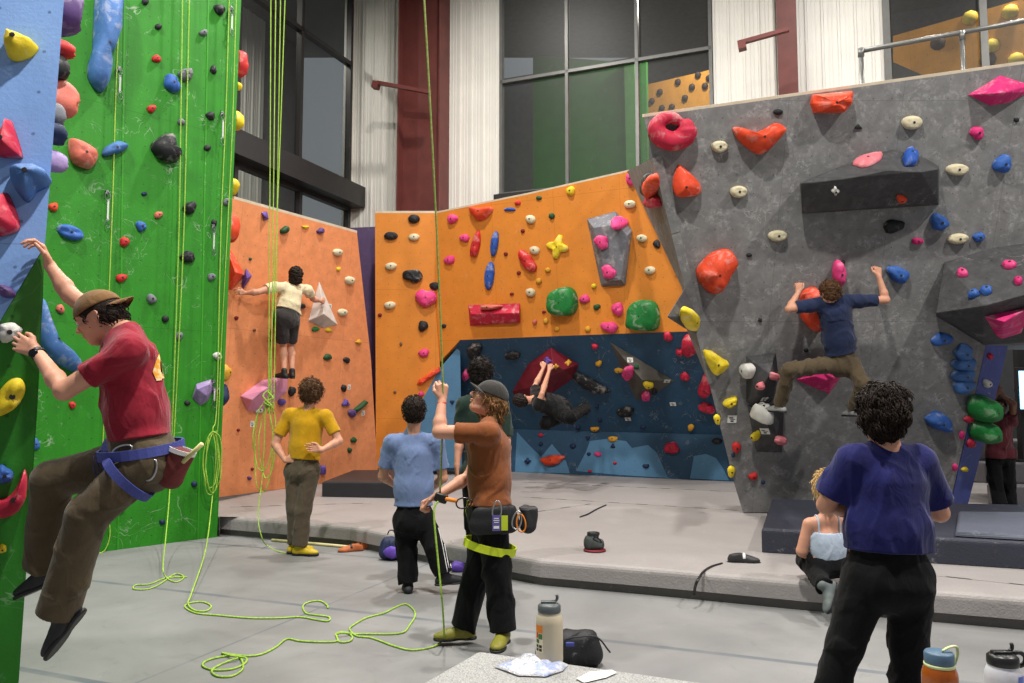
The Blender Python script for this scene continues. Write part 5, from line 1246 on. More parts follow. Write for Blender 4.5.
def hairmat(name, c, c2):
    m = bpy.data.materials.new(name); n = N(m); b = n.b; co = n.coords()
    b.inputs['Roughness'].default_value = .6; b.inputs['Specular IOR Level'].default_value = .15
    n.link(n.mix(n.ramp(n.noise(55, 4, .6, co, 1.5), .35, .65), lin(c), lin(c2)), b.inputs['Base Color']); n.bump(n.noise(120, 3, .6, co, 1), .4, .01)
    MATS[name] = m; return m
dark_hair = hairmat('dark_brown_hair', (26, 19, 16), (44, 33, 27)); brown_hair = hairmat('brown_hair', (62, 42, 28), (104, 74, 50)); blond_hair = hairmat('blond_hair', (168, 132, 82), (216, 184, 128))
black_hair = hairmat('black_hair', (22, 19, 18), (44, 36, 32)); dk_sole = plain('dark_rubber', (24, 24, 25), .5); tan_hair = hairmat('light_brown_hair', (104, 74, 46), (150, 112, 72))
def strap(name, pts, w, t, mat, parent, closed=False):
    """flat webbing along points"""
    mb = MB(); mb.tube([Vector(p) for p in pts], w/2, 8, closed, flat=t/w); return mb.build(name, mat, parent, True)
def ringpts(c, side, fw, up, rx, ry, n=28, tilt=0):
    return [c+side*(rx*math.cos(a))+fw*(ry*math.sin(a))+up*(tilt*math.sin(a)) for a in [2*PI*i/n for i in range(n)]]
def band(name, c, side, fw, up, rx, ry, h, t, mat, parent, n=32, tilt=0, z=0):
    """belt-like loop with real thickness"""
    vs = []; fs = []
    for i in range(n):
        a = 2*PI*i/n; d = side*(rx*math.cos(a))+fw*(ry*math.sin(a)); u = nrm(d)
        for (k, v) in ((0, -h/2), (t, -h/2), (t, h/2), (0, h/2)): vs.append(Vector(c+d+u*k+up*(v+tilt*math.sin(a))))
    for i in range(n):
        j = (i+1) % n
        for k in range(4): l = (k+1) % 4; fs.append((i*4+k, j*4+k, j*4+l, i*4+l))
    mb = MB(); mb.add(vs, fs); return mb.build(name, mat, parent, False)
def cap(S_, I, mat, parent, brimdir, name='cap', rim=.0, brimmat=None, tiltup=.0, button=True):
    """baseball cap: domed crown and curved brim"""
    H, U, Fh, L, sc = I['H'], I['U'], I['F'], I['L'], I['sc']; B = nrm(brimdir-U*(brimdir@U)); sd = np.cross(U, B)
    c = H+U*.030*sc-Fh*.008*sc
    S = SDF(); S.ell(c, [L, Fh, U], V3(.093, .114, .102)*sc, .01); S.half(c+U*.004+B*0, -nrm(U+B*tiltup), .004)
    S.ell(c-U*.012, [L, Fh, U], V3(.084, .105, .09)*sc, .003, '-')
    S.fn(wrinkle(4, .003, 40))
    o = grow(name, S, .0045, mat, parent)
    # brim: curved plate
    vs = []; fs = []; nx, ny = 12, 8; e = c+U*.006
    up2 = nrm(U+B*tiltup)
    for s_ in (0, 1):
        for j in range(ny+1):
            for i in range(nx+1):
                a = (i/nx-.5)*2; t = j/ny
                w = .076*math.sqrt(max(0, 1-(t*.85)**2.6)); x = a*w
                r0 = .108-.035*a*a
                y = r0*.93+t*.072*(1-.25*a*a)
                z = -.020*a*a-.006*t+tiltup*t*.05+.0035*s_
                vs.append(Vector(e+sd*x*sc+B*y*sc+U*z*sc))
    n1 = (nx+1)*(ny+1)
    for s_ in (0, 1):
        for j in range(ny):
            for i in range(nx):
                a = s_*n1+j*(nx+1)+i; q = (a, a+1, a+nx+2, a+nx+1); fs.append(q if s_ else q[::-1])
    rimv = [i for i in range(nx+1)]+[(j+1)*(nx+1)-1 for j in range(1, ny+1)]+[ny*(nx+1)+i for i in range(nx-1, -1, -1)]+[j*(nx+1) for j in range(ny-1, 0, -1)]
    for k in range(len(rimv)):
        a, b = rimv[k], rimv[(k+1) % len(rimv)]; fs.append((a, b, b+n1, a+n1))
    mb = MB(); mb.add(vs, fs); mb.build('brim', brimmat or mat, o, True)
    return o
def curlhair(o_, n, r, mat): pass
def J_(D, **k):
    """joints from picture positions: each is (px, py, extra depth)"""
    return {a: np.array(at(v[0], v[1], D+(v[2] if len(v) > 2 else 0))) for a, v in k.items()}
# ------------------------------------------------------------------ people
red_c = cloth('crimson_tee', (138, 28, 46)); olive_c = cloth('olive_trousers', (84, 72, 54), .15); must_c = cloth('mustard_tee', (190, 144, 18)); brn_c = cloth('brown_grey_trousers', (84, 74, 60), .12)
cream_c = cloth('cream_tee', (224, 208, 172)); dgs_c = cloth('charcoal_shorts', (54, 50, 50)); hblue_c = cloth('heather_blue_tee', (108, 126, 164), .08); blk_c = cloth('black_trousers', (15, 15, 17), .1, .04)
dgreen_c = cloth('dark_green_shirt', (30, 48, 40)); rust_c = cloth('rust_tee', (130, 74, 40)); navy_c = cloth('navy_tee', (36, 46, 76)); royal_c = cloth('royal_navy_tee', (28, 30, 88)); mar_c = cloth('maroon_tee', (84, 34, 42)); tank_c = cloth('pale_blue_tank', (176, 190, 208), .05)
black_c = cloth('black_tee', (24, 24, 26)); capb_m = cloth('brown_cap', (120, 88, 54)); capk_m = cloth('charcoal_cap', (58, 56, 54)); web_m = plain('dark_webbing', (38, 38, 44), .7, bump=.3, bs=200); lime_m = plain('lime_webbing', (196, 214, 40), .6, bump=.3, bs=200)
blueweb = plain('blue_webbing', (62, 70, 140), .7, bump=.3, bs=200); whitem = plain('white_trim', (225, 225, 225), .6); steel_m = plain('aluminium', (175, 176, 178), .3, .9); orange_w = plain('orange_webbing', (222, 130, 40), .6)
# 1. climber in red on the foreground wall
J = J_(3.72, head=(100, 317, .02), sL=(130, 350, -.17), sR=(123, 336, .17), eL=(64, 391, -.22), wL=(37, 352, -.03), eR=(70, 295, .18), wR=(50, 266, .20),
       hL=(146, 462, -.09), hR=(140, 458, .10), kL=(88, 515, -.14), aL=(58, 612, -.08), kR=(52, 480, .10), aR=(44, 566, .16))
P1, I = human('climber in a crimson T-shirt and backwards brown cap swinging off the foreground wall', J, dict(hdir=(-.92, -.05, -.42), hup=(-.42, 0, .9), h=.0055, hskin=.004, build=1.0, torso=.126,
    shirt=dict(mat=red_c, ease=.014, hem=-0.1, sleeve=.66, fold=.008, seed=4), pants=dict(mat=olive_c, ease=.024, fold=.008, cuffw=1.35, knee=1.3, rise=0.17, seed=8), shoes=dict(mat=plain('dark_shoe', (34, 34, 38), .6), sole=dk_sole),
    toeL=(-.55, 0, -.75), toeR=(-.8, .1, -.35), fupL=(-.7, 0, .6), hair=dict(mat=dark_hair, vol=.006, nape=.06, strands=250, len=.035, amp=.004, cap=1),
    handL=dict(d=(-.95, .15, .42), n=(.1, .95, -.2), ts=(0, -.2, 1), curl=(.25, .28, .3, .35), spread=.12, thumb=.5), handR=dict(d=(-.25, -.25, .9), n=(-.8, -.5, -.1), ts=(.2, -1, .2), curl=(.5, .55, .6, .6), thumb=.6)))
P1['kind'] = ''
del P1['kind']
cap(None, I, capb_m, P1, -I['F'], tiltup=-.10)
sp, side, fw, pv, hs_ = I['sp'], I['side'], I['fw'], I['pv'], I['hside']
def harness(P, I, c, beltm, loopm, J, rise=.085, rx=.165, ry=.135, loop=True, h=.045):
    sp, fw, hs2, pv = I['sp'], I['fw'], I['hside'], I['pv']
    b = band('harness', pv+sp*rise, hs2, fw, sp, rx, ry, h, .012, beltm, P)
    if loop:
        for s, sg in (('L', 1), ('R', -1)):
            t = nrm(J['k'+s]-J['h'+s]); c_ = J['h'+s]+t*.10; a_ = nrm(np.cross(t, fw)); b_ = np.cross(a_, t)
            band('leg_loop', c_, a_, b_, t, .128, .124, .04, .010, loopm, b)
        q = pv+sp*rise+fw*(ry+.02)
        strap('belay_loop', [q+sp*.02, q-sp*.05+fw*.01, q-sp*.10, q-sp*.05-fw*.012], .02, .006, beltm, b, True)
    return b
Hn = harness(P1, I, None, blueweb, blueweb, J, .05, .205, .178)
# gear loops and chalk bag on the climber in red
def carabiner(name, c, M, parent, mat, L=.10, W=.055, r=.005):
    pts = [Vector(c)+M @ Vector((W/2*math.cos(a)*(1-.15*math.sin(a)), 0, L/2*math.sin(a))) for a in [2*PI*i/18 for i in range(18)]]
    mb = MB(); mb.tube(pts, r, 8, True); return mb.build(name, mat, parent, True)
cb = V3(at(176, 465, 3.66)); S = SDF(); ax = nrm((.35, 0, .9)); S.cone(cb-ax*.055, cb+ax*.05, .058, .062, .02); S.half(cb+ax*.075, ax, .004); S.fn(wrinkle(9, .006, 40))
bag = grow('chalk_bag', S, .005, plain('maroon_bag', (104, 42, 40), .8, bump=.2), P1); band('drawstring_rim', cb+ax*.07, nrm((1, 0, -.35)), V3(0, 1, 0), ax, .058, .058, .02, .006, whitem, bag)
mb = MB(); a_ = Vector(at(183, 462, 3.62)); b_ = Vector(at(202, 444, 3.58)); mb.tube([a_, b_], .011, 8); mb.build('chalk_brush', plain('pale_brush', (214, 208, 140), .6), bag, True)
carabiner('carabiner', at(150, 470, 3.56), Matrix.Rotation(.4, 3, 'Y'), Hn, steel_m); carabiner('carabiner', at(122, 452, 3.55), Matrix.Rotation(1.1, 3, 'Y'), Hn, steel_m)
# smartwatch on the near wrist
wv = nrm(J['wL']-J['eL']); wc = J['wL']-wv*.018; wa = nrm(np.cross(wv, V3(0, 1, 0))); wb2 = np.cross(wv, wa)
wt = band('watch', wc, wa, wb2, wv, .029, .030, .022, .005, blackm, P1, 20)
fc = wc+V3(0, -1, 0)*.034+wa*.0; mb = MB(); mb.lathe([(.018, 0), (.021, .004), (.021, .010), (.018, .012)], Vector(fc), 20, Vector((0.1, -1, .15)).to_track_quat('Z', 'Y').to_matrix()); mb.build('watch_face', plain('glossy_black', (12, 12, 14), .15), wt, True)
# printed graphic on the back of the tee (draped on the cloth surface)
def drape(name, parent, obj, W0, pts, mat, off=.004, n=10):
    """cloth print: polygon seen at pixels pressed on to the garment surface"""
    t = BVHTree.FromPolygons([v.co.copy() for v in obj.data.vertices], [tuple(p.vertices) for p in obj.data.polygons])
    cx = sum(p[0] for p in pts)/len(pts); cy = sum(p[1] for p in pts)/len(pts); K = len(pts); vs = []; fs = []
    for j in range(n+1):
        for i in range(K):
            f = j/n; x, y = cx+(pts[i][0]-cx)*f, cy+(pts[i][1]-cy)*f; d = ray(x, y).normalized(); h_, nr, _, _ = t.ray_cast(CAM, d)
            if h_ is None: h_ = vs[-1] if vs else Vector(I['ch']); nr = Vector((0, 0, 0))
            if nr.dot(d) > 0: nr = -nr
            vs.append(h_+nr*off)
    for j in range(n):
        for i in range(K):
            k = (i+1) % K; fs.append((j*K+i, j*K+k, (j+1)*K+k, (j+1)*K+i))
    return mesh_obj(name, vs, fs, mat, parent, True)
def child(P, nm): return [c for c in P.children if c.name.split('.')[0] == nm][0]
def sub(pts, k=3):
    out = []
    for i in range(len(pts)):
        a, b = pts[i], pts[(i+1) % len(pts)]
        for j in range(k): out.append((a[0]+(b[0]-a[0])*j/k, a[1]+(b[1]-a[1])*j/k))
    return out
prm = bpy.data.materials.new('orange_print'); n_ = N(prm); n_.link(n_.mix(n_.ramp(n_.noise(38, 2, .5), .45, .55), lin((226, 150, 30)), lin((222, 196, 140))), n_.b.inputs['Base Color']); n_.b.inputs['Roughness'].default_value = .7
drape('back_print', child(P1, 'shirt'), child(P1, 'shirt'), None, sub([(152, 372), (155, 362), (160, 350), (164, 352), (168, 362), (169, 372), (164, 380), (156, 381)]), prm)
# 2. climber on the salmon wall
def walldepth(W, px, py, off=0): return W.pt(px, py, off).y
def JW(W, off, **k):       # joints standing off a climbing wall
    return {a: np.array(W.pt(v[0], v[1], v[2] if len(v) > 2 else off)) for a, v in k.items()}
J = JW(SW, .3, head=(296, 276, .34), sL=(274, 287, .30), sR=(308, 290, .28), eL=(258, 292, .26), wL=(245, 293, .14), eR=(313, 299, .22), wR=(320, 301, .22), hL=(280, 317, .36), hR=(292, 318, .34), kL=(283, 346, .26), kR=(291, 346, .24), aL=(284, 372, .40), aR=(292, 372, .38))
P2, I = human('climber in a cream T-shirt and dark shorts with arms spread on the salmon wall', J, dict(hdir=np.array(SW.u)*.75-np.array(SW.n)*.6, h=.009, hskin=.007, eyes=False, build=1.15, shirt=dict(mat=cream_c, hem=-0.1, sleeve=.5, ease=.024, seed=5), pants=dict(mat=dgs_c, short=.85, ease=.03, rise=0.15),
    shoes=dict(mat=plain('black_climbing_shoe', (30, 30, 30), .6), sole=dk_sole), toeL=-np.array(SW.n), toeR=-np.array(SW.n)+np.array(SW.u)*.5, hair=dict(mat=dark_hair, vol=.022, nape=.10, amp=.01, locks=[(-.04, -.05, -.07, .05), (.05, -.05, -.07, .05)]),
    handL=dict(d=-np.array(SW.u), n=-np.array(SW.n), ts=(0, 0, 1)), handR=dict(d=np.array(SW.u), n=-np.array(SW.n), ts=(0, 0, 1))))
# 3. man in yellow
J = J_(8.35, head=(312, 393), sL=(289, 415, .03), sR=(327, 417, -.03), eL=(275, 444, .0), wL=(285, 460, -.08), eR=(339, 441, -.06), wR=(322, 450, -.20), hL=(294, 470, .02), hR=(311, 470, -.02), kL=(295, 509, .0), kR=(303, 511, -.05), aL=(295, 543, .05), aR=(300, 545, -.05))
P3, I = human('man in a mustard yellow T-shirt standing with hands on hips before the salmon wall', J, dict(hdir=(.3, 1, .25), h=.007, hskin=.006, eyes=False, build=1.0, shirt=dict(mat=must_c, hem=-0.12, sleeve=.68, ease=.02, seed=6, fold=.008, stretch=(1, 1, .4)), pants=dict(mat=brn_c, ease=.022, fold=.008, cuffw=1.2, rise=0.18),
    shoes=dict(mat=plain('yellow_shoe', (200, 170, 30), .5), sole=dk_sole, sc=1.05), toeL=(.8, .5, 0), toeR=(1, -.15, 0), hair=dict(mat=brown_hair, vol=.028, nape=.06, amp=.012, freq=90, strands=500, curl=1.0, len=.05, ears=False),
    handL=dict(d=(.8, -.1, .1), n=(-.1, .9, 0), ts=(0, 0, 1)), handR=dict(d=(-.9, .1, .15), n=(-.2, -1, .1), ts=(0, 0, 1), curl=(.4, .4, .5, .5))))
# 4. man in heather blue
J = J_(6.7, head=(414, 412), sL=(391, 443, .0), sR=(437, 443, .02), eL=(383, 476, .06), wL=(396, 486, .28), eR=(443, 478, .07), wR=(430, 490, .28), hL=(403, 520, -.01), hR=(424, 520, .01), kL=(407, 553, .04), kR=(434, 547, -.04), aL=(408, 582, .03), aR=(444, 573, -.05))
P4, I = human('young man in a heather blue T-shirt and black striped track pants', J, dict(hdir=(-.1, 1, .15), h=.0065, hskin=.006, eyes=False, build=.9, shirt=dict(mat=hblue_c, hem=-0.12, sleeve=.72, ease=.024, fold=.006, seed=7), pants=dict(mat=blk_c, ease=.022, cuffw=1.2, rise=0.18),
    shoes=dict(mat=plain('black_sneaker', (30, 30, 34), .6), sole=dk_sole), toeL=(-.1, .5, 0), toeR=(.9, .5, 0), hair=dict(mat=dark_hair, vol=.010, nape=.05, amp=.005, strands=500, len=.032),
    handL=dict(d=(.5, .8, .1), n=(1, 0, -.2), ts=(0, 0, 1)), handR=dict(d=(-.5, .8, .1), n=(-1, 0, -.2), ts=(0, 0, 1))))
def garment_line(parent, pts, D, w, mat, name, off=.004):
    t = BVHTree.FromPolygons([v.co.copy() for v in parent.data.vertices], [tuple(p.vertices) for p in parent.data.polygons]); out = []
    for x, y in pts:
        d = ray(x, y).normalized(); h_, nr, _, _ = t.ray_cast(CAM, d)
        if h_ is not None: out.append(h_-d*off)
    if len(out) > 1:
        mb = MB(); mb.tube(out, w, 6); mb.build(name, mat, parent, True)
for dx in (0, 2.2, 4.4): garment_line(child(P4, 'trousers'), [(434.5+dx+(y-512)*.24-max(0, (y-545))*.05, y) for y in range(512, 574, 4)], 6.7, .0038, whitem, 'side_stripe')
# 5. man in dark green behind the belayer
J = J_(6.95, head=(481, 374), sL=(463, 405, .0), sR=(502, 405, .05), eL=(460, 439, .0), wL=(457, 465, -.05), eR=(506, 440, .0), wR=(508, 465, .0), hL=(472, 478, .0), hR=(494, 478, .0), kL=(474, 523), kR=(494, 523), aL=(476, 558), aR=(494, 558))
P5, I = human('man in a dark green shirt standing hidden behind the belayer in rust', J, dict(hdir=(.1, 1, .3), h=.008, hskin=.007, eyes=False, build=.95, shirt=dict(mat=dgreen_c, hem=.0, sleeve=.92, ease=.022), pants=dict(mat=blk_c, ease=.022),
    shoes=dict(mat=plain('grey_sneaker', (70, 70, 74), .6), sole=dk_sole), toeL=(-.2, 1, 0), toeR=(.2, 1, 0), hair=dict(mat=black_hair, vol=.020, nape=.06, amp=.010, freq=80, strands=300, curl=1, len=.04), handL=dict(d=(0, .1, -1), n=(.8, .2, 0), ts=(0, 1, 0)), handR=dict(d=(0, .1, -1), n=(-.8, .2, 0), ts=(0, 1, 0))))
# 6. belayer in rust
J = J_(5.16, head=(489, 399, -.02), sL=(489, 433, -.20), sR=(488, 431, .19), eL=(439, 432, -.15), wL=(442, 401, -.06), eR=(470, 476, .23), wR=(437, 496, .08), hL=(491, 512, -.09), hR=(489, 512, .10), kL=(497, 570, -.10), kR=(478, 572, .14), aL=(503, 628, -.12), aR=(464, 624, .16))
P6, I = human('belayer in a rust T-shirt, black trousers and charcoal cap looking up and holding the rope', J, dict(hdir=(-.88, -.22, .48), hup=(.48, 0, .88), h=.0055, hskin=.0042, build=1.0, torso=.128, shirt=dict(mat=rust_c, hem=-0.06, sleeve=.66, ease=.016, seed=3, fold=.012, freq=26, stretch=(1, 1, .8)), pants=dict(mat=blk_c, ease=.026, fold=.008, knee=1.1, cuffw=1.2, cuff=.05, rise=0.14),
    shoes=dict(mat=plain('olive_yellow_shoe', (132, 128, 44), .5), sole=dk_sole, sc=1.02), toeL=(-.25, -1, 0), toeR=(-1, -.15, 0), hairmat=brown_hair, hair=dict(mat=tan_hair, vol=.008, nape=.10, amp=.006, strands=600, len=.09, curl=.5, cap=1, ears=False, locks=[(0, -.085, -.08, .05), (.04, -.07, -.085, .04), (-.04, -.07, -.085, .04)]),
    handL=dict(d=(.02, 0, 1), n=(-.3, .9, 0), ts=(-1, -.2, .0), curl=(.9, .95, 1.0, 1.0), thumb=1), handR=dict(d=(-.8, -.2, -.35), n=(0, -.2, -1), ts=(-.2, -1, 0), curl=(.8, .85, .9, .9), thumb=.8)))
cap(None, I, capk_m, P6, I['F'], tiltup=.12)
gm = plain('glasses_frame', (30, 28, 28), .3); Hh, L_, F_h, U_ = I['H'], I['L'], I['F'], I['U']
ge = None; mb = MB()
for x in (-1, 1):
    c = Hh+L_*.034*x+F_h*.116+U_*.006; mb.tube([Vector(c+L_*.024*math.cos(a)+U_*.019*math.sin(a)) for a in [2*PI*i/16 for i in range(16)]], .0022, 6, True)
    mb.tube([Vector(c+L_*.024*x), Vector(Hh+L_*.078*x+F_h*.07+U_*.012), Vector(Hh+L_*.083*x-F_h*.02+U_*.008)], .0022, 6)
mb.tube([Vector(Hh+L_*.011+F_h*.118+U_*.008), Vector(Hh-L_*.011+F_h*.118+U_*.008)], .002, 6); mb.build('glasses', gm, P6, True)
Hn = harness(P6, I, None, lime_m, lime_m, J, .060, .155, .128, h=.05)
[bpy.data.objects.remove(c, do_unlink=True) for c in list(Hn.children) if c.name.startswith('leg_loop')]
sp, fw, pv, hs2 = I['sp'], I['fw'], I['pv'], I['hside']
band('leg_loop', V3(at(490, 546, 5.12)), nrm((1, 0, -.22)), V3(0, 1, 0), nrm((.22, 0, 1)), .165, .16, .05, .008, lime_m, Hn)
# orange racking loops, clips, tag, pouch
for i, x in enumerate((478, 492, 508)): garment_line(child(P6, 'trousers'), [(x+k*1.6, 499+3.2*math.sin(k/8*PI)) for k in range(9)], 5, .004, orange_w, 'gear_loop', .012)
S = SDF(); c = V3(at(493, 521, 4.97)); S.cone(c-V3(.09, 0, .03), c+V3(.10, 0, -.01), .062, .070, .02, '+', V3(0, 1, 0), .5); S.cone(c-V3(.08, 0, -.04), c+V3(.10, 0, .05), .05, .05, .03, '+', V3(0, 1, 0), .5); S.fn(wrinkle(6, .008, 40)); pou = grow('waist_pouch', S, .005, plain('black_nylon', (22, 22, 26), .6, bump=.3, bs=90), P6)
S = SDF(); c = V3(at(528, 517, 5.12)); S.cone(c-V3(0, 0, .05), c+V3(.005, 0, .045), .058, .060, .02); S.half(c+V3(0, 0, .065), V3(.15, 0, 1), .004); S.fn(wrinkle(2, .006, 45)); cbg = grow('chalk_bag', S, .005, plain('charcoal_nylon', (40, 40, 44), .7, bump=.3, bs=90), P6)
band('drawstring_rim', c+V3(0, 0, .058), V3(1, 0, 0), V3(0, 1, 0), V3(0, 0, 1), .052, .052, .016, .006, plain('grey_trim', (120, 120, 122), .7), cbg)
tgm = plain('violet_card', (98, 90, 160), .4); q = Vector(at(500, 523, 4.86)); tg = empty('climbing_pass', q, None); tg.parent = P6; tg.matrix_parent_inverse = WM[P6.name].inverted(); tg.matrix_world
mb = MB(); w_ = .008*5; mb.box(q-Vector((.022, 0, 0)), (.05, .004, .095)); t1_ = mb.build('pass_card', tgm, P6); mb = MB(); mb.box(q+Vector((.028, 0, 0)), (.04, .004, .09)); mb.build('pass_card', plain('lime_card', (190, 206, 50), .4), P6)
for i, (z, l) in enumerate(((.028, .03), (.016, .036), (.004, .028), (-.026, .034))): mb = MB(); mb.box(q+Vector((-.022, -.003, z)), (l, .001, .005 if i < 3 else .016)); mb.build('print', whitem, t1_)
bpy.data.objects.remove(tg, do_unlink=True)
for (x, y, a) in ((497, 510, .1), (517, 520, .2), (521, 523, -.1)): carabiner('carabiner', at(x, y, 4.88), Matrix.Rotation(a, 3, 'Y'), Hn, steel_m if x < 520 else orange_w, .11)
# belay device with sling
bd_ = Vector(at(452, 500, 4.98)); carabiner('belay_carabiner', at(464, 503, 5.0), Matrix.Rotation(1.4, 3, 'Y'), Hn, plain('dark_anodised', (60, 56, 56), .3, .7), .10, .065)
mb = MB(); mb.tube([at(446, 499, 5.03), at(457, 501, 5.0)], .013, 8); mb.build('sling', orange_w, Hn, True); mb = MB(); mb.tube([at(470, 505, 5.02), at(478, 503, 5.08)], .01, 8); mb.build('sling', orange_w, Hn, True)
mb = MB(); mb.box(at(441, 498, 5.06), (.085, .04, .06), Matrix.Rotation(.3, 3, 'Y'), .014); mb.build('belay_device', plain('belay_black', (24, 24, 24), .4), Hn, True)
wv = nrm(J['wL']-J['eL']); band('wristband', J['wL']-wv*.012, V3(1, 0, 0), V3(0, 1, 0), wv, .0285, .0285, .010, .003, plain('coral_band', (196, 80, 60), .6), P6, 20)
# 7. climber in black in the blue bay
J = {k: np.array(at(*v)) for k, v in dict(head=(522, 400, 12.3), sL=(536, 393, 12.5), sR=(538, 406, 12.2), eL=(535, 386, 12.7), wL=(543, 369, 12.9), eR=(542, 394, 12.2), wR=(549, 371, 12.8), hL=(560, 404, 12.6), hR=(563, 414, 12.35), kL=(545, 424, 12.3), kR=(570, 418, 12.0), aL=(566, 416, 12.7), aR=(586, 408, 12.8)).items()}
P7, I = human('climber in black hanging sideways under the maroon volume in the blue bay', J, dict(hdir=(-.3, .7, .5), hup=(-.9, 0, .2), h=.009, hskin=.007, eyes=False, build=1.15, shirt=dict(mat=black_c, hem=.05, sleeve=.6, ease=.03), pants=dict(mat=blk_c, ease=.03, fold=.016),
    shoes=dict(mat=plain('black_climbing_shoe', (30, 30, 30), .6), sole=dk_sole), toeL=(.6, .7, .2), toeR=(.3, .9, .3), hair=dict(mat=black_hair, vol=.02, nape=.06, amp=.01), handL=dict(d=(.2, .3, 1), n=(0, 1, 0), ts=(-1, 0, 0)), handR=dict(d=(.2, .3, 1), n=(0, 1, 0), ts=(1, 0, 0))))
# 8. climber in navy on the grey wall
g = np.array(GY.n)
J = JW(GY, .35, head=(829, 293, .34), sL=(808, 306, .33), sR=(860, 301, .32), eL=(789, 309, .32), wL=(798, 293, .20), eR=(886, 300, .30), wR=(879, 277, .20), hL=(834, 364, .36), hR=(851, 364, .34), kL=(789, 370, .50), kR=(863, 384, .55), aL=(780, 404, .40), aR=(853, 408, .42))
P8, I = human('climber in a navy T-shirt and olive trousers with both arms raised on the grey wall', J, dict(hdir=(-.25, 1, -.05), h=.0065, hskin=.0055, eyes=False, build=1.0, shirt=dict(mat=navy_c, hem=-0.14, sleeve=.62, ease=.022, fold=.008, seed=9), pants=dict(mat=olive_c, ease=.02, fold=.014, rise=0.2),
    shoes=dict(mat=plain('white_grey_shoe', (150, 150, 150), .6), sole=dk_sole), toeL=(-.6, .8, .05), toeR=(-.2, 1, 0), hair=dict(mat=brown_hair, vol=.016, nape=.05, amp=.01, strands=300, len=.04, curl=.6), handL=dict(d=(.12, .0, .95), n=(0, 1, -.3), ts=(1, 0, 0), curl=(.9, .95, 1, 1)), handR=dict(d=(-.1, .0, .95), n=(0, 1, -.3), ts=(-1, 0, 0), curl=(.9, .95, 1, 1))))
# 9. seated woman
J = J_(6.0, head=(828, 489), sL=(808, 524, .0), sR=(845, 524, .0), eL=(802, 551, .02), wL=(815, 563, .26), eR=(856, 553, .04), wR=(842, 565, .26), hL=(816, 563, .0), hR=(841, 563, .0), kL=(800, 560, .42), kR=(862, 556, .42), aL=(823, 592, .22), aR=(850, 562, .62))
for k_ in ('aL',): J[k_] = np.array(at(824, 586, 5.76))
J['kL'] = np.array(at(806, 560, 6.2))
P9, I = human('blonde woman in a pale tank top sitting on the mat edge', J, dict(hdir=(.15, 1, .3), h=.0065, hskin=.0055, eyes=False, build=.78, z0=MZ, shirt=dict(mat=tank_c, tank=True, hem=-.03, ease=.010, fold=.008), pants=dict(mat=blk_c, ease=.012, rise=.05),
    shoes=dict(mat=plain('grey_green_shoe', (96, 104, 104), .6), sole=dk_sole, sc=.9), toeL=(-.3, -.3, -.5), fupL=(-.5, .2, .7), toeR=(.2, .8, 0), hair=dict(mat=blond_hair, vol=.012, nape=.08, amp=.006, strands=600, len=.08, ears=False, locks=[(-.01, -.10, .02, .035), (0, -.115, -.03, .03), (.0, -.11, -.08, .026)])))
# 10. man in blue at the right
J = J_(3.7, head=(882, 419, .0), sL=(851, 461, .0), sR=(921, 462, .02), eL=(826, 505, .08), wL=(868, 507, .26), eR=(940, 513, .10), wR=(905, 504, .26), hL=(866, 578, .0), hR=(910, 578, .0), kL=(845, 645, .02), kR=(909, 648, .0), aL=(822, 716, .04), aR=(909, 718, .0))
P10, I = human('dark haired man in a royal navy T-shirt and black trousers, arms folded', J, dict(hdir=(.12, 1, -.02), h=.0055, hskin=.0045, eyes=False, build=1.08, shirt=dict(mat=royal_c, hem=-0.13, sleeve=.78, ease=.022, fold=.008, seed=12, slw=1.1, waist=.98, hemw=1.06), pants=dict(mat=blk_c, ease=.022, fold=.008, seed=21, rise=0.22),
    shoes=dict(mat=plain('black_sneaker', (30, 30, 34), .6), sole=dk_sole), toeL=(-.3, 1, 0), toeR=(.1, 1, 0), hair=dict(mat=dark_hair, vol=.015, nape=.046, amp=.009, freq=45, strands=1500, len=.05, curl=.35, lift=.9, ears=True, seed=5, locks=[(-.03, -.02, .115, .035), (.03, .0, .115, .035), (0, -.05, .10, .035), (.07, -.03, .08, .03), (-.07, -.03, .08, .03)]),
    handL=dict(d=(.9, .1, .1), n=(0, -1, 0), ts=(0, 0, 1)), handR=dict(d=(-.8, .15, .5), n=(0, -1, 0), ts=(0, 0, 1))))
# 11. person in maroon at the far right
J = J_(9.9, head=(999, 405), sL=(986, 423, -.05), sR=(1012, 422, .0), eL=(985, 408, -.22), wL=(994, 397, -.2), eR=(1013, 404, -.22), wR=(1002, 395, -.2), hL=(993, 456), hR=(1008, 456), kL=(995, 480), kR=(1008, 482), aL=(1000, 504, -.05), aR=(1010, 504, .05))
P11, I = human('person in maroon and black in the dark at the right edge', J, dict(hdir=(-.5, -1, .1), h=.008, hskin=.006, build=.85, sc=.93, shirt=dict(mat=mar_c, hem=.02, sleeve=.5, ease=.02), pants=dict(mat=blk_c, ease=.024, cuffw=1.3), skin=plain('brown_skin', (120, 80, 60), .5),
    shoes=dict(mat=plain('tan_dark_shoe', (70, 60, 54), .6), sole=dk_sole), toeL=(-1, -.3, 0), toeR=(-.6, -.8, 0), hair=dict(mat=black_hair, vol=.02, nape=.08, amp=.01), handL=dict(d=(.2, 0, .9), n=(.3, .8, 0), ts=(1, 0, 0)), handR=dict(d=(-.2, 0, .9), n=(-.3, .8, 0), ts=(-1, 0, 0))))
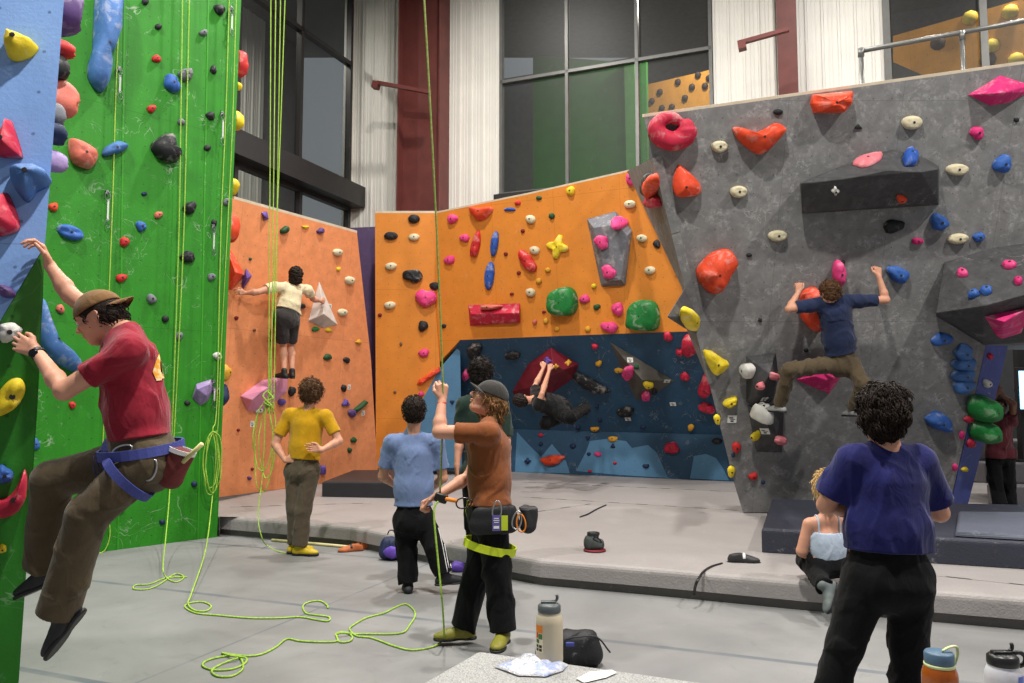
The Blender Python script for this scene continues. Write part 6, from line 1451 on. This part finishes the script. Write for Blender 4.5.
# ------------------------------------------------------------------ ropes and loose things
rope_m = bpy.data.materials.new('lime_rope'); n_ = N(rope_m); n_.link(n_.mix(n_.ramp(n_.noise(70, 2, .6), .4, .6), lin((132, 176, 44)), lin((172, 204, 84))), n_.b.inputs['Base Color']); n_.b.inputs['Roughness'].default_value = .75; n_.bump(n_.noise(260, 1, .5), .5, .004)
rope2_m = bpy.data.materials.new('olive_rope'); n_ = N(rope2_m); n_.link(n_.mix(n_.ramp(n_.noise(70, 2, .6), .4, .6), lin((122, 144, 62)), lin((150, 168, 86))), n_.b.inputs['Base Color']); n_.b.inputs['Roughness'].default_value = .75; n_.bump(n_.noise(260, 1, .5), .5, .004)
RR = .0062
def rope(pts, label, m=rope_m, r=RR, n=7, group='climbing ropes'):
    P = spline(pts, n); mb = MB(); mb.tube(P, r, 8); o = mb.build('climbing_rope', m, None, True); setorigin(o, P[-1]); tag(o, label, 'rope', group); return o
def fl_(pts, z=RR+.001):
    return [onz(x, y, z+ (p[0] if p else 0)) for x, y, *p in pts]
def gws(pts, h=.12): return [GW.pt(x, y, h) for x, y in pts]
def coil_(c, right, up, rx, ry, turns, seed, grow_=.15, n=12, depth=.03):
    r = random.Random(seed); out = []
    for t in range(turns):
        a0, b0 = rx*(1-r.uniform(0, .35)), ry*(1-r.uniform(0, .25)); ox = r.uniform(-.3, .3)*rx
        for k in range(n):
            a = PI/2+2*PI*k/n; out.append(c+right*(a0*math.cos(a)+ox)+up*(b0*(math.sin(a)-1))+right.cross(up)*(depth*r.uniform(-1, 1)))
    return out
rope(gws([(123, -30), (117, 60), (113, 190), (108, 320), (103, 440), (99, 505)], .05)+gws([(108, 520), (110, 535), (105, 550), (96, 553), (90, 546), (94, 528), (99, 508), (97, 530), (96, 566)], .06), 'lime rope down the left joint of the green wall behind the climber in red')
rope(gws([(183, -30), (181, 110), (179, 228), (174, 380), (170, 485)])+[at(166, 535, 8.2), at(163, 566, 7.3)]+fl_([ (166, 577, .01), (176, 582), (184, 577), (175, 574), (160, 584), (148, 589), (134, 589), (136, 585), (150, 584), (166, 578), (187, 577)]), 'lime rope hanging mid green wall and ending in a small heap on the floor')
rope(gws([(190, -30), (187, 110), (184, 228), (178, 360), (172, 470), (170, 482)], .10), 'lime rope strand hanging just right of the one that ends in a floor heap')
rope(gws([(237, -30), (233, 110), (229, 200), (222, 330), (218, 425), (216, 431)], .06), 'thinner looking lime strand close to the right edge of the green wall')
gr_, gu_ = GW.u, Vector((0, 0, 1)); c_ = GW.pt(213, 432, .16)
cl = coil_(c_, gr_, gu_, .10, .42, 3, 3, depth=.02)
rope(gws([(230, -30), (226, 110), (221, 228), (217, 400)], .10)+[GW.pt(213, 428, .16)]+cl+[c_, GW.pt(216, 455, .18), GW.pt(212, 500, .2)]+[at(206, 548, 7.9), onz(192, 592, .04)]+fl_([(188, 603, .01), (194, 610), (206, 611), (211, 606), (203, 602), (190, 603), (185, 607), (196, 613), (215, 615), (250, 618), (280, 618), (300, 617), (318, 620), (328, 621), (329, 617), (316, 615), (306, 613), (303, 606), (309, 602), (320, 601), (327, 605), (328, 608)]), 'lime rope with a hanging coil at the right edge of the green wall')
# strands in front of the salmon wall
Y4 = 8.95
for i, (a, b, t) in enumerate(((271, 268.5, 'leftmost'), (276, 271, 'second from the left'), (281, 274, 'third from the left'))):
    rope([at(a, -30, Y4), at((a+b)/2+.3, 170, Y4), at(b, 395, Y4), at(b-1, 402, Y4)], '%s of the four lime strands in front of the salmon wall' % t)
c_ = at(266, 404, Y4)
rope([at(286, -30, Y4), at(279, 170, Y4), at(272, 330, Y4), at(268, 398, Y4)]+coil_(c_, Vector((1, 0, 0)), Vector((0, 0, 1)), .115, .5, 3, 8)+[c_, at(264, 450, Y4), at(262, 480, Y4), at(258, 515, 8.75), at(262, 538, 8.6)]+fl_([(268, 546), (280, 552), (298, 553)]), 'rightmost of the four lime strands, coiled beside the man in yellow')
mb = MB(); P_ = [at(268, 392, Y4-.02), at(273, 398, Y4-.04), at(264, 402, Y4-.03), at(272, 406, Y4-.03), at(263, 396, Y4-.04), at(270, 391, Y4+.02), at(266, 409, Y4)]; mb.tube(spline(P_, 6), .008, 8); o = mb.build('rope_knot', rope_m, None, True); setorigin(o, P_[0]); tag(o, 'lime overhand knot holding the coil beside the man in yellow', 'rope')
# the belayer's rope
hL = at(443, 392, 5.09)
rope([at(422, -40, 4.7), at(431, 120, 4.85), at(438, 260, 5.0), hL, at(442, 440, 5.06), at(440, 494, 5.05)], 'olive lime rope running up from the belayer in rust past the top of the picture', rope2_m)
rope([at(439, 500, 5.05), at(434, 512, 5.02), at(438, 560, 5.0), at(442, 600, 4.98)]+fl_([(444, 632, .10), (443, 640, .02), (432, 647), (412, 650), (394, 646), (372, 638), (357, 636), (350, 630), (352, 626), (366, 618), (384, 613), (394, 608), (405, 604), (413, 609), (415, 616), (409, 626), (404, 632), (392, 634), (370, 634), (354, 634)])+fl_([(341, 633, .02), (337, 636), (340, 642), (350, 641), (352, 636), (344, 632), (336, 634), (337, 641), (320, 642), (300, 641), (287, 639), (276, 647), (262, 654), (247, 656), (228, 654), (222, 653)])+fl_([(232, 656, .01), (246, 658, .01), (244, 664), (232, 669), (214, 670), (203, 666), (206, 661), (220, 657), (238, 656), (243, 668), (232, 676), (217, 676), (212, 670), (224, 663), (238, 658, .012)]), 'lime rope dropping from the belayer in rust and snaking over the floor')
# quickdraws on the green wall
qd_m = plain('dull_aluminium', (120, 122, 124), .4, .8)
def quickdraw(x, y0, y1, label):
    a, b = GW.pt(x, y0, .05), GW.pt(x, y1, .05); r = empty('quickdraw', a, label, 'quickdraw', 'quickdraws on the green wall'); M = GW.M @ Matrix.Rotation(PI/2, 3, 'X')
    L = (a-b).length; k = min(.10, L*.36)
    mb = MB(); mb.box(a+GW.n*-.03+Vector((0, 0, .0)), (.03, .035, .05), M, .004); mb.build('hanger', qd_m, r)
    carabiner('carabiner', a-Vector((0, 0, k*.5)), M, r, qd_m, k, .05, .005); carabiner('carabiner', b+Vector((0, 0, k*.5)), M, r, qd_m, k, .05, .005)
    mb = MB(); mb.box((a+b)/2, (.018, .006, L-2*k+.03), M); mb.build('sling', plain('white_dyneema', (205, 205, 200), .7), r)
for q in ((120, 68, 100, 'steel quickdraw on the left joint of the green wall beside the slim blue hold'), (232, 8, 36, 'steel quickdraw at the top right edge of the green wall'), (223, 113, 145, 'steel quickdraw second down the right edge of the green wall'),
          (108, 192, 228, 'steel quickdraw above the raised arm of the climber in red, left joint'), (214, 226, 256, 'steel quickdraw third down the right edge of the green wall'), (214.5, 382, 408, 'steel quickdraw beside the purple box hold')): quickdraw(*q)
# ---- things on the floor
pole = MB(); A, B = onz(272, 540, .016), onz(351, 547, .016); pole.tube([A, B], .016, 10); o = pole.build('clipping_pole', plain('pale_yellow_pole', (214, 204, 150), .4), None, True); setorigin(o, A)
tag(o, 'long pale yellow pole lying on the floor along the mat edge', 'pole')
def loose_shoe(c, toe, m, label, sc=1.0, group=None, strapm=None):
    r = empty('climbing_shoe', c, label, 'shoe', group); a = V3(c)+V3(0, 0, .085*sc)
    s = shoe('shoe_upper', a, toe, m, dk_sole, r, sc, h=.005, low=True)
    f = nrm(toe); sd = nrm(np.cross((0, 0, 1), f)); b = a-V3(0, 0, .045*sc)+f*.055*sc
    band('strap', b, sd, V3(0, 0, 1), f, .038*sc, .034*sc, .022, .004, strapm or blackm, r, 16); return r
os_ = plain('orange_brown_shoe', (176, 96, 52), .6, bump=.2)
loose_shoe(onz(356, 551, .0), (-1, -.4, 0), os_, 'orange-brown climbing shoe on the floor at the end of the pole, nearer of the two'); loose_shoe(onz(366, 549, .0), (-.9, .1, 0), os_, 'orange-brown climbing shoe on the floor by the mat, farther of the two')
def sack(name, label, cat, c, w, d, h, m, seed=1, top=.8, amp=.012, z=0):
    """soft bag: boxy smooth body with slumped folds"""
    S = SDF(); c = V3(c[0], c[1], z)
    S.cone(c+V3(-w*.22, 0, h*.28), c+V3(w*.22, 0, h*.28), h*.30, h*.30, .05, '+', V3(0, 1, 0), d/(h*.6)*.5+.5)
    S.cone(c+V3(-w*.18*top, 0, h*.62), c+V3(w*.18*top, 0, h*.62), h*.28*top, h*.28*top, .06, '+', V3(0, 1, 0), d/(h*.6)*.5+.4)
    S.fn(wrinkle(seed, amp, 60)); S.half(c+V3(0, 0, .004), (0, 0, -1), .01)
    o = grow(name, S, .006, m); setorigin(o, (c[0], c[1], z)); tag(o, label, cat); return o
nb = plain('navy_nylon', (34, 44, 78), .6, bump=.3, bs=90); pb = plain('violet_nylon', (96, 66, 170), .6, bump=.3, bs=90); gb = plain('stone_fabric', (150, 146, 136), .8, bump=.3, bs=60)
c_ = onz(390, 561, 0); bp = sack('backpack', 'small navy and violet backpack on the floor by the man in heather blue', 'backpack', c_+Vector((0, .07, 0)), .24, .14, .26, nb, 3, .95)
S = SDF(); q = V3(c_)+V3(.02, -.02, .09); S.ell(q, np.eye(3), V3(.085, .032, .06), .02); S.fn(wrinkle(3, .008, 60)); o = grow('front_pocket', S, .006, pb); o.parent = bp; o.matrix_parent_inverse = bp.matrix_basis.inverted()
mb = MB(); q = Vector((c_.x, c_.y+.07, .25)); mb.tube(spline([q+Vector((-.04, 0, 0)), q+Vector((-.02, 0, .04)), q+Vector((.02, 0, .04)), q+Vector((.04, 0, 0))], 5), .007, 6); o = mb.build('carry_loop', web_m, None, True); o.parent = bp; o.matrix_parent_inverse = bp.matrix_basis.inverted()
c_ = onz(451, 566, 0); jk = sack('jacket', 'crumpled stone grey jacket leaning on the mat edge beside the belayer', 'jacket', c_+Vector((.02, .06, 0)), .22, .12, .27, gb, 7, .75, .02)
c_ = onz(457, 573, 0); vb = sack('stuff_sack', 'small violet stuff sack on the floor in front of the stone grey jacket', 'bag', c_+Vector((.0, .05, 0)), .17, .07, .09, pb, 9, .8, .012)
# ---- things on the mat
def chalkpot(c, label):
    r = empty('chalk_pot', c, label, 'chalk bag'); c = V3(c); S = SDF(); S.cone(c+V3(-.03, 0, .055), c+V3(.04, 0, .055), .062, .055, .04, '+', V3(0, 1, 0), 1.2).cone(c+V3(-.02, 0, .10), c+V3(.0, 0, .14), .07, .05, .03)
    S.fn(wrinkle(13, .012, 55)); S.half(c+V3(0, 0, .012), (0, 0, -1), .01); S.half(c+V3(0, 0, .165), (.1, 0, 1), .006)
    o = grow('bag_body', S, .005, plain('grey_green_fabric', (66, 72, 70), .8, bump=.3, bs=80), r)
    band('rolled_rim', c+V3(-.005, 0, .158), V3(1, 0, 0), V3(0, 1, 0), V3(0, 0, 1), .048, .046, .024, .01, plain('dark_trim', (40, 44, 44), .7), o)
    mb = MB(); mb.lathe([(.098, .0), (.104, .008), (.100, .018)], Vector(c)+Vector((.006, 0, .001)), 28); mb.build('base', plain('dark_red_base', (120, 34, 44), .6), r, True)
    mb = MB(); p = Vector(c)+Vector((-.02, -.055, .11)); mb.tube(spline([p, p+Vector((.03, -.02, .03)), p+Vector((.07, 0, .0)), p+Vector((.10, .02, -.05))], 5), .006, 6); mb.build('buckle_strap', blackm, r, True)
chalkpot(onz(594, 551, MT+.001), 'squat grey-green chalk bag with a dark red base standing on the landing mat')
s1 = loose_shoe(onz(737, 562, MT+.001), (.9, -.1, 0), plain('black_white_shoe', (46, 46, 48), .5), 'black climbing shoe lying on the mat at the end of a black strap', 1.0, None, whitem)
mb = MB(); P_ = spline([onz(722, 563, MT+.006), onz(712, 566, MT+.008), onz(704, 571, MT+.006), onz(699, 578, MT+.006), at(695.5, 585.5, 6.17), at(694, 595, 6.15)], 6); mb.tube(P_, .012, 8, flat=.4); o = mb.build('strap', blackm, None, True); setorigin(o, P_[0]); tag(o, 'black webbing strap on the mat leading to the black climbing shoe', 'strap')
mb = MB(); P_ = spline([onz(606, 505, MT+.008), onz(597, 509, MT+.008), onz(588, 514, MT+.008), onz(580, 517, MT+.006)], 5); mb.tube(P_, .009, 8); o = mb.build('cord', blackm, None, True); setorigin(o, P_[0]); tag(o, 'short black cord lying on the mat behind the chalk bag', 'cord')
# ---- table in the foreground
tcar = bpy.data.materials.new('speckled_grey_carpet'); n_ = N(tcar); f_ = n_.noise(220, 3, .8); n_.link(n_.mix(n_.ramp(f_, .38, .62), lin((122, 122, 122)), lin((186, 186, 184))), n_.b.inputs['Base Color']); n_.b.inputs['Roughness'].default_value = .95; n_.bump(n_.noise(300, 2, .6), .6, .01)
TZ = .72; tc = onz(478, 650, TZ); tl_ = (onz(420, 683, TZ)-tc).normalized(); tr_ = (onz(700, 681, TZ)-tc).normalized()
bx = empty('carpeted_platform', tc+Vector((0, 0, -TZ)), 'grey speckled carpeted block in the foreground carrying the bottles', 'platform')
mb = MB(); Q = [tc, tc+tr_*2.6, tc+tr_*2.6+tl_*.8, tc+tl_*.8]; mb.prism([Vector((q.x, q.y, .0)) for q in Q][::1], Vector((0, 0, TZ)))
o = mb.build('carpet_box', tcar, bx); bv = o.modifiers.new('bevel', 'BEVEL'); bv.width = .02; bv.segments = 3
def bottle(c, r_, H_, capm, bodym, label, kind):
    R_ = empty('water_bottle', c, label, 'bottle', None); c = Vector(c); b = MB()
    sh = .86*H_
    b.lathe([(r_*.82, 0), (r_*.97, .004), (r_, .015), (r_, sh-.025), (r_*.98, sh-.012), (r_*.88, sh+.002), (r_*.80, sh+.010), (r_*.80, sh+.020)], c, 40); b.build('bottle_body', bodym, R_, True)
    m = MB(); z = sh+.014
    if kind == 'screw': 
        n = 40; m.lathe([(r_*.80, z), (r_*.82, z+.003), (r_*.82, z+.026), (r_*.74, z+.031)], c, n); m.build('lid', capm, R_, True)
        k = MB(); k.lathe([(r_*.84, z-.008), (r_*.86, z-.004), (r_*.84, z)], c, 32); k.tube(spline([c+Vector((r_*.1, -r_*.2, z+.034)), c+Vector((r_*.5, -r_*.2, z+.044)), c+Vector((r_*.98, -r_*.1, z+.045)), c+Vector((r_*1.12, 0, z+.026)), c+Vector((r_*.9, 0, z-.004))], 5), .005, 8, flat=.6); k.build('lid_tether', plain('pale_green_strap', (196, 206, 150), .5), R_, True)
    else:
        m.lathe([(r_*.82, z-.004), (r_*.86, z), (r_*.84, z+.018), (r_*.70, z+.024), (r_*.50, z+.026)], c, 36); m.build('lid', capm, R_, True)
        k = MB(); q = c+Vector((r_*.2, 0, z+.030)); k.box(q-Vector((.012, 0, .003)), (.05, .022, .012), None, .003); k.tube(spline([q+Vector((.0, 0, 0)), q+Vector((.014, 0, .004)), q+Vector((.018, 0, .014)), q+Vector((.016, 0, .022))], 4), .005, 8); k.build('spout_lever', capm, R_, True)
    return R_
beige = plain('milky_plastic', (196, 184, 160), .3, var=.04, spec=.5); wb = bottle(onz(549.5, 663, TZ), .046, .185, plain('grey_lid', (82, 88, 90), .4), beige, 'tall milky water bottle with a grey flip lid and colourful sticker, on the carpeted block', 'flip')
c_ = onz(549.5, 663, TZ)
def sticker(c, r, a0, a1, z0, z1, m, parent, name='sticker', off=.0006):
    n = 8; vs = []; fs = []
    for i in range(n+1):
        a = math.radians(a0+(a1-a0)*i/n)
        for z in (z0, z1): vs.append(c+Vector(((r+off)*math.cos(a), (r+off)*math.sin(a), z)))
    for i in range(n): fs.append((2*i, 2*i+2, 2*i+3, 2*i+1))
    return mesh_obj(name, vs, fs, m, parent)
st = sticker(c_, .046, 198, 240, .045, .135, plain('sticker_cream', (226, 214, 180), .4), wb)
for (a0, a1, z0, z1, cc) in ((200, 238, .108, .133, (226, 130, 40)), (201, 214, .09, .108, (190, 60, 40)), (216, 237, .088, .105, (60, 120, 60)), (202, 220, .074, .086, (40, 90, 60))): sticker(c_, .046, a0, a1, z0, z1, plain('ink_%d' % cc[0], cc, .5), st, 'sticker_print', .0012)
for i in range(4): sticker(c_, .046, 202+(i % 2)*18, 216+(i % 2)*18, .048+.012*(i//2), .057+.012*(i//2), blackm, st, 'sticker_print', .0012)
amber = plain('amber_plastic', (176, 88, 18), .15, var=.05, spec=.5); amber.node_tree.nodes['Principled BSDF'].inputs['Transmission Weight'].default_value = .35
bottle(onz(942, 729, TZ), .0455, .185, plain('slate_blue_lid', (78, 104, 128), .45), amber, 'amber water bottle with a slate blue screw lid at the bottom right', 'screw')
w3 = bottle(onz(1006, 729, TZ), .046, .185, plain('black_lid', (30, 30, 32), .35), plain('white_bottle', (206, 206, 214), .35, var=.03), 'white water bottle with a black lid at the bottom right corner', 'flip')
c3 = onz(1006, 729, TZ); z_ = .86*.185+.018; mb = MB(); mb.lathe([(.036, z_-.012), (.037, z_-.006), (.036, z_)], c3, 32); o = mb.build('steel_collar', steel_m, w3, True)
mb = MB(); mb.tube([c3+Vector((.042+.02*math.cos(a), 0, z_+.006+.018*math.sin(a))) for a in [2*PI*i/18 for i in range(18)]], .006, 8, True); mb.build('carry_ring', plain('black_lid', (30, 30, 32)), w3, True)
mb = MB(); mb.lathe([(.024, z_+.004), (.026, z_+.010), (.024, z_+.016)], c3+Vector((0, -.022, 0)), 20, Matrix.Rotation(.2, 3, 'X')); 
sticker(c3, .046, 285, 330, .10, .15, plain('sticker_blue', (90, 110, 190), .4), w3)
# crumpled bags on the block
def sheet(name, pts, amp, seed, m, label, cat, z=TZ, thick=.003, dome=.02):
    P = [onz(x, y, z) for x, y in pts]; c = sum(P, Vector())/len(P); K = len(P); n = 9; vs = []; fs = []
    for s_ in (0, 1):
        for j in range(n+1):
            for i in range(K*4):
                a, b = P[i//4], P[(i//4+1) % K]; e = a.lerp(b, (i % 4)/4); f = j/n; p = c.lerp(e, f)
                hgt = .003+(dome*(1-f**2)+amp*abs(mnoise.noise(p*28+Vector((seed, 0, 0))))*(1-f*.7) if s_ else 0)
                vs.append(Vector((p.x, p.y, z+.001+hgt)))
    M_ = (n+1)*K*4
    for s_ in (0, 1):
        for j in range(n):
            for i in range(K*4):
                k = (i+1) % (K*4); q = (s_*M_+j*K*4+i, s_*M_+j*K*4+k, s_*M_+(j+1)*K*4+k, s_*M_+(j+1)*K*4+i); fs.append(q if s_ else q[::-1])
    for i in range(K*4): k = (i+1) % (K*4); fs.append((n*K*4+i, n*K*4+k, M_+n*K*4+k, M_+n*K*4+i))
    o = mesh_obj(name, vs, fs, m, None, True); bm = bmesh.new(); bm.from_mesh(o.data); bmesh.ops.recalc_face_normals(bm, faces=bm.faces); bm.to_mesh(o.data); bm.free(); setorigin(o, c); tag(o, label, cat); return o
plas = bpy.data.materials.new('clear_plastic_bag'); n_ = N(plas); n_.link(n_.mix(n_.ramp(n_.noise(25, 2, .5), .5, .6), lin((200, 200, 206)), lin((160, 172, 206))), n_.b.inputs['Base Color']); n_.b.inputs['Roughness'].default_value = .2; n_.bump(n_.noise(50, 3, .6), .8, .02)
sheet('plastic_bag', [(494, 668), (510, 662), (526, 655), (548, 658), (568, 666), (563, 672), (546, 678), (518, 677)], .03, 3, plas, 'clear plastic bag holding something pale blue, lying in front of the milky bottle', 'bag', dome=.018)
sheet('paper_wrapper', [(576, 680), (590, 673), (612, 671), (617, 674), (606, 679), (584, 684)], .008, 8, plain('white_paper', (222, 220, 214), .5), 'flat white paper wrapper on the carpeted block right of the plastic bag', 'wrapper', dome=.003)
# black backpack on the floor behind the block
c_ = onz(572, 676, 0); bk = sack('backpack', 'black backpack lying on the floor behind the milky water bottle', 'backpack', c_+Vector((.0, .18, 0)), .62, .22, .24, plain('black_pack_nylon', (26, 26, 30), .6, bump=.3, bs=90), 15, 1.0, .014)
mb = MB(); q = Vector((c_.x+.03, c_.y+.03, .20)); mb.tube(spline([q+Vector((-.06, .0, .0)), q+Vector((0, -.02, .02)), q+Vector((.12, .0, .012)), q+Vector((.2, .02, -.08))], 6), .010, 8, flat=.5); o = mb.build('shoulder_strap', web_m, None, True); o.parent = bk; o.matrix_parent_inverse = bk.matrix_basis.inverted()
mb = MB(); mb.box(q+Vector((-.04, -.03, -.02)), (.05, .02, .025), None, .005); o = mb.build('zip_pull', blueweb, None); o.parent = bk; o.matrix_parent_inverse = bk.matrix_basis.inverted()
LAMPS = [(0.4, 2.6, 9.6, 780), (7.3, 2.8, 9.6, 680), (-5.0, 4.5, 9.6, 420), (-1.2, 9.5, 10.8, 560), (-0.8, 13.6, 11.6, 240), (4.6, 11.0, 11.4, 230), (9.0, 9.0, 10.8, 330)]  # the rear-left lamp is added to brighten the left siding
AMB = .24; EXPO = 0.2
# ------------------------------------------------------------------ light
LZ = 9.6
for i, (x, y, z, p) in enumerate(LAMPS): highbay(x, y, z, p, .4, i)
wd = bpy.data.worlds.new('gym_ambience'); bpy.context.scene.world = wd; wd.use_nodes = True
bg = wd.node_tree.nodes['Background']; bg.inputs[0].default_value = (.80, .84, .9, 1); bg.inputs[1].default_value = AMB
sc = bpy.context.scene
sc.view_settings.view_transform = 'Standard'; sc.view_settings.look = 'None'; sc.view_settings.gamma = 1
sc.view_settings.use_curve_mapping = False; sc.view_settings.exposure = EXPO
sc.cycles.use_denoising = True; sc.cycles.max_bounces = 6; sc.cycles.caustics_reflective = False; sc.cycles.caustics_refractive = False
